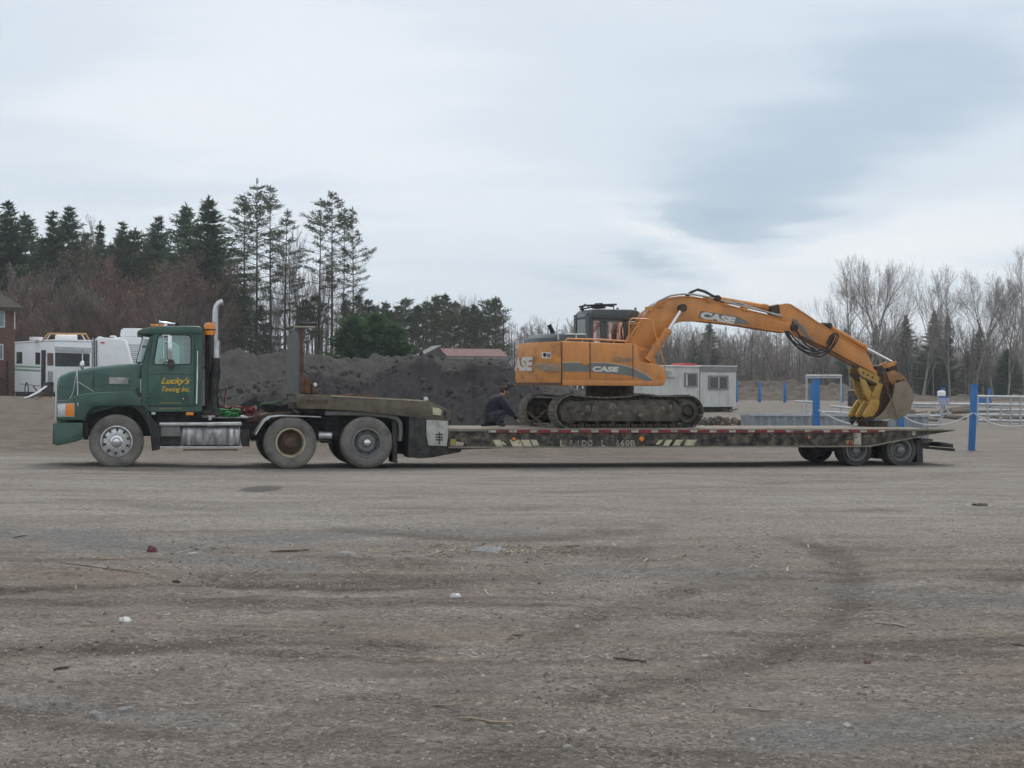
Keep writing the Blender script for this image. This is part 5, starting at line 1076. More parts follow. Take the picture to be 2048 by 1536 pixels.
    MB().tube([E.p3(1436, 600, vm - .1), E.p3(1480, 606, vm - 0.1), E.p3(1534, 624, vm - 0.1), E.p3(1560, 633, vm - .1)], 0.015, 5).build('feed_pipe', M['pale_metal'], sc)
    # --- stick (dipper)
    s0, s1 = b0 + 0.03, b1 - 0.03
    so = [(1541, 611.5), (1575, 606.5), (1581, 608), (1610, 626.5), (1640, 647), (1690, 676), (1731, 702), (1740, 716), (1748, 738), (1760, 744), (1757, 751), (1748, 750), (1718, 733), (1655, 699.5), (1602, 673), (1584, 661), (1570, 646), (1556, 628), (1543, 620)]
    st = MB(); st.prism(E.poly(so, s0), s0, s1); sto = st.build('stick', M['orange'], root, bevel=0.01)
    e = [(1581, 608), (1610, 626.5), (1640, 647), (1690, 676), (1731, 702)]; MB().prism(E.poly(e, s0) + E.poly([(x - 1, y + 2) for x, y in e], s0)[::-1], s0 - 0.015, s1 + 0.015).build('stick_top_flange', M['orange'], sto)
    e = [(1602, 673), (1655, 699.5), (1718, 733), (1748, 750)]; MB().prism(E.poly(e, s0) + E.poly([(x + 1, y - 2) for x, y in e], s0)[::-1], s0 - 0.015, s1 + 0.015).build('stick_bottom_flange', M['grease'], sto)
    MB().prism(E.poly([(1583, 637), (1592, 639), (1604, 652), (1614, 668), (1628, 684), (1616, 677), (1604, 664), (1594, 650)], s0), s0 - 0.006, s0 - 0.001).build('stick_decal', M['slate_decal'], sto)
    MB().prism(E.poly([(1540, 613), (1557, 608.5), (1560, 626), (1552, 631), (1542, 622)], s0), s0 - 0.01, s1 + 0.01).build('stick_head', M['grease'], sto)
    c = E.p3(1588, 655, b0); MB().lathe([(0, -0.05), (0.085, -0.05), (0.095, 0), (0.095, 0.36), (0.085, 0.41), (0, 0.41)], (c.x, b0, c.z), 16).build('elbow_pin', M['grease'], sto)
    # bucket cylinder on the stick
    bc = empty('bucket_cylinder', parent=root); A, B, D = E.p3(1655, 652, vm + .03), E.p3(1732, 696, vm + .03), E.p3(1783, 723.5, vm + .03)
    MB().cyl(A, B, 0.060, n=14).build('barrel', M['orange'], bc); MB().cyl(B - (B - A) * 0.08, B, 0.07, n=14).build('gland', M['orange_worn'], bc); MB().cyl(B, D, 0.033, n=12).build('rod', M['rod'], bc)
    MB().lathe([(0, -0.1), (0.07, -0.1), (0.07, 0.1), (0, 0.1)], tuple(A), 12).build('pin_boss', M['grease'], bc)
    MB().prism(E.poly([(1647, 653), (1652, 645), (1662, 652), (1664, 663)], s0), s0 + 0.03, s1 - 0.03).build('cylinder_lug', M['grease'], sto)
    # loose hoses at the elbow and round the stick
    for k, (dx, dy, n_) in enumerate(((0, 0, 8), (5, 5, 11), (-3, -7, 8), (9, -3, 11))):
        v = s0 - 0.05 - 0.03 * k; hs = MB()
        hs.tube([E.p3(1571 + dx * .6, 662, v), E.p3(1578 + dx, 676 + dy * .5, v), E.p3(1592 + dx, 692 + dy, v), E.p3(1614 + dx, 705 + dy, v), E.p3(1636 + dx, 709 + dy, v), E.p3(1652 + dx, 702 + dy * .5, v), E.p3(1663 + dx, 686, v), E.p3(1669 + dx, 672, v), E.p3(1664 + dx, 666, v), E.p3(1656 + dx, 672, v), E.p3(1648 + dx, 688, v)][:n_], 0.017, 6)
        hs.build('hose', M['rubber'], sto)
    MB().tube([E.p3(1585, 642, s0 - .04), E.p3(1592, 660, s0 - .06), E.p3(1600, 672, s0 - .06), E.p3(1612, 690, s0 - .05), E.p3(1630, 700, s0 - .02)], 0.02, 6).build('hose', M['rubber'], sto)
    # --- bucket, linkage, thumb
    k0, k1 = 0.52, 1.42
    bk = empty('bucket', parent=root)
    sidep = [(1790, 769), (1802, 763), (1815, 764), (1825, 779), (1827, 797), (1822, 818), (1811, 832.5), (1792, 838.5), (1749, 837), (1759, 832), (1772, 818), (1784, 798), (1789, 780)]
    for v in (k0, k1 - 0.03): MB().prism(E.poly(sidep, k0), v, v + 0.03).build('bucket_side', M['bucket'], bk, bevel=0.004)
    back = [(1806, 760), (1815, 765), (1825, 779), (1827, 797), (1822, 818), (1811, 832.5), (1792, 838.5), (1747, 837.5)]; bi = [(x - 3, y - (0 if y < 800 else 3)) for x, y in back]
    MB().prism(E.poly(back, k0) + E.poly(bi, k0)[::-1], k0 + 0.031, k1 - 0.031).build('bucket_shell', M['bucket'], bk)
    for i in range(5):
        v = k0 + 0.03 + (k1 - k0 - 0.14) * i / 4; MB().prism(E.poly([(1752, 834), (1752, 839), (1738, 842), (1731, 843), (1738, 837)], k0), v, v + 0.08).build('tooth', M['grease'], bk)
    MB().prism(E.poly([(1772, 745), (1787, 741), (1800, 747), (1810, 755), (1815, 766), (1808, 774), (1792, 774), (1778, 762)], b0), b0 - 0.02, b0 + 0.06).prism(E.poly([(1772, 745), (1787, 741), (1800, 747), (1810, 755), (1815, 766), (1808, 774), (1792, 774), (1778, 762)], b0), b1 - 0.06, b1 + 0.02).build('bucket_ear', mat('rusty_orange_steel', (0.40, 0.20, 0.085), 0.8, 0, 0.15, 5, (0.13, 0.08, 0.05), 0.6, 4), bk)
    c = E.p3(1806.5, 760, b0 - 0.02); MB().lathe([(0, -0.01), (0.03, -0.01), (0.03, 0.5), (0, 0.5)], tuple(c), 10).build('bucket_pin', M['black'], bk)
    MB().prism(E.poly([(1763, 731), (1775, 729), (1791, 722), (1794, 724), (1790, 730), (1776, 735), (1768, 737)], b0), b0 - 0.02, b0 + 0.03).prism(E.poly([(1763, 731), (1775, 729), (1791, 722), (1794, 724), (1790, 730), (1776, 735), (1768, 737)], b0), b1 - 0.03, b1 + 0.02).build('bucket_link', M['orange_worn'], root)
    MB().prism(E.poly([(1778, 732), (1790, 724), (1796, 728), (1797, 742), (1790, 750), (1784, 744)], b0), b0 + .1, b1 - .1).build('bucket_link', M['grease'], root)
    MB().prism(E.poly([(1752, 732), (1766, 730), (1772, 740), (1770, 752), (1756, 752)], s0), s0 - 0.03, s1 + 0.03).build('stick_tip', M['grease'], root, bevel=0.02)
    # thumb: bracket plate with three holes, Y arms and three tines
    th = empty('thumb', parent=root); tv = b0 - 0.03
    br = [(1716, 737), (1721, 735), (1756, 752), (1759, 757), (1756, 767), (1745, 764), (1722, 751), (1718, 746)]
    for v in (tv, b1 + 0.0):
        bp = MB(); bp.prism(E.poly(br, tv), v, v + 0.03); bpo = bp.build('thumb_bracket', M['yellow'], th)
        if v == tv:
            for x, y in ((1727, 745.5), (1735.5, 750), (1745, 754.5)):
                c = E.p3(x, y, tv); MB().lathe([(0, -0.004), (0.026, -0.004), (0.026, 0.004)], tuple(c), 12).build('hole', M['black'], bpo)
    MB().prism(E.poly([(1717, 747), (1722, 752), (1756, 768), (1752, 771), (1722, 757)], tv), tv - 0.01, b1 + 0.04).build('thumb_rail', M['grease'], th)
    for v in (tv - 0.01, b1 - 0.02):
        MB().prism(E.poly([(1720, 752), (1728, 755), (1741, 780), (1746, 786), (1754, 766), (1766, 768), (1760, 790), (1758, 800), (1758, 806), (1744, 812), (1736, 798), (1728, 785)], tv), v, v + 0.06).build('thumb_arm', M['yellow'], th, bevel=0.006)
    c = E.p3(1746, 790, tv - 0.015); MB().lathe([(0, -0.02), (0.04, -0.02), (0.045, 0), (0.045, 0.45), (0, 0.45)], tuple(c), 12).build('thumb_pin', M['yellow'], th)
    for i, v in enumerate((k0 + 0.06, (k0 + k1) / 2 - 0.06, k1 - 0.18)):
        MB().prism(E.poly([(1746, 801), (1757, 799), (1760, 803), (1757, 818), (1748, 832), (1731, 835), (1729, 830), (1738, 813)], k0 + 0.06), v, v + 0.11).build('thumb_tine', M['yellow'], th, bevel=0.01)
        MB().prism(E.poly([(1747, 832.5), (1731, 835.5), (1732, 845), (1736, 851), (1741, 840)], k0 + 0.06), v + 0.015, v + 0.095).build('tine_tip', M['grease'], th)
    MB().cyl(E.p3(1752, 806, k0 + .04), E.p3(1752, 806, k0 + .04) + Vector((0, k1 - k0 - 0.1, 0)), 0.05, n=10).build('thumb_crossbar', M['yellow'], th)
    return root
excavator = build_excavator()
# timber block under the bucket teeth
def on_deck(px, py, v):
    a = E.q(px, py, v); return E.world(a[0], v, ZD)
p = on_deck(1745, 851, 0.95)
bl = MB(); bl.box(-0.17, 0.17, -0.35, 0.35, 0.0, 0.13); b = bl.build('timber_block', mat('dark_timber', (0.075, 0.055, 0.038), 0.9, 0, 0.2, 6, DUST, 0.4), bevel=0.01); b.location = (p.x, p.y, ZD + 0.01); b.rotation_euler.z = YE + 0.05
tag(b, 'dark timber block lying under the bucket teeth on the trailer deck', 'timber')
# tie-down chains: rows of real links
M['chain'] = mat('rusty_chain', (0.16, 0.11, 0.075), 0.7, 0.3, 0.2, 9, DUST, 0.5)
def torus_link(l=0.055, w=0.022, r=0.0075):
    m = MB(); pts = []
    for k in range(12):
        t = 2 * math.pi * k / 12; pts.append((l * math.cos(t), w * math.sin(t) * 1.3, 0))
    m.tube(pts + [pts[0]], r, 5, caps=False); return m
def chain(name, label, pts, r=0.011):
    root = empty(name, tuple(pts[0])); tag(root, label, 'chain')
    base = Vector(pts[0]); me = torus_link().mesh('chain_link'); me.materials.append(M['chain'])
    me2 = me
    i = 0
    for a, b in zip(pts, pts[1:]):
        a, b = Vector(a), Vector(b); n = max(1, int((b - a).length / 0.085)); d = (b - a).normalized()
        for k in range(n):
            o = bpy.data.objects.new('chain_link', me2); COL.objects.link(o); o.parent = root; o.location = a + (b - a) * ((k + 0.5) / n) - base
            o.rotation_mode = 'QUATERNION'; o.rotation_quaternion = d.to_track_quat('X', 'Z') @ Matrix.Rotation(math.pi / 2 * (i % 2), 3, 'X').to_quaternion(); i += 1
def EW(px, py, v):
    p = E.p3(px, py, v); return E.world(p.x, p.y, p.z)
chain('tie_down_chain', 'rusty tie-down chain sloping from far track down to the near deck edge', [EW(1047, 817, 1.6), EW(1066, 832, 1.1), EW(1092, 854, 0.05)])
chain('tie_down_chain', 'rusty tie-down chain rising from deck to the near track, crossing the other', [EW(1060, 847, 1.4), EW(1076, 835, 0.9), EW(1093, 820, 0.4)])
chain('tie_down_chain', 'rusty tie-down chain slung over the bucket and hooked to the deck', [EW(1768, 742, 0.6), EW(1772, 765, 0.45), EW(1781, 797, 0.42), EW(1785, 806, 0.42), EW(1793, 838, 0.42), EW(1795, 851.5, 0.3)])
chain('tie_down_chain', 'short rusty chain tail lying across the bucket side below the hook', [EW(1784, 806, 0.45), EW(1780, 818, 0.44), EW(1776, 830, 0.44)])
# ------------------------------------------------------------------ person crouching on the deck
def build_person():
    v = 1.05
    # local joints (x right along the view, y away, z up) in metres from the seat point
    J = {}
    def p(n, x, y, z, r): J[n] = (Vector((x, y, z)), r)
    p('pelvis', -0.03, 0, 0.22, 0.19); p('waist', 0.02, 0, 0.36, 0.185); p('chest', 0.11, 0, 0.53, 0.185); p('upper', 0.21, 0, 0.64, 0.14); p('neck', 0.30, 0, 0.71, 0.06); p('skull0', 0.335, 0, 0.745, 0.064); p('skull', 0.365, 0, 0.81, 0.094); p('crown', 0.38, 0, 0.87, 0.07)
    p('shl', 0.22, -0.19, 0.63, 0.088); p('ell', 0.42, -0.23, 0.40, 0.062); p('wrl', 0.60, -0.16, 0.20, 0.038); p('hal', 0.655, -0.14, 0.15, 0.036)
    p('shr', 0.22, 0.19, 0.63, 0.088); p('elr', 0.38, 0.25, 0.42, 0.062); p('wrr', 0.60, 0.18, 0.26, 0.038); p('har', 0.655, 0.15, 0.21, 0.036)
    p('hipl', 0.0, -0.11, 0.20, 0.125); p('knl', 0.36, -0.19, 0.36, 0.075); p('anl', 0.16, -0.17, 0.07, 0.052); p('tol', 0.36, -0.19, 0.045, 0.042)
    p('hipr', 0.0, 0.11, 0.20, 0.125); p('knr', 0.40, 0.16, 0.10, 0.075); p('anr', 0.02, 0.16, 0.06, 0.05); p('tor', -0.14, 0.17, 0.045, 0.04)
    Ed = [('pelvis', 'waist'), ('waist', 'chest'), ('chest', 'upper'), ('upper', 'neck'), ('neck', 'skull0'), ('skull0', 'skull'), ('skull', 'crown'), ('upper', 'shl'), ('shl', 'ell'), ('ell', 'wrl'), ('wrl', 'hal'), ('upper', 'shr'), ('shr', 'elr'), ('elr', 'wrr'), ('wrr', 'har'), ('pelvis', 'hipl'), ('hipl', 'knl'), ('knl', 'anl'), ('anl', 'tol'), ('pelvis', 'hipr'), ('hipr', 'knr'), ('knr', 'anr'), ('anr', 'tor')]
    for h in ('hal', 'har'):   # five bent fingers each
        base = J[h][0]
        for k, (dy, ln) in enumerate(((-0.028, 0.07), (-0.010, 0.082), (0.010, 0.078), (0.028, 0.062))):
            a, b = h + 'f%d' % k, h + 'g%d' % k; p(a, base.x + 0.03, base.y + dy, base.z - 0.02, 0.0095); p(b, base.x + 0.03 + ln * 0.5, base.y + dy, base.z - 0.02 - ln * 0.6, 0.008); Ed += [(h, a), (a, b)]
        a, b = h + 't', h + 'u'; p(a, base.x - 0.01, base.y - 0.045, base.z - 0.005, 0.011); p(b, base.x + 0.025, base.y - 0.055, base.z - 0.035, 0.009); Ed += [(h, a), (a, b)]
    names = list(J); ix = {n: i for i, n in enumerate(names)}
    me = bpy.data.meshes.new('person'); me.from_pydata([J[n][0] for n in names], [(ix[a], ix[b]) for a, b in Ed], [])
    o = bpy.data.objects.new('person_skeleton', me); COL.objects.link(o)
    sk = o.modifiers.new('skin', 'SKIN'); 
    for i, n in enumerate(names):
        me.skin_vertices[0].data[i].radius = (J[n][1], J[n][1]); me.skin_vertices[0].data[i].use_root = (n == 'pelvis')
    sk.use_smooth_shade = True; sb = o.modifiers.new('sub', 'SUBSURF'); sb.levels = 2; sb.render_levels = 2
    dg = bpy.context.evaluated_depsgraph_get(); nm = bpy.data.meshes.new_from_object(o.evaluated_get(dg)); COL.objects.unlink(o); bpy.data.objects.remove(o)
    jacket = mat('navy_jacket', (0.026, 0.030, 0.044), 0.9, 0, 0.25, 9, bump=0.8, bscale=9); jeans = mat('dark_trousers', (0.040, 0.045, 0.060), 0.9, 0, 0.2, 12); skin = mat('skin', (0.42, 0.235, 0.175), 0.55, 0, 0.05); boot = mat('dark_boot', (0.03, 0.024, 0.02), 0.7)
    nm.materials.clear()
    for m in (jacket, jeans, skin, boot): nm.materials.append(m)
    def seg(pn):
        best = None
        for a, b in Ed:
            A, B = J[a][0], J[b][0]; t = max(0, min(1, (pn - A).dot(B - A) / (B - A).length_squared)); d = (pn - (A + (B - A) * t)).length - 0.6 * (J[a][1] + (J[b][1] - J[a][1]) * t)
            if best is None or d < best[0]: best = (d, a, b, t)
        return best
    for f in nm.polygons:
        _, a, b, t = seg(f.center); f.use_smooth = True
        k = 0
        if a in ('neck', 'skull0', 'skull') or (a.startswith('ha')) or a.startswith('wr') and t > 0.35: k = 2
        elif a.startswith(('an',)): k = 3
        elif a.startswith(('hip', 'kn')) or (a == 'pelvis' and b.startswith('hip') and f.center.z < 0.16): k = 1
        f.material_index = k
    pw = EW(978, 850, v); sc = 0.93
    root = link('person', nm, None); root.location = (pw.x - 0.02, pw.y, ZD + 0.012); root.rotation_euler.z = YE - 0.05; root.scale = (sc, sc, sc)
    tag(root, 'person in a dark navy jacket crouching on the trailer deck beside the tracks', 'person')
    # hair, ears, nose, eyes as small parts
    h = MB(); c = J['skull'][0]
    secs = []
    for i in range(7):
        el = math.radians(-28 + i * 19); rr = math.cos(el); secs.append([(c.x + 0.01 - 0.006 + (0.101 * rr) * math.cos(t) - (0.018 if math.cos(t) > 0.3 and i < 3 else 0), c.y + 0.095 * rr * math.sin(t), c.z + 0.012 + 0.105 * math.sin(el) + (0.05 if math.cos(t) > 0.3 and i < 2 else 0)) for t in [2 * math.pi * k / 16 for k in range(16)]])
    h.loft(secs); h.build('hair', mat('dark_reddish_hair', (0.045, 0.022, 0.018), 0.8, 0, 0.3, 30, bump=0.5), root)
    for s in (-1, 1):
        e = MB(); e.lathe([(0, -0.008), (0.02, -0.008), (0.028, 0.0), (0.02, 0.008), (0, 0.008)], (0, 0, 0), 10); e.v = [(c.x - 0.005 + a * 0.7, c.y + s * 0.092 + b, c.z - 0.012 + z * 1.2) for a, b, z in e.v]; e.build('ear', skin, root)
        y = MB(); y.lathe([(0, -0.01), (0.008, -0.006), (0.011, 0), (0, 0.01)], (0, 0, 0), 8); y.v = [(c.x + 0.088, c.y + s * 0.034 + a, c.z + 0.0 + z) for a, b, z in y.v]; y.build('eye', M['black'], root)
    nz = MB(); nz.add([(c.x + .085, c.y - .015, c.z - .035), (c.x + .085, c.y + .015, c.z - .035), (c.x + .118, c.y, c.z - .032), (c.x + .088, c.y, c.z + .012)], [(0, 1, 2), (0, 2, 3), (1, 3, 2), (0, 3, 1)]); nz.build('nose', skin, root)
    MB().box(c.x + 0.078, c.x + 0.09, c.y - 0.025, c.y + 0.025, c.z - 0.062, c.z - 0.054).build('mouth', mat('lips', (0.25, 0.10, 0.085), 0.6), root)
    return root
build_person()
# ------------------------------------------------------------------ background: mounds
def grid_mesh(name, X, Y, Z, attr=None):
    R, C = X.shape; me = bpy.data.meshes.new(name)
    co = np.stack([X, Y, Z], -1).reshape(-1, 3); idx = np.arange(R * C).reshape(R, C)
    fc = np.stack([idx[:-1, :-1], idx[:-1, 1:], idx[1:, 1:], idx[1:, :-1]], -1).reshape(-1, 4)
    me.vertices.add(len(co)); me.vertices.foreach_set('co', co.ravel()); me.loops.add(fc.size); me.loops.foreach_set('vertex_index', fc.ravel())
    me.polygons.add(len(fc)); me.polygons.foreach_set('loop_start', np.arange(0, fc.size, 4)); me.update(calc_edges=True); me.polygons.foreach_set('use_smooth', np.ones(len(fc), bool))
    if attr is not None:
        a = me.attributes.new('fresh', 'FLOAT', 'POINT'); a.data.foreach_set('value', attr.ravel().astype(np.float32))
    return me
def pz(px, py, Y): return CAMZ + np.array([ray(a, b).z for a, b in zip(np.ravel(px), np.ravel(py))]) * Y
def soil_mat(name, cA, cB, cF):
    m = bpy.data.materials.new(name); m.use_nodes = True; N = m.node_tree.nodes; L = m.node_tree.links; b = N['Principled BSDF']; b.inputs['Roughness'].default_value = 0.95; b.inputs['Specular IOR Level'].default_value = 0.1
    tc = N.new('ShaderNodeTexCoord')
    def noise(s, d=6, r=0.65):
        n = N.new('ShaderNodeTexNoise'); n.inputs['Scale'].default_value = s; n.inputs['Detail'].default_value = d; n.inputs['Roughness'].default_value = r; L.new(tc.outputs['Object'], n.inputs['Vector']); return n.outputs['Fac']
    def rng(f, a, c):
        x = N.new('ShaderNodeMapRange'); x.inputs['From Min'].default_value = a; x.inputs['From Max'].default_value = c; L.new(f, x.inputs['Value']); return x.outputs['Result']
    def mixc(f, a, c):
        x = N.new('ShaderNodeMix'); x.data_type = 'RGBA'; L.new(f, x.inputs['Factor'])
        for k, v in (('A', a), ('B', c)):
            if isinstance(v, tuple): x.inputs[k].default_value = (*v, 1)
            else: L.new(v, x.inputs[k])
        return x.outputs['Result']
    col = mixc(rng(noise(1.2), 0.35, 0.65), cA, cB)
    at = N.new('ShaderNodeAttribute'); at.attribute_name = 'fresh'
    ad = N.new('ShaderNodeMath'); ad.operation = 'ADD'; L.new(at.outputs['Fac'], ad.inputs[0]); sb = N.new('ShaderNodeMath'); sb.operation = 'MULTIPLY_ADD'; L.new(noise(0.9), sb.inputs[0]); sb.inputs[1].default_value = 0.8; sb.inputs[2].default_value = -0.4; L.new(sb.outputs[0], ad.inputs[1])
    col = mixc(rng(ad.outputs[0], 0.30, 0.85), col, cF)
    sp = N.new('ShaderNodeTexVoronoi'); sp.inputs['Scale'].default_value = 14; L.new(tc.outputs['Object'], sp.inputs['Vector']); s = N.new('ShaderNodeSeparateColor'); L.new(sp.outputs['Color'], s.inputs[0])
    col = mixc(rng(s.outputs[0], 0.93, 1.6), col, (0.22, 0.21, 0.20))
    L.new(col, b.inputs['Base Color'])
    bp = N.new('ShaderNodeBump'); bp.inputs['Strength'].default_value = 0.8; bp.inputs['Distance'].default_value = 0.12; L.new(noise(5, 8, 0.7), bp.inputs['Height']); L.new(bp.outputs[0], b.inputs['Normal'])
    return m
def build_soil_mound():
    pxs = np.arange(380, 1310, 3.0); Ys = np.concatenate([np.linspace(49, 60, 60), np.linspace(60.3, 80, 50)])
    back = np.interp(pxs, [380, 400, 425, 445, 470, 520, 600, 680, 720, 790, 820, 850, 900, 960, 1010, 1040, 1081, 1170, 1250, 1310], [800, 745, 716, 706, 702, 703, 708, 712, 713.5, 713, 714, 715, 718, 720, 728, 748, 766, 775, 784, 806])
    crest = np.interp(pxs, [380, 480, 520, 560, 590, 605, 620, 640, 665, 690, 715, 740, 765, 790, 815, 832, 850, 862, 880, 900, 920, 945, 965, 985, 1005, 1025, 1045, 1062, 1100, 1310], [815, 790, 780, 768, 762, 757, 750, 747, 748, 752, 753, 749, 745, 736, 724, 717, 714, 717, 727, 733, 735, 729, 725, 725, 729, 737, 750, 772, 788, 816])
    has = sst(555, 620, pxs)            # the cut face only exists to the right
    crest = crest + (fbm(pxs * 0.05, pxs * 0, 71, 4) - 0.5) * 9 * has
    Yc, Yb = 57.0, 67.0
    zb = pz(pxs, back, Yb); zc = pz(pxs, crest, Yc)
    g0 = 0.02
    X = np.zeros((len(Ys), len(pxs))); Yg = X.copy(); Z = X.copy(); A = X.copy()
    for i, Y in enumerate(Ys):
        X[i] = np.array([ray(p, 760).x for p in pxs]) * Y; Yg[i] = Y
        t = np.clip((Y - Yc) / (Yb - Yc), 0, 1); t = t * t * (3 - 2 * t) * 0.55 + t * 0.45
        top = zc + (zb - zc) * t
        yc_loc = Yc + (fbm(pxs * 0.03, pxs * 0 + 3, 77, 3) - 0.5) * 1.6
        d = (yc_loc - Y)
        cut = np.where(d > 0, zc * np.clip(1 - (np.clip(d, 0, 9) / 6.2) ** 0.9, 0, 1), top)
        soft = np.where(d > 0, zc * np.clip(1 - d / 7.5, 0, 1), top)
        z = soft * (1 - has) + cut * has
        if Y > Yb: z = zb * np.clip(1 - (Y - Yb) / 9.0, 0, 1) ** 0.8
        Z[i] = np.maximum(z, -0.15)
        A[i] = has * sst(-0.35, 0.25, d) 
    n = (fbm(X * 0.8, Yg * 0.8, 81) - 0.5) * 0.55 + (fbm(X * 2.6, Yg * 2.6, 85) - 0.5) * 0.42 + (fbm(X * 7, Yg * 7, 87, 3) - 0.5) * 0.22
    Z = Z + n * sst(0.0, 0.8, Z) * 0.9 - 0.05
    # darker dump pile in front, behind the tractor's frame
    pile = np.exp(-(((X - P(548, 800, 51.5).x) / 1.0) ** 2 + ((Yg - 51.5) / 1.6) ** 2)); Z = Z + 0.75 * pile; A = np.maximum(A, 1.0 * (pile > 0.32))
    # clods rolled down the faces and along the foot
    rs = np.random.RandomState(5); m = MB(); rc = random.Random(5)
    for k in range(520):
        i, j = rs.randint(2, 62), rs.randint(4, len(pxs) - 4)
        if Z[i, j] < 0.02 and rs.rand() < 0.6: continue
        r = rc.uniform(0.03, 0.10) * (1.5 if rc.random() < 0.1 else 1); c = (X[i, j] + rc.uniform(-.1, .1), Yg[i, j], Z[i, j] + r * 0.25); q0 = len(m.v)
        m.lathe([(0, -r * .5), (r * .85, -r * .3), (r, r * .15), (r * .6, r * .6), (0, r * .7)], c, 5); m.v[q0:] = [(a + rc.uniform(-r, r) * .25, b + rc.uniform(-r, r) * .25, z + rc.uniform(-r, r) * .2) for a, b, z in m.v[q0:]]
    tag(link('soil_clods', m.mesh('soil_clods', fast=True), mat('clod_soil', (0.072, 0.067, 0.063), 0.95, 0, 0.12, 1.5)), 'loose clods scattered over the dark soil mound', 'clods', kind='stuff')
    me = grid_mesh('soil_mound', X, Yg, Z, A)
    o = link('soil_mound', me, soil_mat('mound_soil', (0.054, 0.050, 0.048), (0.088, 0.082, 0.078), (0.046, 0.043, 0.043))); tag(o, kind='structure'); return o
build_soil_mound()
def build_berm():
    pxs = np.arange(1380, 2200, 3.0); Ys = np.linspace(160, 185, 36)
    rid = np.interp(pxs, [1380, 1440, 1475, 1510, 1550, 1600, 1660, 1700, 1750, 1850, 1900, 2050, 2200], [806, 772, 759, 755, 758, 763, 771, 778, 783, 786, 789, 792, 795]) + (fbm(pxs * 0.06, pxs * 0, 91) - 0.5) * 7
    zr = pz(pxs, rid, 172.0); g = 0.5
    X = np.zeros((len(Ys), len(pxs))); Y_ = X.copy(); Z = X.copy(); A = X.copy()
    for i, Y in enumerate(Ys):
        X[i] = np.array([ray(p, 770).x for p in pxs]) * Y; Y_[i] = Y; d = abs(Y - 172) / (11.0 if Y < 172 else 12.0)
        Z[i] = g - 0.1 + (zr - g) * np.clip(1 - d ** 0.85, 0, 1)
    n = (fbm(X * 0.5, Y_ * 0.5, 95) - 0.5) * 1.3 + (fbm(X * 1.7, Y_ * 1.7, 97) - 0.5) * 0.6; Z = Z + n * sst(0.55, 1.3, Z)
    A = (fbm(X * 0.35, Y_ * 0.6, 99) > 0.62) * 0.55
    me = grid_mesh('dirt_berm', X, Y_, Z, A); o = link('dirt_berm', me, soil_mat('berm_soil', (0.085, 0.067, 0.052), (0.17, 0.14, 0.112), (0.06, 0.052, 0.044))); tag(o, kind='structure')
build_berm()

# ------------------------------------------------------------------ trees
M['bark'] = mat('grey_brown_bark', (0.130, 0.112, 0.100), 0.95, 0, 0.2, 3, rand=0.25, stretch=(1, 1, 0.3))
M['bark_dark'] = mat('dark_pine_bark', (0.075, 0.062, 0.055), 0.95, 0, 0.2, 3, rand=0.2, stretch=(1, 1, 0.3))
M['bark_pale'] = mat('pale_poplar_bark', (0.27, 0.245, 0.21), 0.9, 0, 0.15, 3, rand=0.2, stretch=(1, 1, 0.3), dirt=(0.06, 0.052, 0.045), damt=0.7, dscale=0.5)
M['twig_grey'] = mat('grey_twigs', (0.285, 0.235, 0.205), 0.95, 0, 0.15, 1, rand=0.25)
M['twig_red'] = mat('reddish_budding_twigs', (0.27, 0.175, 0.140), 0.95, 0, 0.2, 1, rand=0.25)
M['needle_dark'] = mat('spruce_needles', (0.092, 0.142, 0.074), 0.9, 0, 0.3, 0.8, rand=0.22)
M['needle_pine'] = mat('pine_needles', (0.108, 0.128, 0.070), 0.9, 0, 0.25, 0.8, rand=0.2)
M['needle_bush'] = mat('young_pine_needles', (0.072, 0.145, 0.045), 0.9, 0, 0.25, 0.8, rand=0.15)
M['needle_brown'] = mat('browned_pine_needles', (0.085, 0.070, 0.045), 0.9, 0, 0.25, 0.8, rand=0.2)
def leafy(m):
    """needles and thin twigs let some light through"""
    N = m.node_tree.nodes; L = m.node_tree.links; b = N['Principled BSDF']; o = N['Material Output']; t = N.new('ShaderNodeBsdfTranslucent'); mx = N.new('ShaderNodeMixShader'); mx.inputs[0].default_value = 0.38
    L.new(b.inputs['Base Color'].links[0].from_socket, t.inputs[0]); L.new(b.outputs[0], mx.inputs[1]); L.new(t.outputs[0], mx.inputs[2]); L.new(mx.outputs[0], o.inputs[0])
for _k in ('needle_dark', 'needle_pine', 'needle_bush', 'needle_brown'): leafy(M[_k])
def sprig(mb, c, d, ln, w, rn):
    """a small needle spray: one slender triangle in a random roll"""
    s = Vector((rn.gauss(0, 1), rn.gauss(0, 1), rn.gauss(0, 1))); s = s - d * s.dot(d)
    if s.length < 1e-3: return
    s.normalize(); k = len(mb.v); mb.v += [tuple(c - s * w), tuple(c + s * w), tuple(c + d * ln)]; mb.f.append((k, k + 1, k + 2))
def trunk_pts(h, rn, lean=0.02, n=7):
    a = rn.uniform(0, 6.28); pts = []; x = y = 0
    for k in range(n + 1):
        t = k / n; pts.append(Vector((x + lean * h * t * math.cos(a), y + lean * h * t * math.sin(a), h * t))); x += rn.gauss(0, 0.008 * h / 10); y += rn.gauss(0, 0.008 * h / 10)
    return pts
def along(pts, t):
    f = t * (len(pts) - 1); i = min(int(f), len(pts) - 2); return pts[i].lerp(pts[i + 1], f - i)
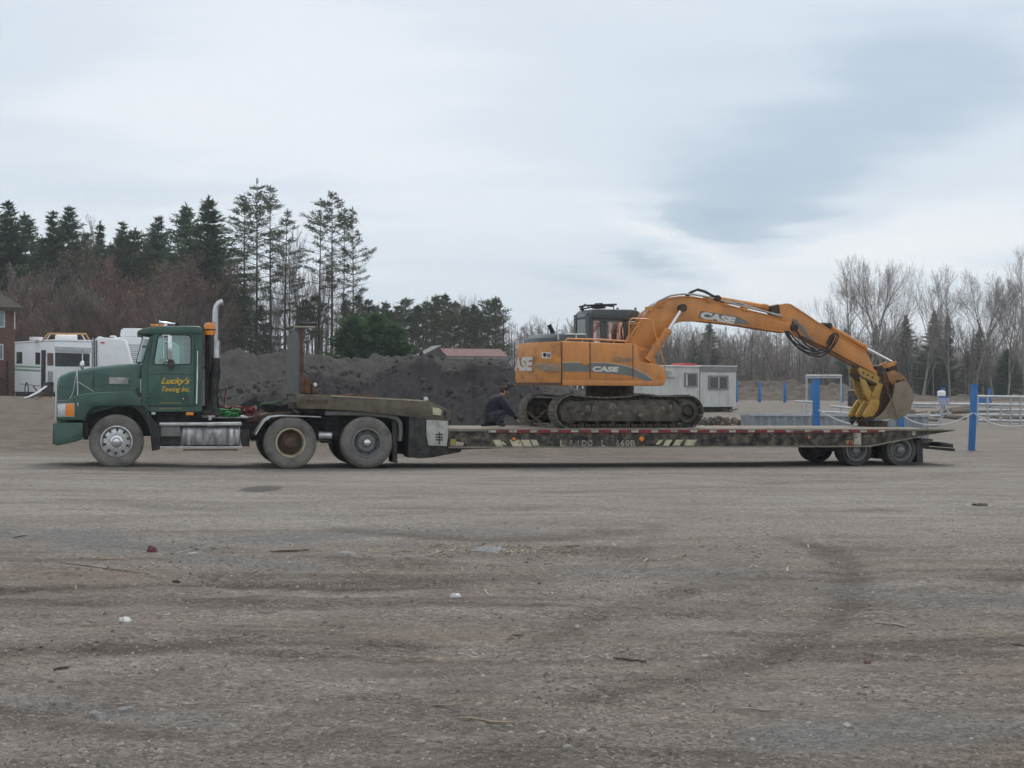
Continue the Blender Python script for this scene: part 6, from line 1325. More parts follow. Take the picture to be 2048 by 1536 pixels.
def conifer(seed, h=14.0, rmax=2.6, bare=0.04, step=0.40, per=7, tuft=3, droop=0.25, up=0.0, ln=0.30, wd=0.075, shape=0.85, gap=0.12, dead=0.0, inner=0.15, spread=0.18, tr=0.16, rag=0.0):
    rn = random.Random(seed); T_, C_ = MB(), MB(); pts = trunk_pts(h, rn, 0.012); m = len(pts)
    T_.tube(pts, [tr * (1 - 0.93 * k / (m - 1)) for k in range(m)], 6)
    z = bare * h
    side = [rn.uniform(0.75, 1.15) for _ in range(8)]
    while z < h * 0.985:
        t = (z - bare * h) / (h - bare * h); prof = (1 - t) ** shape * (0.55 + 0.45 * min(1, (t + 0.05) / 0.22)) if bare < 0.2 else min(1.0, ((1 - t) * 2.2) ** 0.8) * (0.55 + 0.45 * rn.random())
        a0 = rn.uniform(0, 6.28)
        for j in range(per):
            if rn.random() < gap: continue
            a = a0 + 6.283 * j / per + rn.gauss(0, 0.25); L = max(0.18, rmax * prof * (rn.uniform(0.72, 1.12) + (rag * rn.uniform(-1.2, 1.0) if rag else 0)) * side[int((a % 6.283) / 0.7855) % 8]); p0 = along(pts, min(1, z / h + rn.gauss(0, 0.004)))
            d0 = Vector((math.cos(a), math.sin(a), up + 0.35 * (t ** 2) - (0.0 if bare > 0.2 else 0.10 * (1 - t))))
            ps = [p0]; n_ = max(2, int(L / 0.55) + 1)
            for k in range(1, n_ + 1):
                s = k / n_; ps.append(p0 + d0 * (L * s) + Vector((0, 0, -droop * L * s * s + 0.10 * L * s ** 3)))
            T_.tube(ps, [0.022 * (1 - 0.8 * k / n_) * (1 + L * 0.25) for k in range(n_ + 1)], 3, caps=False)
            if rn.random() < dead * (1 - t): continue
            cnt = int(L / 0.115) + 2
            for k in range(cnt):
                s = inner + (1 - inner) * (k + rn.random()) / cnt; f = s * n_; i = min(int(f), n_ - 1); c = ps[i].lerp(ps[i + 1], f - i); dd = (ps[i + 1] - ps[i]).normalized()
                for q_ in range(tuft):
                    o_ = Vector((rn.gauss(0, 1), rn.gauss(0, 1), rn.gauss(0, 0.55))) * spread * (0.30 + 0.9 * min(1.0, L / 2.2) * (1 - s * 0.6))
                    sprig(C_, c + o_, (dd + Vector((rn.gauss(0, 0.6), rn.gauss(0, 0.6), rn.gauss(0, 0.4)))).normalized(), ln * rn.uniform(0.6, 1.3), wd * rn.uniform(0.6, 1.3), rn)
        z += step * rn.uniform(0.75, 1.3) * (1.0 - 0.35 * t)
    for q_ in range(14): sprig(C_, pts[-1] - Vector((0, 0, rn.uniform(0, 0.5))), Vector((rn.gauss(0, 0.5), rn.gauss(0, 0.5), 1)).normalized(), ln * 1.1, wd, rn)
    return T_.mesh('trunk', fast=True), C_.mesh('crown', fast=True), h
def bare_tree(seed, h=14.0, fork=0.35, spread=0.55, levels=4, nb=(5, 5, 6, 6), tr=0.17, twig=0.55, tw=0.013, stems=1, up=0.35, bud=0.25):
    rn = random.Random(seed); T_, C_ = MB(), MB()
    def grow(p, d, L, r, lv):
        n = 4 if lv < 2 else 3; pts = [p]; dd = d.copy()
        for k in range(n):
            dd = (dd + Vector((rn.gauss(0, 0.10), rn.gauss(0, 0.10), rn.gauss(0, 0.06) + up * 0.10 * lv))).normalized(); pts.append(pts[-1] + dd * (L / n))
        if lv <= 2: T_.tube(pts, [max(0.012, r * (1 - (0.62 if lv else 0.55) * k / n)) for k in range(n + 1)], 6 if lv == 0 else (4 if lv == 1 else 3), caps=False)
        else:
            for a, b in zip(pts, pts[1:]):
                s = (b - a).orthogonal().normalized() * max(tw, r * 0.8); k = len(C_.v); C_.v += [tuple(a - s), tuple(a + s), tuple(b)]; C_.f.append((k, k + 1, k + 2))
                s2 = s.cross((b - a).normalized()); k = len(C_.v); C_.v += [tuple(a - s2), tuple(a + s2), tuple(b)]; C_.f.append((k, k + 1, k + 2))
        if lv == levels:
            if rn.random() < bud:
                sprig(C_, pts[-1], Vector((rn.gauss(0, 1), rn.gauss(0, 1), rn.gauss(0, 1))).normalized(), 0.11, 0.045, rn)
            return
        m = nb[min(lv, len(nb) - 1)]
        for j in range(m):
            t = (fork if lv == 0 else 0.22) + (1 - (fork if lv == 0 else 0.22)) * (j + rn.random() * 0.8) / m; t = min(t, 0.99); i = min(int(t * n), n - 1); c = pts[i].lerp(pts[i + 1], t * n - i)
            a = rn.uniform(0, 6.283); o = (pts[i + 1] - pts[i]).normalized(); s = o.orthogonal().normalized(); s.rotate(Matrix.Rotation(a, 3, o))
            ang = spread * rn.uniform(0.65, 1.25); nd = (o * math.cos(ang) + s * math.sin(ang) + Vector((0, 0, up * 0.25))).normalized()
            ratio = rn.uniform(0.46, 0.72) * (1.12 - 0.45 * t if lv == 0 else 1.05 - 0.3 * t)
            grow(c, nd, L * ratio, max(0.010, r * (1 - 0.5 * t) * 0.54), lv + 1)
        if lv < levels: grow(pts[-1], dd, L * 0.42, r * 0.4, lv + 1)
    for s in range(stems):
        d = Vector((rn.gauss(0, 0.05 + 0.10 * (stems > 1)), rn.gauss(0, 0.05 + 0.10 * (stems > 1)), 1)).normalized(); grow(Vector((rn.gauss(0, 0.25) * (stems > 1), rn.gauss(0, 0.25) * (stems > 1), 0)), d, h * rn.uniform(0.62, 0.72), tr / (1 + 0.25 * (stems - 1)), 0)
    tm, cm = T_.mesh('trunk', fast=True), C_.mesh('crown', fast=True)
    zmax = max(max((v[2] for v in T_.v)), max((v[2] for v in C_.v)))
    return tm, cm, zmax
KINDS = {}
def kind(name, bark, leaf, makers): KINDS[name] = (bark, leaf, makers)
kind('spruce', 'bark_dark', 'needle_dark', [conifer(11 + k, 14, 4.7 + 0.6 * (k % 2), per=8, gap=0.20, step=0.34, tuft=5, shape=1.0, droop=0.16, up=0.14, rag=0.35, ln=0.26, wd=0.05) for k in range(4)])
kind('full_pine', 'bark_dark', 'needle_dark', [conifer(211 + k, 15, 4.0 + 0.5 * (k % 2), bare=0.04, per=7, gap=0.24, step=0.40, tuft=5, shape=0.95, droop=0.04, up=0.26, rag=0.45, ln=0.27, wd=0.048, spread=0.22) for k in range(4)])
kind('narrow_spruce', 'bark_dark', 'needle_dark', [conifer(31 + k, 12, 2.3, shape=1.1, rag=0.3, per=7, gap=0.08, step=0.36, tuft=3) for k in range(3)])
kind('tall_pine', 'bark_dark', 'needle_pine', [conifer(51 + k, 19, 3.1, bare=0.42 + 0.06 * (k % 3), step=0.60, per=5, tuft=4, droop=0.08, up=0.20, ln=0.30, wd=0.042, gap=0.30, dead=0.75, inner=0.42, spread=0.24, tr=0.17) for k in range(5)])
kind('small_pine', 'bark_dark', 'needle_pine', [conifer(71 + k, 10, 2.2, bare=0.40 + 0.05 * k, step=0.42, per=6, tuft=5, droop=0.06, up=0.25, ln=0.27, wd=0.046, gap=0.20, dead=0.45, inner=0.30, spread=0.24, tr=0.13) for k in range(4)])
kind('young_pine', 'bark_dark', 'needle_bush', [conifer(91 + k, 5.0, 1.9, bare=0.02, step=0.28, per=8, tuft=5, droop=0.0, up=0.30, ln=0.28, wd=0.06, gap=0.08, shape=0.6) for k in range(2)])
kind('poplar', 'bark_pale', 'twig_grey', [bare_tree(111 + k, 16, fork=0.30, spread=0.60, tr=0.21, up=0.34, nb=(7, 6, 6, 5), tw=0.010, bud=0.8) for k in range(4)])
kind('grey_tree', 'bark', 'twig_grey', [bare_tree(131 + k, 11, fork=0.30, spread=0.48, tr=0.12, up=0.45, nb=(6, 4, 5, 5), tw=0.010) for k in range(4)])
kind('red_maple', 'bark', 'twig_red', [bare_tree(151 + k, 9, fork=0.16, spread=0.58, tr=0.13, up=0.38, nb=(6, 5, 5, 4), stems=2, tw=0.009, bud=0.35) for k in range(4)])
kind('birch', 'bark_pale', 'twig_grey', [bare_tree(171 + k, 12, fork=0.45, spread=0.38, tr=0.10, up=0.5, nb=(6, 4, 4, 4), levels=3, tw=0.012) for k in range(3)])
for nm, (bk, lf, mk) in KINDS.items():
    for (tm, cm, h) in mk: tm.materials.append(M[bk]); cm.materials.append(M[lf])
ORD = 'first second third fourth fifth sixth seventh eighth ninth tenth eleventh twelfth thirteenth fourteenth fifteenth sixteenth seventeenth eighteenth nineteenth twentieth'.split()
TR = random.Random(77); CNT = {}
def tree(kd, px, top, Y, label=None, group=None, wide=1.0, name=None, var=None, base=0.0):
    bk, lf, mk = KINDS[kd]; i = CNT.get(kd, 0) if var is None else var; CNT[kd] = CNT.get(kd, 0) + 1
    tm, cm, h = mk[i % len(mk)]; x = ray(px, 780).x * Y; zg = gz(x, Y) - 0.05 + base; zt = P(px, top, Y).z; s = (zt - zg) / h
    nm = name or {'spruce': 'spruce_tree', 'narrow_spruce': 'spruce_tree', 'tall_pine': 'pine_tree', 'small_pine': 'pine_tree', 'young_pine': 'pine_tree', 'full_pine': 'pine_tree', 'poplar': 'poplar_tree', 'grey_tree': 'bare_tree', 'red_maple': 'maple_tree', 'birch': 'birch_tree'}[kd]
    e = empty(nm, (x, Y, zg), TR.uniform(0, 6.28)); w = s * wide; e.scale = (w, w, s)
    for n_, me in (('trunk', tm), ('crown', cm)):
        o = bpy.data.objects.new(n_, me); COL.objects.link(o); o.parent = e
    tag(e, label, 'tree', group); return e
GS = 'dense dark spruces on the left'
for px, top, Y, w, lb in ((-38, 370, 150, 1.1, 'dark spruce at the photo edge above the brick house roof'), (8, 402, 150, 1.0, 'dark spruce rising right behind the brick house roof'), (52, 426, 158, 1.1, 'dark spruce just past the end of the house roof'), (98, 424, 148, 1.0, 'left of the two dark spruces above the step van'), (141, 414, 150, 1.05, 'right of the two dark spruces above the step van'),
                      (309, 432, 158, 0.9, 'shorter dark spruce standing left of the cab-side spruce pair'), (366, 408, 152, 1.0, 'left spruce of the dark pair above the green cab'), (409, 394, 146, 1.1, 'tallest dark spruce right above the green cab roof')):
    tree('full_pine' if px not in (-38, 409) else 'spruce', px, top, Y, lb, GS, w * 1.35, name='spruce_tree')
tree('narrow_spruce', 195, 445, 160, 'slim pointed spruce standing alone above the white camper', None, 0.9)
tree('narrow_spruce', 25, 455, 160, 'slim spruce between the two spruces behind the house', None, 1.1)
tree('small_pine', 268, 458, 150, 'small round-topped pine among bare crowns left of the cab', None, 0.9)
tree('small_pine', 240, 470, 152, 'low pine top beside the slim spruce above the camper', None, 0.8)
for k, (px, top, Y, w) in enumerate(sorted(((30, 540, 135, 1.2), (175, 560, 130, 1.1), (212, 515, 134, 1.2), (250, 508, 138, 1.2), (288, 488, 132, 1.3), (328, 500, 136, 1.2), (368, 520, 130, 1.2), (402, 550, 134, 1.0), (100, 600, 126, 1.2), (235, 585, 125, 1.2), (310, 590, 126, 1.2), (380, 600, 125, 1.2)))):
    tree('red_maple', px, top, Y, ORD[k] + ' bare reddish maple from the left in the thicket behind the white vehicles', 'bare maples of the left thicket', w)
for k, (px, top, Y) in enumerate(((12, 545, 128), (70, 500, 133), (85, 530, 131), (118, 560, 129), (150, 570, 130), (190, 570, 128), (270, 560, 128), (345, 570, 127), (420, 570, 130))):
    tree('grey_tree', px, top, Y, ORD[k] + ' slim bare grey tree from the left in front of the left spruces', 'bare grey trees of the left thicket', 1.2)
tree('grey_tree', 232, 430, 156, 'tall thin bare grey tree reaching above the reddish thicket', None, 0.7)
tree('grey_tree', 178, 440, 158, 'thin bare grey tree between the spruces above the step van', None, 0.7)
for k, px in enumerate(range(-20, 450, 17)): tree('full_pine' if k % 2 == 0 else 'grey_tree', px + TR.uniform(-8, 8), TR.uniform(445, 515) if k % 2 == 0 else TR.uniform(500, 560), 168, 'tree in the dark back row of the left thicket', 'back row of the left thicket', 1.3, name='back_row_tree')
# the tall pines behind the mound
for px, top, Y, w, v, lb in ((486, 402, 140, 1.15, 0, 'leaning-branched tall pine at the left side of the tall pine group'), (513, 361, 138, 1.0, 1, 'tallest pine of all, above the gap behind the cab'), (543, 374, 140, 1.0, 2, 'second tallest pine, right beside the tallest one'), (568, 418, 137, 1.05, 3, 'pine at the right side of the tall pine group near the cab'),
                          (636, 398, 142, 0.95, 4, 'left pine of the cluster above the trailer headboard'), (664, 386, 138, 1.05, 0, 'tallest pine of the cluster above the trailer headboard'), (684, 418, 142, 0.8, 2, 'middle pine squeezed into the headboard pine cluster'), (706, 414, 139, 0.72, 3, 'slim sparse pine at the right of the headboard pine cluster')):
    tree('tall_pine', px, top, Y, lb, 'tall pines behind the soil mound', w, var=v)
for k, (px, top, Y) in enumerate(sorted(((455, 500, 150), (472, 470, 150), (500, 520, 152), (530, 560, 150), (556, 540, 155), (585, 470, 150), (604, 455, 155), (622, 500, 150), (650, 520, 155), (690, 560, 152), (600, 540, 146), (575, 590, 150), (640, 575, 146)))):
    tree('grey_tree', px, top, Y, ORD[k] + ' thin bare grey tree from the left standing between the tall pines', 'bare trees between the tall pines', 0.75)
for k, (px, top, Y) in enumerate(sorted(((446, 560, 135), (462, 585, 138), (486, 575, 136), (608, 600, 140), (630, 590, 142), (520, 610, 145), (716, 590, 135), (735, 600, 138), (690, 600, 140)))):
    tree('small_pine', px, top, Y, ORD[k] + ' small pine from the left at the foot of the tall pines behind the mound', 'small pines below the tall pines', 0.8)
for px, top, Y, lb in ((708, 638, 112, 'bright green young pine at the left of the bushy pair over the mound'), (752, 632, 114, 'bright green bushy young pine in the middle over the mound'), (788, 655, 112, 'low green young pine next to the grey gable end')):
    tree('young_pine', px, top, Y, lb, 'young pines behind the mound', 1.25)
for k, (px, top) in enumerate(sorted(((745, 612), (770, 604), (795, 612), (812, 597), (833, 610), (852, 604), (872, 590), (888, 588), (908, 604), (930, 612), (948, 608), (972, 600), (991, 594), (820, 625), (900, 622), (958, 628), (862, 626), (780, 628)))):
    tree('small_pine', px, top, TR.uniform(150, 172), ORD[k] + ' pine from the left in the even stand behind the red-roofed shed', 'pine stand behind the shed', 0.95)
for k, (px, top) in enumerate(sorted(((932, 585), (955, 588), (915, 592), (1030, 622), (1072, 632), (1096, 628), (1118, 630), (1140, 634), (1012, 640), (1052, 645)))):
    tree('grey_tree', px, top, TR.uniform(170, 190), ORD[k] + ' bare pale tree from the left beyond the pine stand beside the excavator cab', 'bare trees beyond the pine stand', 0.85)
# right-hand wood
for px, top, w, lb in ((1700, 508, 0.85, 'tall bare poplar at the left of the right-hand group, spreading left'), (1738, 512, 0.75, 'tall bare poplar between the two largest right-hand crowns'), (1772, 500, 0.9, 'tallest bare poplar above the bucket linkage'), (1845, 520, 0.8, 'forked bare poplar standing free right of the bucket'), (1900, 562, 0.8, 'shorter bare poplar right of the forked one'), (1952, 540, 0.85, 'bare poplar left of the blue post top'), (1988, 530, 0.8, 'bare poplar right above the blue post'), (2016, 555, 0.8, 'low wide bare poplar near the photo edge'), (2052, 488, 1.0, 'bare poplar cut off by the right photo edge')):
    tree('poplar', px, top, TR.uniform(186, 200), lb, 'tall bare poplars on the right', w)
for px, top, w, lb in ((1416, 632, 1.0, 'dark spruce framed under the excavator boom'), (1384, 664, 0.9, 'smaller dark spruce left of the one under the boom'), (1812, 622, 0.9, 'pointed dark spruce right of the bucket'), (1868, 612, 0.9, 'dark spruce between the forked poplar and its neighbour'), (1895, 622, 0.8, 'slim dark spruce right behind the sign'), (1958, 640, 0.9, 'dark spruce directly behind the blue post'), (2012, 690, 1.6, 'broad dark spruce near the right photo edge'), (1752, 640, 0.8, 'dark spruce behind the bucket cylinder'), (1690, 650, 0.8, 'dark spruce behind the stick of the excavator')):
    tree('full_pine' if px in (1384, 1895, 1752, 1690, 1958) else 'spruce', px, top + 8, TR.uniform(198, 212), lb, 'dark spruces of the right wood', w, name='spruce_tree')
for px in range(1300, 2070, 13):
    k = TR.random(); top = TR.uniform(628, 672) if px < 1680 else TR.uniform(610, 690)
    tree('birch' if k < 0.42 else 'grey_tree', px + TR.uniform(-6, 6), top, TR.uniform(188, 215), 'slender bare tree in the dense wood behind the dirt berm', 'slender trees of the right wood', 0.8)
for k, px in enumerate(range(1310, 2070, 42)):
    tree('full_pine', px + TR.uniform(-9, 9), TR.uniform(690, 730), TR.uniform(205, 220), ORD[k] + ' low dark spruce from the left in the back of the right wood', 'low spruces of the right wood', 1.3, name='spruce_tree')
# far wood that reads as one mass: thin stems and brush joined
def far_wood(name, px0, px1, Y0, Y1, top0, top1, n, mt, rn, fill=6):
    mb = MB()
    for k in range(n):
        px = rn.uniform(px0, px1); Y = rn.uniform(Y0, Y1); x = ray(px, 780).x * Y; z0 = gz(x, Y) - 0.2; h = P(px, rn.uniform(top0, top1), Y).z - z0; r = rn.uniform(0.05, 0.13)
        b = Vector((x, Y, z0)); l = Vector((rn.gauss(0, 0.03), rn.gauss(0, 0.03), 1)); mb.tube([b, b + l * h * 0.5, b + l * h], [r, r * 0.7, 0.015], 4, caps=False)
        for j in range(fill):
            t = rn.uniform(0.12, 0.97); c = b + l * h * t; d = Vector((rn.gauss(0, 1), rn.gauss(0, 1), rn.uniform(0.2, 1.4))).normalized(); L = rn.uniform(0.7, 2.2) * (1.15 - t * 0.6)
            s = d.orthogonal().normalized() * 0.02; i = len(mb.v); mb.v += [tuple(c - s), tuple(c + s), tuple(c + d * L)]; mb.f.append((i, i + 1, i + 2))
            for q_ in range(4):
                c2 = c + d * L * rn.uniform(0.2, 1.0); sprig(mb, c2, (d + Vector((rn.gauss(0, .7), rn.gauss(0, .7), rn.gauss(0, .5)))).normalized(), rn.uniform(0.4, 0.9), 0.016, rn)
    o = link(name, mb.mesh(name, fast=True), mt); tag(o, kind='stuff'); return o
rn_ = random.Random(9)
tag(far_wood('far_woods', 1290, 2110, 203, 245, 655, 745, 1250, M['twig_grey'], rn_, 26), 'dense mass of thin bare stems behind the right-hand trees', 'woods')
tag(far_wood('far_woods', -60, 470, 162, 190, 535, 660, 420, M['twig_grey'], rn_, 20), 'dense brushy mass of stems behind the left thicket', 'woods')
tag(far_wood('far_woods', 440, 1010, 165, 195, 600, 700, 330, M['bark_dark'], rn_, 8), 'row of thin stems showing sky between them behind the mound', 'woods')
tag(far_wood('far_woods', 990, 1310, 195, 225, 645, 715, 300, M['bark'], rn_, 16), 'distant brush along the horizon behind the excavator house', 'woods')
# ------------------------------------------------------------------ buildings and parked vehicles
class WB(MB):
    """mesh builder fed from a Frame, written relative to a root position"""
    def __init__(s, fr, root): super().__init__(); s.fr = fr; s.r = root
    def fin(s, name, mt, parent, **kw):
        s.v = [tuple(s.fr.world(a, b, c) - s.r) for a, b, c in s.v]; return s.build(name, mt, parent, **kw)
def frame_at(px, Y, yaw): d = ray(px, 790); return Frame(d.x * Y, Y, yaw)
M['brick'] = mat('brown_brick', (0.155, 0.088, 0.062), 0.9, 0, 0.15, 8, (0.10, 0.06, 0.045), 0.5, 20, 0.2, 60)
M['shingle'] = mat('brown_shingles', (0.085, 0.070, 0.052), 0.9, 0, 0.2, 6, (0.05, 0.04, 0.03), 0.5, 12, 0.3, 40)
M['trim'] = mat('white_window_trim', (0.55, 0.55, 0.53), 0.6, 0, 0.05)
M['pane'] = mat('dull_window_glass', (0.19, 0.25, 0.26), 0.15, 0.0, 0.15, 2, coat=0.5)
M['dark_pane'] = mat('dark_window_glass', (0.022, 0.026, 0.028), 0.12, 0, 0.2, 2, coat=0.5)
M['rv_white'] = mat('white_body_panels', (0.88, 0.89, 0.90), 0.5, 0, 0.02, 2, (0.45, 0.43, 0.40), 0.22, 2)
M['rv_green'] = mat('pale_green_stripe', (0.20, 0.36, 0.22), 0.5, 0, 0.06)
M['office'] = mat('cream_office_siding', (0.60, 0.60, 0.57), 0.6, 0, 0.04, 2, (0.33, 0.31, 0.27), 0.4, 1.5, stretch=(1, 1, 0.4))
M['fascia'] = mat('grey_fascia', (0.23, 0.23, 0.215), 0.7, 0, 0.08)
M['red_roof'] = mat('red_metal_roof', (0.15, 0.036, 0.030), 0.6, 0, 0.12, 2, (0.09, 0.045, 0.035), 0.5, 2)
M['grey_wall'] = mat('weathered_grey_boards', (0.17, 0.165, 0.16), 0.85, 0, 0.15, 3, stretch=(4, 4, 0.5))
M['blue'] = mat('bright_blue_paint', (0.022, 0.165, 0.44), 0.55, 0, 0.06, 3, (0.10, 0.13, 0.2), 0.3, 4)
M['galv'] = mat('galvanised_steel', (0.47, 0.49, 0.50), 0.5, 0.4, 0.08, 4, (0.25, 0.24, 0.22), 0.3, 3)
M['galv_flat'] = mat('dull_corrugated_steel', (0.30, 0.335, 0.36), 0.6, 0.2, 0.08, 3, (0.16, 0.16, 0.155), 0.4, 2)
M['rope'] = mat('white_rope', (0.60, 0.60, 0.58), 0.8, 0, 0.05)
M['timber'] = mat('weathered_timber', (0.22, 0.185, 0.15), 0.9, 0, 0.2, 3, stretch=(0.5, 4, 4))
M['orange_pipe'] = mat('orange_painted_pipe', (0.55, 0.30, 0.07), 0.5)

def build_house():
    Y = 100.0; fr = frame_at(30, Y, math.radians(21)); zg = gz(fr.o.x, Y); R = fr.world(0, 0, zg); root = empty('brick_house', R); tag(root, 'brown brick house with shingled hip roof at the photo edge', 'house')
    ze = fr.z(30, 616, 0); w = 9.0; d = 7.0
    WB(fr, R).box(-w, 0, 0, d, zg - 0.3, ze).fin('wall', M['brick'], root)
    ov = 0.45; rz = ze + 2.6
    m = WB(fr, R); a = [(-w - ov, -ov, ze), (ov, -ov, ze), (ov, d + ov, ze), (-w - ov, d + ov, ze), (-w + 3.2, d / 2, rz), (-3.2, d / 2, rz)]
    m.add(a, [(0, 1, 5, 4), (1, 2, 5), (2, 3, 4, 5), (3, 0, 4), (3, 2, 1, 0)]); m.fin('roof', M['shingle'], root)
    WB(fr, R).box(-w - ov, ov + 0.02, -ov - 0.04, -ov + 0.0, ze - 0.22, ze + 0.02).fin('eave_fascia', mat('brown_fascia', (0.06, 0.045, 0.035), 0.8), root)
    for (xa, xb, ya, yb) in ((-25, 10, 622, 655), (-25, 7, 688, 720)):
        p = fr.poly([(xa, ya), (xb, ya), (xb, yb), (xa, yb)], 0); wn = WB(fr, R); wn.prism(p, -0.05, 0.02); wo = wn.fin('window', M['trim'], root)
        p = fr.poly([(xa + 2, ya + 2), (xb - 2.5, ya + 2), (xb - 2.5, yb - 2.5), (xa + 2, yb - 2.5)], 0); wn = WB(fr, R); wn.prism(p, -0.062, -0.052); wn.fin('pane', M['pane'], wo)
    WB(fr, R).prism(fr.poly([(28, 620), (30.5, 620), (30.5, 658), (28, 658)], 0), -0.06, 0.0).fin('downpipe', M['trim'], root)
    WB(fr, R).prism(fr.poly([(17, 722), (26, 722), (26, 796), (17, 796)], -0.8), -1.0, -0.6).fin('porch_column', M['brick'], root)
    WB(fr, R).prism(fr.poly([(12.5, 722), (16, 722), (16, 790), (12.5, 790)], -0.6), -0.7, -0.6).prism(fr.poly([(-20, 745), (12, 762), (12, 766), (-20, 750)], -0.6), -0.7, -0.6).fin('porch_rail', M['black'], root)
    for x in range(-10, 13, 6): WB(fr, R).prism(fr.poly([(x, 762), (x + 1, 762), (x + 1, 790), (x, 790)], -0.6), -0.68, -0.62).fin('baluster', M['black'], root)
build_house()
def build_stepvan():
    Y = 92.0; yaw = math.radians(33); fr = frame_at(108, Y, yaw); sd = Frame(fr.o.x, fr.o.y, yaw - math.pi / 2); zg = gz(fr.o.x, Y); R = fr.world(0, 0, zg)
    root = empty('step_van', R); tag(root, 'white step van with green side stripe and open side door beside the house', 'van')
    zt = fr.z(108, 682, 0); zb = fr.z(108, 785, 0); wf = fr.u(184, 0, 720); ls = -sd.u(29, 0, 730)
    WB(fr, R).box(0, wf, 0, ls, zb, zt).fin('body', M['rv_white'], root, bevel=0.05)
    WB(fr, R).box(-0.03, wf + 0.03, -0.04, ls, zt + 0.002, zt + 0.09).fin('roof', M['rv_white'], root, bevel=0.03)
    def F(poly, a, b, n, m, par=root): w = WB(fr, R); w.prism(fr.poly(poly, 0), a, b); return w.fin(n, m, par)
    def S(poly, a, b, n, m, par=root): w = WB(sd, R); w.prism(sd.poly(poly, 0), a, b); return w.fin(n, m, par)
    ws = F([(110, 705), (179, 708), (179, 733), (110, 733)], -0.03, 0.01, 'windscreen', M['dark_pane'])
    F([(163.5, 707), (165.5, 707), (165.5, 733), (163.5, 733)], -0.05, -0.031, 'windscreen_divider', M['rv_white'], ws)
    F([(110, 693), (181, 696), (181, 706), (150, 703), (110, 701)], -0.12, -0.002, 'visor', mat('shaded_visor_paint', (0.5, 0.51, 0.53), 0.5), root)
    F([(109, 736), (150, 734), (181, 738), (181, 790), (112, 790)], -0.45, -0.002, 'bonnet', M['rv_white'])
    S([(33.5, 704), (44.5, 704), (44.5, 727), (33.5, 727)], -0.02, 0.01, 'side_window', M['dark_pane']); S([(71.5, 705), (80.5, 705), (80.5, 729), (71.5, 729)], -0.02, 0.01, 'side_window', M['dark_pane'])
    S([(83, 700), (92, 700), (91, 788), (82, 786)], -0.012, 0.01, 'open_doorway', M['black']); S([(95, 706), (107, 706), (107, 731), (95, 731)], -0.02, 0.01, 'door_window', mat('brown_curtained_glass', (0.16, 0.12, 0.09), 0.3))
    S([(29.5, 731), (81, 733), (81, 736), (29.5, 734)], -0.014, 0.01, 'green_stripe', M['rv_green']); S([(29.5, 737), (81, 740), (81, 743), (29.5, 741)], -0.014, 0.01, 'green_stripe', M['rv_green'])
    S([(40, 767), (80, 771), (80, 772.5), (40, 768.5)], -0.012, 0.01, 'body_seam', M['fascia'])
    S([(96, 742), (106, 743), (106, 765), (96, 765)], -0.015, 0.01, 'louvre_panel', mat('grey_green_louvre', (0.32, 0.38, 0.34), 0.6))
    for (frm, px, py, v) in ((sd, 54, 786, 0.02), (fr, 100, 789, 0.1)):
        c = frm.p3(px, py, v); r = 0.40; w = WB(frm, R); zc = gz(*frm.world(c.x, v, 0)[:2]) + r
        w.lathe([(0, 0), (0.22, 0), (0.24, -0.03), (r, -0.03), (r, 0.22), (0, 0.22)], (c.x, v, zc), 20); w.fin('wheel', M['tyre_dark'], root)
    WB(fr, R).box(0.05, wf - 0.05, 0.3, ls - 0.1, zb - 0.25, zb - 0.01).fin('chassis', M['black'], root)
    # roof frame of yellow pipe and a pale drum
    rk = WB(fr, R); rk.r = R
    for v in (0.5, 2.0):
        w = WB(fr, R); pts = [fr.p3(x, y, v) for x, y in ((84, 683), (96, 667.5), (172, 668), (181, 684))]; w.tube(pts, 0.05, 6); w.fin('roof_frame', M['orange_pipe'], root)
        w = WB(fr, R); w.tube([fr.p3(90, 683, v), fr.p3(101, 668, v)], 0.03, 5); w.tube([fr.p3(163, 668, v), fr.p3(172, 683, v)], 0.03, 5); w.fin('roof_frame_brace', M['rv_white'], root)
    w = WB(fr, R); w.tube([fr.p3(112, 674.5, 1.2), fr.p3(153, 675, 1.2)], 0.16, 12); w.fin('roof_drum', M['rv_white'], root)
    w = WB(fr, R); w.box(fr.u(60, 3.0), fr.u(80, 3.0), 2.6, 3.2, zt + .1, zt + 0.28); w.fin('roof_vent', M['rv_white'], root)
build_stepvan()
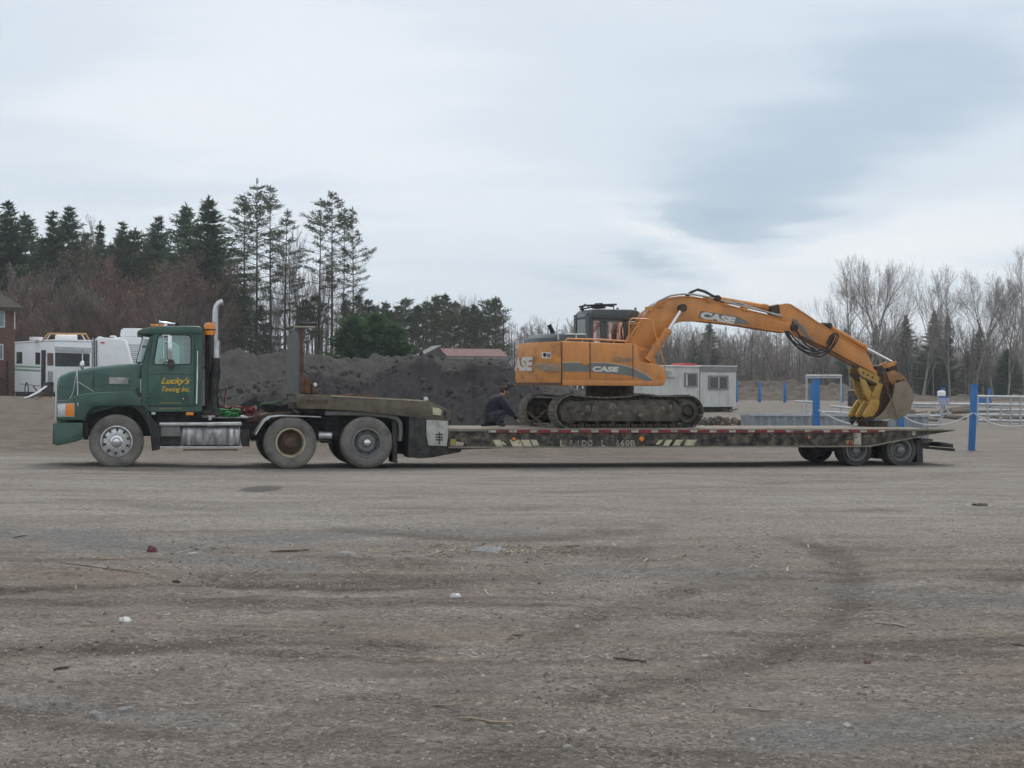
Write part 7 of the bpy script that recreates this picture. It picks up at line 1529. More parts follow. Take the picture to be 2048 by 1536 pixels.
def build_campers():
    Y = 90.0; yaw = math.radians(10); fr = frame_at(190, Y, yaw); zg = gz(fr.o.x, Y); R = fr.world(0, 0, zg)
    root = empty('camper_cap', R); tag(root, 'plain white camper shell with slanted nose behind the green bonnet', 'camper')
    w = WB(fr, R); w.prism(fr.poly([(194, 678), (200, 674.5), (246, 678), (251, 681), (266, 738), (266, 780), (194, 780)], 0), 0, 2.1); w.fin('shell', M['rv_white'], root, bevel=0.08)
    WB(fr, R).prism(fr.poly([(201, 683.5), (209, 684), (209, 687), (201, 686.5)], 0), -0.03, 0.01).fin('marker_light', M['red_lens'], root)
    w = WB(fr, R); w.tube([fr.p3(186, 676, -.1), fr.p3(186, 760, -.1)], 0.04, 6); w.tube([fr.p3(191, 680, -.1), fr.p3(191, 760, -.1)], 0.03, 6)
    for y in range(684, 756, 9): w.tube([fr.p3(186, y, -.1), fr.p3(191, y + .3, -.1)], 0.02, 4)
    w.fin('ladder', M['galv'], root)
    WB(fr, R).prism(fr.poly([(188, 681), (197, 673), (203, 673), (212, 680)], 0.2), 0.1, 1.2).fin('roof_hatch', M['rv_white'], root, bevel=0.03)
    u = fr.u(230, 0); WB(fr, R).lathe([(0, 0), (.3, 0), (.36, .03), (.36, .22), (0, .22)], (u, 0.05, zg + 0.36), 18).fin('wheel', M['tyre_dark'], root)
    WB(fr, R).prism(fr.poly([(194, 781), (266, 781), (266, 795), (194, 795)], .2), .3, 1.9).fin('chassis', M['black'], root)
    Y = 95.0; fr = frame_at(232, Y, math.radians(6)); zg = gz(fr.o.x, Y); R = fr.world(0, 0, zg)
    root = empty('travel_trailer', R); tag(root, 'white travel trailer with grey ribbed stripes and a roof pod behind the cab', 'camper')
    w = WB(fr, R); w.prism(fr.poly([(226, 676), (240, 674), (330, 676), (352, 690), (352, 785), (226, 785)], 0), 0, 2.2); w.fin('body', M['rv_white'], root, bevel=0.06)
    for k in range(9):
        y = 689 + k * 4.2; WB(fr, R).prism(fr.poly([(250, y), (335, y + 1), (335, y + 2.6), (250, y + 1.6)], 0), -0.02, 0.0).fin('rib_stripe', mat('grey_stripe', (0.27, 0.28, 0.32), 0.5) if k > 3 else M['galv'], root)
    WB(fr, R).prism(fr.poly([(240, 674), (241, 660), (246, 656.5), (290, 657), (300, 674)], 0.4), 0.4, 1.8).fin('roof_pod', M['rv_white'], root, bevel=0.08)
    WB(fr, R).prism(fr.poly([(218, 674), (221, 671), (230, 671), (232, 676)], 0.4), 0.4, 0.9).fin('roof_vent', M['rv_white'], root, bevel=0.03)
    u = fr.u(300, 0); WB(fr, R).lathe([(0, 0), (.3, 0), (.34, .03), (.34, .22), (0, .22)], (u, -0.02, zg + 0.34), 18).fin('wheel', M['tyre_dark'], root)
    WB(fr, R).prism(fr.poly([(230, 786), (350, 786), (350, 796), (230, 796)], .2), .3, 2.0).fin('chassis', M['black'], root)
    # bent white sheet and clutter in front of the step van
    Y = 84.0; x = ray(70, 810).x * Y; z = gz(x, Y); m = MB(); m.prism([(-0.62, 0.02), (-0.3, 0.10), (0.1, 0.32), (0.52, 0.62), (0.56, 0.60), (0.14, 0.27), (-0.28, 0.06), (-0.62, -0.01)], -0.5, 0.35)
    o = m.build('bent_sheet', M['rv_white']); o.location = (x, Y, z - 0.02); o.rotation_euler.z = 0.35; tag(o, 'bent white metal sheet lying on the dirt before the step van', 'metal sheet')
    m = MB(); rr = random.Random(12)
    for k in range(7): a = Vector((rr.uniform(-.5, .5), rr.uniform(-.4, .4), rr.uniform(.02, .2))); b_ = a + Vector((rr.uniform(-.6, .6), rr.uniform(-.3, .3), rr.uniform(.0, .5))); m.tube([a, b_], 0.04, 5)
    x = ray(96, 805).x * 86; o = m.build('scrap_heap', M['rusty']); o.location = (x, 86, gz(x, 86)); tag(o, 'tangle of rusty scrap behind the bent white sheet', 'scrap')
build_campers()
def build_shed():
    Y = 108.0; fr = frame_at(893, Y, math.radians(14)); zg = gz(fr.o.x, Y); R = fr.world(0, 0, zg); root = empty('red_roofed_shed', R); tag(root, 'low grey shed with a red metal roof behind the soil mound', 'shed')
    L_ = fr.u(1017, 0, 712); zE = fr.z(893, 711, 0); d = 4.4; zr = zE + 0.50
    WB(fr, R).box(0.15, L_ - 0.15, 0.25, d - 0.25, zg - 0.2, zE).fin('wall', M['grey_wall'], root)
    w = WB(fr, R); w.add([(0.15, 0.25, zE), (0.15, d - .25, zE), (0.15, d / 2, zr - .06), (0.2, 0.25, zE), (0.2, d - .25, zE), (0.2, d / 2, zr - .06)], [(0, 2, 1), (3, 4, 5), (0, 3, 5, 2), (1, 2, 5, 4)]); w.fin('gable', M['grey_wall'], root)
    n = 12
    for k in range(n):
        a, b_ = L_ * k / n + 0.005, L_ * (k + 1) / n - 0.005
        w = WB(fr, R); w.add([(a, 0, zE - .02), (b_, 0, zE - .02), (b_, d / 2, zr), (a, d / 2, zr), (a, 0, zE - .06), (b_, 0, zE - .06), (b_, d / 2, zr - .04), (a, d / 2, zr - .04)], [(0, 1, 2, 3), (7, 6, 5, 4), (0, 4, 5, 1), (1, 5, 6, 2), (2, 6, 7, 3), (3, 7, 4, 0)]); w.fin('roof_panel', M['red_roof'], root)
    w = WB(fr, R); w.add([(0, d, zE - .02), (L_, d, zE - .02), (L_, d / 2, zr), (0, d / 2, zr)], [(0, 3, 2, 1)]); w.fin('roof_rear', M['red_roof'], root)
    WB(fr, R).box(0, L_, -0.03, 0.02, zE - 0.22, zE - 0.065).fin('eave_board', M['fascia'], root)
    # grey gable annex to the left
    fr2 = frame_at(846, 110, math.radians(14)); zg2 = gz(fr2.o.x, 110); R2 = fr2.world(0, 0, zg2); rt = empty('grey_annex', R2); tag(rt, 'small grey gabled lean-to against the left of the red-roofed shed', 'shed')
    w = WB(fr2, R2); w.prism(fr2.poly([(840, 745), (840, 713), (862, 702), (882, 691), (893, 697), (905, 713), (905, 745)], 0), 0, 0.3); w.fin('gable_wall', M['grey_wall'], rt)
    w = WB(fr2, R2); a = fr2.poly([(838, 713), (882, 690), (882, 692), (838, 715.5)], 0); w.prism(a, -0.1, 3.0); w.fin('roof', M['fascia'], rt)
build_shed()
def build_office():
    frL = ray(1286, 790); frR = ray(1472, 790); a = Vector((frL.x * 112, 112)); b = Vector((frR.x * 117, 117)); yaw = math.atan2(b.y - a.y, b.x - a.x); fr = Frame(a.x, a.y, yaw); Lw = (b - a).length
    zg = gz(a.x + 3, 114); R = fr.world(0, 0, zg); root = empty('site_office', R); tag(root, 'cream portable site office with two windows behind the excavator tracks', 'portable office')
    zt = fr.z(1398, 733.5, 0); zb = fr.z(1398, 814, 0); d = 3.0
    WB(fr, R).box(0.0, Lw, 0.03, d, zb, zt - 0.02).fin('core', M['office'], root)
    n = 11
    for k in range(n):
        u0, u1 = Lw * k / n + 0.006, Lw * (k + 1) / n - 0.006; WB(fr, R).box(u0, u1, 0.0, 0.029, zb + .02, zt - 0.34 if k > 6 else zt - .1).fin('wall_panel', M['office'], root)
    us = fr.u(1399, 0)
    WB(fr, R).box(us - 0.02, us + 0.02, -0.03, 0.0, zb, zt).fin('seam_strip', M['fascia'], root)
    WB(fr, R).box(us + .03, Lw + .04, -0.05, -0.002, zt - 0.32, zt + 0.05).fin('fascia', M['fascia'], root)
    WB(fr, R).box(-0.1, us, -0.12, d + .05, zt, zt + 0.07).box(us + .004, Lw + .1, -0.06, d + .05, zt + .052, zt + 0.10).fin('roof', M['rv_white'], root)
    def win(xa, xb, ya, yb, two):
        o = WB(fr, R); o.prism(fr.poly([(xa, ya), (xb, ya), (xb, yb), (xa, yb)], 0), -0.07, -0.002); fo = o.fin('window', M['fascia'], root)
        m_ = 3.6 if two else 2.8; mid = (xa + xb) / 2
        for (p, q_) in (((xa + m_, mid - 1), (mid + 1, xb - m_)) if two else ((xa + m_ + 3, xb - m_),)):
            g = WB(fr, R); g.prism(fr.poly([(p, ya + m_), (q_, ya + m_), (q_, yb - m_), (p, yb - m_)], 0), -0.085, -0.072); g.fin('pane', M['dark_pane'], fo)
        if two: g = WB(fr, R); g.prism(fr.poly([(mid - 0.9, ya + m_), (mid + .9, ya + m_), (mid + .9, yb - m_), (mid - .9, yb - m_)], 0), -0.09, -0.072); g.fin('mullion', M['trim'], fo)
        else: g = WB(fr, R); g.prism(fr.poly([(xa + m_, ya + m_), (xa + m_ + 2.8, ya + m_), (xa + m_ + 2.8, yb - m_), (xa + m_, yb - m_)], 0), -0.085, -0.072); g.fin('curtain', M['trim'], fo)
    win(1368, 1394, 746, 774, False); win(1416, 1456, 751, 780, True)
    o = WB(fr, R); o.prism(fr.poly([(1331, 740), (1348, 740), (1348, 753.5), (1331, 753.5)], 0), -0.35, -0.002); ac = o.fin('air_conditioner', M['office'], root)
    for k in range(4): y = 742.5 + k * 2.3; g = WB(fr, R); g.prism(fr.poly([(1333, y), (1343, y), (1343, y + 1), (1333, y + 1)], -0.35), -0.36, -0.351); g.fin('grille_slat', M['fascia'], ac)
    for x in (1300, 1340, 1380, 1420, 1460): u = fr.u(x, .4); WB(fr, R).box(u - .12, u + .12, .3, .7, zg - .05, zb - .002).fin('support_block', M['black'], root)
    WB(fr, R).box(.2, Lw - .2, .8, d - .3, zg + .05, zb - .004).fin('undercarriage', M['black'], root)
    w = WB(fr, R); w.tube([fr.p3(1445, 817, 0.2), fr.p3(1458, 822, -1.2), fr.p3(1474, 818, 0.2)], 0.06, 5); w.fin('drawbar', M['rusty'], root)
    w = WB(fr, R); w.prism(fr.poly([(1353, 732), (1357, 727), (1371, 726.5), (1388, 728), (1393, 732)], .6), .3, 1.3); rt = w.fin('red_tarp_bundle', mat('red_tarp', (0.5, 0.03, 0.03), 0.6), None, bevel=.03); rt.location = R; tag(rt, 'red tarp bundle lying on the site office roof', 'tarp')
    # planks leaning at its foot
    rr = random.Random(4)
    for k, lb in enumerate(('long weathered plank on rubble below the site office', 'short weathered plank on rubble nearest to the excavator sprocket')):
        p0 = P(1412 + 14 * k, 822 + 8 * k, 70); m = MB(); m.box(-1.0, 1.0, -0.1, 0.1, 0, 0.05); o = m.build('plank', M['timber']); o.location = (p0.x, 70 + 3 * k, gz(p0.x, 70) + 0.25); o.rotation_euler = (0.1, 0.22 - .1 * k, -0.5 + k); tag(o, lb, 'plank')
    m = MB(); X = ray(1440, 830).x * 66
    for k in range(140):
        r = rr.uniform(.05, .16); a = Vector((rr.gauss(0, 1.4), rr.gauss(0, 1.5), 0)); hh = 0.42 * math.exp(-(a.x ** 2 / 3 + a.y ** 2 / 3)); c = a + Vector((0, 0, hh)); m.lathe([(0, -r * .6), (r * .8, -r * .3), (r, r * .1), (r * .5, r * .6), (0, r * .65)], (c.x, c.y, c.z), 6)
    m.v = [(a + rr.uniform(-.02, .02), b_ + rr.uniform(-.02, .02), c + rr.uniform(-.02, .02)) for a, b_, c in m.v]
    o = m.build('rubble', mat('brown_rubble', (0.15, 0.12, 0.095), 0.95, 0, 0.3, 1.5, bump=.3), smooth=False); o.location = (X, 66, gz(X, 66)); tag(o, 'low heap of brown rubble below the site office', 'rubble', kind='stuff')
build_office()

# ------------------------------------------------------------------ posts, ropes, pens on the right
def post(px, top, bot, Y, wpx, label, group=None, lean=0.0):
    x = ray(px, bot).x * Y; zg = gz(x, Y); zt = P(px, top, Y).z; w = wpx / F * Y; root = MB()
    root.box(-w / 2, w / 2, -w / 2, w / 2, -0.1, zt - zg); o = root.build('blue_post', M['blue'], bevel=0.012); o.location = (x, Y, zg); o.rotation_euler = (0, lean, 0.3); tag(o, label, 'post', group)
    c = MB(); c.box(-w / 2 - .012, w / 2 + .012, -w / 2 - .012, w / 2 + .012, zt - zg + 0.002, zt - zg + 0.03); c.build('post_cap', M['blue'], o); return Vector((x, Y, zg)), zt
YP = 46.5
p1 = post(1632, 759.5, 893, YP, 11.5, 'thick blue post rising behind the trailer deck before the white gate frame')
p2 = post(1943, 770, 895, YP, 10.5, 'thick blue post holding the white rope at the far right', lean=0.045)
for px, top, bot, w, lb in ((1473, 762, 803, 5, 'far blue post against the corner of the site office'), (1519, 765, 806, 5, 'far blue post before the berm, second from the site office'), (1570, 766, 808, 5, 'far blue post before the berm, third from the site office'), (1623, 768, 806, 6, 'far blue post half hidden by the thick blue post'), (1684, 771, 806, 4.5, 'far blue post behind the right leg of the gate frame'), (1886, 776, 812, 5.5, 'far blue post beside the blue and white sign'), (1978, 777, 815, 5.5, 'far blue post behind the top rail of the pen')):
    post(px, top, bot, 150 if px < 1700 else 120, w, lb, 'blue posts along the far side')
def rope(pxs, label):
    m = MB(); pts = []
    for (a, b) in pxs: pts.append(P(a, b, YP - 0.12))
    # smooth by catmull-rom
    out = []
    for i in range(len(pts) - 1):
        p0, p1_, p2_, p3_ = pts[max(i - 1, 0)], pts[i], pts[i + 1], pts[min(i + 2, len(pts) - 1)]
        for k in range(6):
            t = k / 6; out.append(0.5 * ((2 * p1_) + (p2_ - p0) * t + (2 * p0 - 5 * p1_ + 4 * p2_ - p3_) * t * t + (3 * p1_ - p0 - 3 * p2_ + p3_) * t ** 3))
    out.append(pts[-1]); m.tube(out, 0.020, 6); o = m.build('white_rope', M['rope']); tag(o, label, 'rope')
rope([(1637, 820), (1660, 833), (1690, 845), (1720, 849), (1760, 844), (1790, 834), (1800, 828)], 'white rope sagging from the thick post behind the bucket')
rope([(1800, 828), (1824, 842), (1850, 849), (1880, 850), (1905, 845), (1930, 834), (1945, 826)], 'white rope sagging between the bucket and the far right blue post')
rope([(1948, 826), (1970, 840), (1995, 850), (2025, 853), (2060, 850), (2090, 843)], 'white rope running from the far right post out of the picture')
post(1801, 822, 893, YP, 10.5, 'blue post hidden behind the bucket, its foot showing below it')
def pipes(name, label, cat, Y, segs, r, mt, depth=0.0):
    x = ray(segs[0][0][0], 800).x * Y; base = Vector((x, Y, gz(x, Y))); root = empty(name, base); tag(root, label, cat)
    for s in segs:
        rr = r; nm = 'rail'
        if len(s) == 3: nm = s[2]
        m = MB(); m.tube([P(s[0][0], s[0][1], Y) - base, P(s[1][0], s[1][1], Y) - base], rr, 8); m.build(nm, mt, root)
    return root
pipes('gate_frame', 'tall galvanised gate frame standing open behind the thick blue post', 'gate frame', 96, [((1613, 750), (1613, 836), 'post'), ((1682, 750), (1682, 836), 'post'), ((1611, 751.5), (1684, 751.5), 'top_rail'), ((1613, 755), (1682, 755), 'rail')], 0.055, M['galv'])
pipes('gate_frame', 'second gate frame seen only as one upright left of the bucket', 'gate frame', 97, [((1712, 752), (1711, 836), 'post'), ((1712, 757), (1775, 757), 'top_rail'), ((1775, 752), (1775, 836), 'post')], 0.05, M['galv'])
def build_trough():
    Y = 56.0; fr = frame_at(1500, Y, math.radians(3)); zg = gz(fr.o.x, Y); R = fr.world(0, 0, zg); root = empty('corrugated_bin', R); tag(root, 'long low grey corrugated steel bin behind the trailer deck', 'bin')
    L_ = fr.u(1856, 0, 845); zt = fr.z(1500, 832, 0); n = 22
    for k in range(n):
        a = L_ * k / n; b_ = L_ * (k + 1) / n; w = WB(fr, R); e = (b_ - a); w.add([(a, 0, zg - .02), (a + e * .28, -.06, zg - .02), (a + e * .5, -.06, zg - .02), (a + e * .78, 0, zg - .02), (b_, 0, zg - .02)] + [(a, 0, zt), (a + e * .28, -.06, zt), (a + e * .5, -.06, zt), (a + e * .78, 0, zt), (b_, 0, zt)], [(i, i + 1, i + 6, i + 5) for i in range(4)]); w.fin('corrugated_panel', M['galv_flat'], root, smooth=False)
    WB(fr, R).box(-.03, L_ + .03, -.09, .05, zt + .002, zt + .07).box(-.03, L_ + .03, 1.5, 1.6, zt + .002, zt + .07).fin('top_rail', M['galv'], root)
    WB(fr, R).box(0, L_, 1.5, 1.55, zg, zt).box(-.02, .0, 0, 1.5, zg, zt).box(L_, L_ + .02, 0, 1.5, zg, zt).box(0.01, L_ - .01, 0.06, 1.49, zg, zg + .3).fin('bin_wall', M['galv_flat'], root)
build_trough()
# white cattle-pen panels at the right
Yp = 76.0
segs = [((1952, 793), (2075, 795), 'top_rail'), ((1950, 809), (2075, 811)), ((1952, 820), (2075, 821)), ((1955, 830), (2075, 831)), ((1953, 841), (2075, 843))]
for x in (1955, 1975, 2021, 2041, 2068): segs.append(((x, 793), (x, 850 if x != 1975 else 838), 'post'))
for x in (2001,): segs.append(((x, 809), (x, 848), 'post'))
pipes('pen_panel', 'white tubular pen fence standing right of the thick blue post', 'pen fence', Yp, segs, 0.062, M['galv'])
segs = [((1826, 808), (1950, 809), 'top_rail'), ((1826, 813), (1872, 814)), ((1820, 831), (1883, 832)), ((1882, 815), (1882, 846), 'post'), ((1896, 815), (1896, 832), 'post'), ((1884, 832), (1873, 853), 'brace'), ((1840, 851), (1876, 852), 'foot_rail')]
pipes('pen_panel', 'low white pipe frame between the bucket and the far right post', 'pen fence', 74, segs, 0.05, M['galv'])
segs = [((1603, 808), (1603, 832), 'post'), ((1590, 803), (1628, 804), 'top_rail'), ((1640, 824), (1715, 827)), ((1660, 812), (1712, 818))]
pipes('pen_panel', 'scattered white pipe rails behind the thick blue post', 'pen fence', 84, segs, 0.05, M['galv'])
def build_sign():
    Y = 74; x = ray(1887, 800).x * Y; zg = gz(x, Y); root = empty('yard_sign', (x, Y, zg)); tag(root, 'small blue and white lettered sign hung on the pipe fence', 'sign'); fr = Frame(x, Y, 0)
    def S(poly, a, b, n, m, par=root): w = WB(fr, Vector((x, Y, zg))); w.prism(fr.poly(poly, 0), a, b); return w.fin(n, m, par)
    S([(1876, 792), (1898, 792), (1898, 811), (1876, 811)], -0.03, 0.0, 'sign_board', mat('pale_sign_face', (0.46, 0.50, 0.62), 0.5))
    S([(1876, 792), (1898, 792), (1898, 796), (1876, 796)], -0.036, -0.031, 'sign_header', mat('blue_sign_band', (0.10, 0.15, 0.38), 0.5))
    for y in (799, 802.5, 806): S([(1878, y), (1896, y), (1896, y + 1.0), (1878, y + 1.0)], -0.035, -0.031, 'sign_line', mat('blue_sign_line', (0.16, 0.2, 0.42), 0.5))
    S([(1885, 811), (1887, 811), (1887, 835), (1885, 835)], 0.0, 0.06, 'sign_post', M['galv'])
build_sign()
# timber and rubbish between the pens
rr = random.Random(31); 
for k in range(16):
    px = rr.uniform(1745, 2040); Y = rr.uniform(80, 98); m = MB(); L_ = rr.uniform(1.0, 3.2); r = rr.uniform(0.09, 0.16)
    log = rr.random() < 0.6
    if log: m.tube([(-L_ / 2, 0, 0), (0, rr.uniform(-.05, .05), .02), (L_ / 2, 0, 0)], [r, r * .95, r * .85], 9)
    else: m.box(-L_ / 2, L_ / 2, -0.13, 0.13, -0.03, 0.03)
    x = ray(px, 820).x * Y; o = m.build('log' if log else 'plank', M['timber']); o.location = (x, Y, gz(x, Y) + rr.uniform(0.1, 0.5)); o.rotation_euler = (0, rr.uniform(-.15, .15), rr.uniform(-.7, .7))
    tag(o, 'weathered log lying in the timber litter behind the pens' if log else 'weathered board lying in the timber litter behind the pens', 'log' if log else 'plank', 'timber litter behind the pens')
for (px, py, Y, w, h, lb, cat, mt) in ((1714, 798, 92, 0.5, 0.8, 'black drum standing left of the bucket thumb', 'drum', M['black']), (1883, 789, 100, 0.24, 0.36, 'pale wrapped bundle showing above the sign', 'bundle', M['rv_white']), (1968, 802, 90, 0.4, 0.35, 'blue drum inside the white pen', 'drum', M['blue'])):
    x = ray(px, py).x * Y; zc = P(px, py, Y).z; m = MB(); m.lathe([(0, 0), (w * .9, 0), (w, .05), (w, h * 1.0), (w * .95, h * 1.05), (w * .4, h * 1.15), (0, h * 1.15)], (0, 0, 0), 14); m.v = [(a, c, b_) for a, b_, c in m.v]
    o = m.build(lb.split()[1] if cat == 'bundle' else 'drum', mt); o.name = 'wrapped_bundle' if cat == 'bundle' else 'steel_drum'; o.location = (x, Y, max(gz(x, Y), zc - h / 2)); tag(o, lb, cat)
# ------------------------------------------------------------------ loose gravel and litter on the yard
def gpt(px, py):
    Y = 20.0
    for _ in range(6):
        d = ray(px, py); x = d.x * Y; Y = (gz(x, Y) - CAMZ) / d.z
    return Vector((d.x * Y, Y, CAMZ + d.z * Y))
def gravel(name, n, y0, y1, smin, smax, seed, mt, label):
    rs = np.random.RandomState(seed)
    u = rs.rand(n); Y = 1 / (1 / y0 + (1 / y1 - 1 / y0) * u); X = (rs.rand(n) * 2 - 1) * 0.36 * Y
    keep = (fbm(X * 0.7, Y * 1.2, 131) * 0.7 + rs.rand(n) * 0.5) > 0.52; X, Y = X[keep], Y[keep]; n = len(X); Z = gh(X, Y)
    s = smin + (smax - smin) * rs.rand(n) ** 4
    base = np.array([[1, 0, 0], [0.45, 0.85, 0.1], [-0.6, 0.75, 0], [-1, -0.1, 0.1], [-0.3, -0.9, 0], [0.7, -0.65, 0.05], [0.1, 0.1, 0.75], [-0.35, -0.2, 0.55]])
    tri = np.array([[0, 1, 6], [1, 2, 6], [2, 7, 6], [2, 3, 7], [3, 4, 7], [4, 6, 7], [4, 5, 6], [5, 0, 6]])
    a = rs.rand(n) * 6.283; c, sn = np.cos(a), np.sin(a); B = base[None] * (0.7 + 0.6 * rs.rand(n, 8, 1)); B = B * s[:, None, None]; B[:, :, 1] *= (0.6 + 0.4 * rs.rand(n))[:, None]; B[:, :, 2] *= (0.6 + 0.5 * rs.rand(n))[:, None]
    V = np.stack([B[:, :, 0] * c[:, None] - B[:, :, 1] * sn[:, None] + X[:, None], B[:, :, 0] * sn[:, None] + B[:, :, 1] * c[:, None] + Y[:, None], B[:, :, 2] + Z[:, None] - 0.1 * s[:, None]], -1).reshape(-1, 3)
    Fc = (tri[None] + (np.arange(n) * 8)[:, None, None]).reshape(-1, 3)
    me = bpy.data.meshes.new(name); me.vertices.add(len(V)); me.vertices.foreach_set('co', V.ravel()); me.loops.add(Fc.size); me.loops.foreach_set('vertex_index', Fc.ravel()); me.polygons.add(len(Fc)); me.polygons.foreach_set('loop_start', np.arange(0, Fc.size, 3)); me.update(calc_edges=True)
    col = np.repeat(rs.rand(n), 8); at = me.attributes.new('shade', 'FLOAT', 'POINT'); at.data.foreach_set('value', col.astype(np.float32))
    o = link(name, me, mt); tag(o, label, 'gravel', kind='stuff')
gm = bpy.data.materials.new('gravel_stones'); gm.use_nodes = True
_n = gm.node_tree.nodes; _l = gm.node_tree.links; _a = _n.new('ShaderNodeAttribute'); _a.attribute_name = 'shade'; _r = _n.new('ShaderNodeValToRGB'); _l.new(_a.outputs['Fac'], _r.inputs[0]); _l.new(_r.outputs[0], _n['Principled BSDF'].inputs['Base Color']); _n['Principled BSDF'].inputs['Roughness'].default_value = 0.9
_e = _r.color_ramp.elements; _e[0].color = (0.075, 0.068, 0.062, 1); _e[1].color = (0.34, 0.325, 0.30, 1)
for _p, _c in ((0.35, (0.13, 0.112, 0.096, 1)), (0.75, (0.185, 0.162, 0.142, 1)), (0.95, (0.25, 0.232, 0.212, 1))): _x = _r.color_ramp.elements.new(_p); _x.color = _c
gravel('gravel', 130000, 6.0, 24.0, 0.0025, 0.013, 3, gm, 'loose grey gravel scattered over the near yard')
gravel('coarse_gravel', 5200, 6.0, 22.0, 0.008, 0.030, 8, gm, 'coarser stones lying among the loose gravel of the near yard')
def stick(px, py, px2, py2, w, col, label, name='stick', cat='stick', flat=0.5, group=None):
    a, b = gpt(px, py), gpt(px2, py2); c = (a + b) / 2; w *= 0.62; col = tuple(x * 0.85 for x in col); rn = random.Random(int(px * 7 + py)); L_ = (b - a).length; d = (b - a) / L_; s = Vector((-d.y, d.x, 0)).normalized(); m = MB(); secs = []
    for k in range(6):
        t = k / 5; p = a.lerp(b, t) - c + s * rn.gauss(0, 0.12 * w + 0.006) ; p.z = gz((a.lerp(b, t)).x, (a.lerp(b, t)).y) - c.z + w * flat * 0.5 + 0.004; r = w * (0.35 + 0.65 * math.sin(math.pi * (0.12 + 0.8 * t))) / 2
        secs.append([p + s * (r * math.cos(q_)) + Vector((0, 0, r * flat * math.sin(q_))) for q_ in (0.4, 1.5, 2.7, 3.7, 4.7, 5.7)])
    m.loft(secs); o = m.build(name, mat('litter_' + name, col, 0.85, 0, 0.2, 30, stretch=(1, 1, 1))); o.location = c; tag(o, label, cat, group)
WOOD = (0.30, 0.235, 0.165); DARK = (0.055, 0.042, 0.034); PALE = (0.40, 0.36, 0.30)
for a in ((917, 1441, 1030, 1450, 0.045, WOOD, 'long pale broken stick lying nearest the camera at bottom centre'), (1224, 1319, 1292, 1327, 0.045, DARK, 'dark splinter of wood lying alone right of the middle foreground'),
          (107, 1342, 142, 1337, 0.04, DARK, 'short dark stick alone on gravel at the lower left'), (110, 1125, 297, 1150, 0.022, DARK, 'long thin dark twig lying across the left foreground'), (190, 1119, 243, 1121, 0.035, (0.34, 0.22, 0.12), 'short tan stick lying just above the long dark twig'),
          (540, 1105, 620, 1102, 0.07, WOOD, 'flat tan piece of wood in the litter band left of centre'), (520, 1228, 560, 1223, 0.03, WOOD, 'small tan stick lying alone left of centre'), (852, 1415, 925, 1412, 0.03, WOOD, 'thin tan stick above the long broken stick'),
          (1748, 1245, 1815, 1256, 0.035, PALE, 'pale bent twig lying on gravel at the far right'), (206, 1410, 278, 1408, 0.025, WOOD, 'thin tan twig at the bottom left'), (1475, 1418, 1556, 1422, 0.02, PALE, 'thin pale straw lying near the bottom right'), (28, 1077, 54, 1072, 0.04, DARK, 'short dark stick near the left edge of the yard'),
          (1290, 1121, 1326, 1123, 0.025, WOOD, 'small tan stick right of the grey slab'), (1024, 1272, 1048, 1273, 0.03, DARK, 'short dark stick right at the middle of the foreground'), (2025, 1291, 2050, 1294, 0.03, DARK, 'short dark stick at the right photo edge')):
    stick(*a)
def scrap(px, py, w, d, col, label, name, cat, h=0.02, rough=0.7, jag=0.25, seed=1):
    c = gpt(px, py); rn = random.Random(seed + int(px)); n = 9; top, bot = [], []
    n = 14; mid = []
    for k in range(n):
        t = 2 * math.pi * k / n; r = 1 + rn.uniform(-jag, jag); bot.append((w / 2 * r * math.cos(t), d / 2 * r * math.sin(t), -0.006)); r *= rn.uniform(0.6, 0.85); top.append((w / 2 * r * math.cos(t), d / 2 * r * math.sin(t), h * rn.uniform(0.25, 0.9)))
    m = MB(); m.add([(0, 0, h * 0.8)] + top + bot, [(0, 1 + k, 1 + (k + 1) % n) for k in range(n)] + [(1 + k, 1 + n + k, 1 + n + (k + 1) % n, 1 + (k + 1) % n) for k in range(n)])
    o = m.build(name, mat('litter_' + name, col, rough, 0, 0.12, 20, bump=0.2)); o.location = c; tag(o, label, cat)
WHITE = (0.55, 0.55, 0.53)
scrap(249, 1241, 0.10, 0.11, WHITE, 'crumpled white paper on the ground in the left foreground', 'paper_scrap', 'litter', 0.03, seed=3)
scrap(911, 1193, 0.09, 0.05, (0.7, 0.7, 0.69), 'small bright white paper scrap right of the middle foreground', 'paper_scrap', 'litter', 0.03, seed=4)
scrap(385, 1109, 0.13, 0.10, (0.36, 0.34, 0.31), 'pale flat stone in the litter band behind the twig', 'flat_stone', 'stone', 0.03)
scrap(690, 1108, 0.26, 0.18, (0.24, 0.23, 0.215), 'flat pale grey stone left of the grey slab', 'flat_stone', 'stone', 0.03, seed=6)
scrap(985, 1098, 0.42, 0.55, (0.17, 0.172, 0.17), 'thin grey broken asphalt slab lying in the middle of the yard', 'broken_slab', 'slab', 0.025, seed=8)
scrap(305, 1104, 0.12, 0.12, (0.13, 0.035, 0.035), 'small dark red lump lying in the litter band on the left', 'red_lump', 'litter', 0.07, seed=9)
scrap(352, 1167, 0.08, 0.08, DARK, 'small dark clod lying just below the twig end', 'dirt_clod', 'clod', 0.04, seed=10)
scrap(1952, 1011, 0.12, 0.2, DARK, 'left of two small dark clods on the pale drive at the right', 'dirt_clod', 'clod', 0.04, seed=11)
scrap(1966, 1011, 0.14, 0.2, DARK, 'right of two small dark clods on the pale drive at the right', 'dirt_clod', 'clod', 0.04, seed=12)
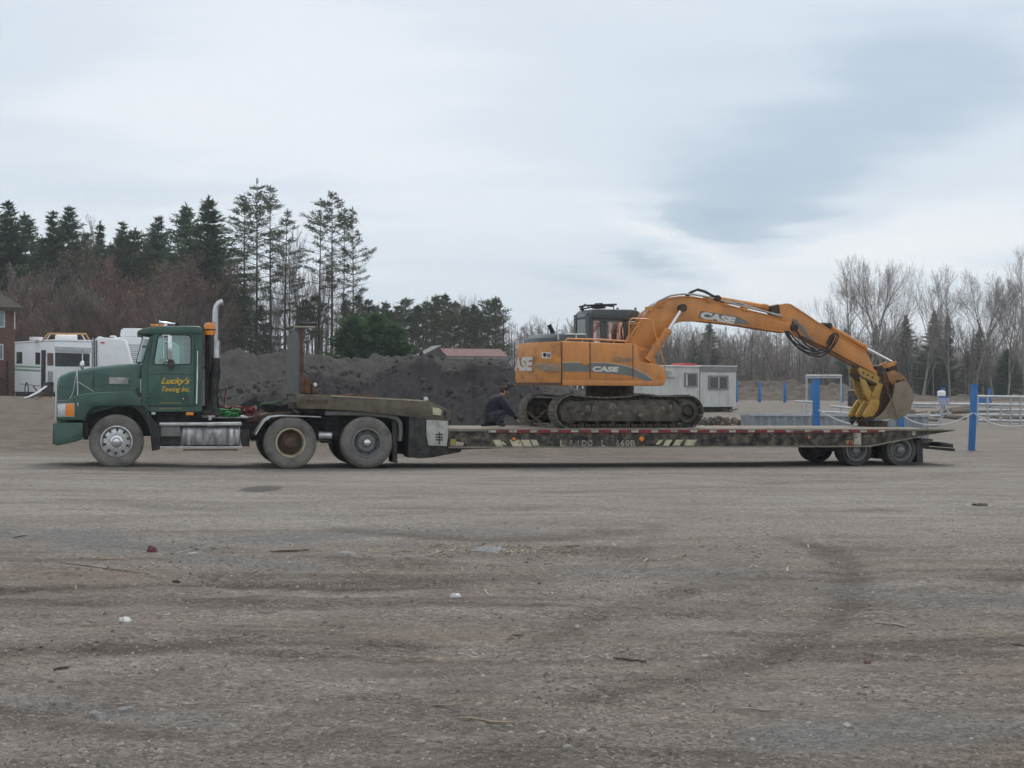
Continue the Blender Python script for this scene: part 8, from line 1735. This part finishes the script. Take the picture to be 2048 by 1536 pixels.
scrap(256, 1422, 0.12, 0.09, (0.22, 0.21, 0.195), 'upper of two pale stones near the bottom left', 'flat_stone', 'stone', 0.03, seed=13)
scrap(200, 1436, 0.11, 0.10, (0.21, 0.20, 0.185), 'lower of two pale stones near the bottom left', 'flat_stone', 'stone', 0.03, seed=14)
scrap(1734, 1327, 0.05, 0.05, (0.16, 0.09, 0.08), 'reddish pebble lying on gravel at the lower right', 'pebble', 'stone', 0.03, seed=15)
# wood chips in the litter band
def chips():
    rn = random.Random(6); m = MB()
    for k in range(420):
        px = rn.gauss(1010, 130) if k < 200 else rn.uniform(150, 1750); py = rn.gauss(1104, 8) if k < 200 else rn.gauss(1125, 30); c = gpt(px, py); L_ = rn.uniform(0.015, 0.08); w = rn.uniform(0.006, 0.014)
        Mx = Matrix.Translation(c + Vector((0, 0, 0.008))) @ Matrix.Rotation(rn.uniform(0, 6.28), 4, 'Z') @ Matrix.Rotation(rn.gauss(0, 0.3), 4, 'Y'); m.box(-L_ / 2, L_ / 2, -w / 2, w / 2, -0.004, 0.006, Mx)
    o = m.build('wood_chips', mat('wood_chips', (0.46, 0.39, 0.29), 0.9, 0, 0.35, 2.5), smooth=False); tag(o, 'band of broken wood chips scattered across the middle of the yard', 'wood chips', kind='stuff')
chips()
# ------------------------------------------------------------------ thin hazy air, added also to lift the dark tones
hz = MB(); hz.box(-2600, 2600, -200, 1300, -2.0, 27.0); hm_ = bpy.data.materials.new('haze_air'); hm_.use_nodes = True; hn_ = hm_.node_tree.nodes; hn_.clear()
ho_ = hn_.new('ShaderNodeOutputMaterial'); hv_ = hn_.new('ShaderNodeVolumePrincipled'); hv_.inputs['Color'].default_value = (0.86, 0.90, 0.95, 1); hv_.inputs['Density'].default_value = 0.00042; hv_.inputs['Anisotropy'].default_value = 0.2
hm_.node_tree.links.new(hv_.outputs[0], ho_.inputs['Volume'])
ho = hz.build('haze', hm_, smooth=False); tag(ho, 'thin pale haze over the yard, added also to lift dark tones', 'haze', kind='stuff')
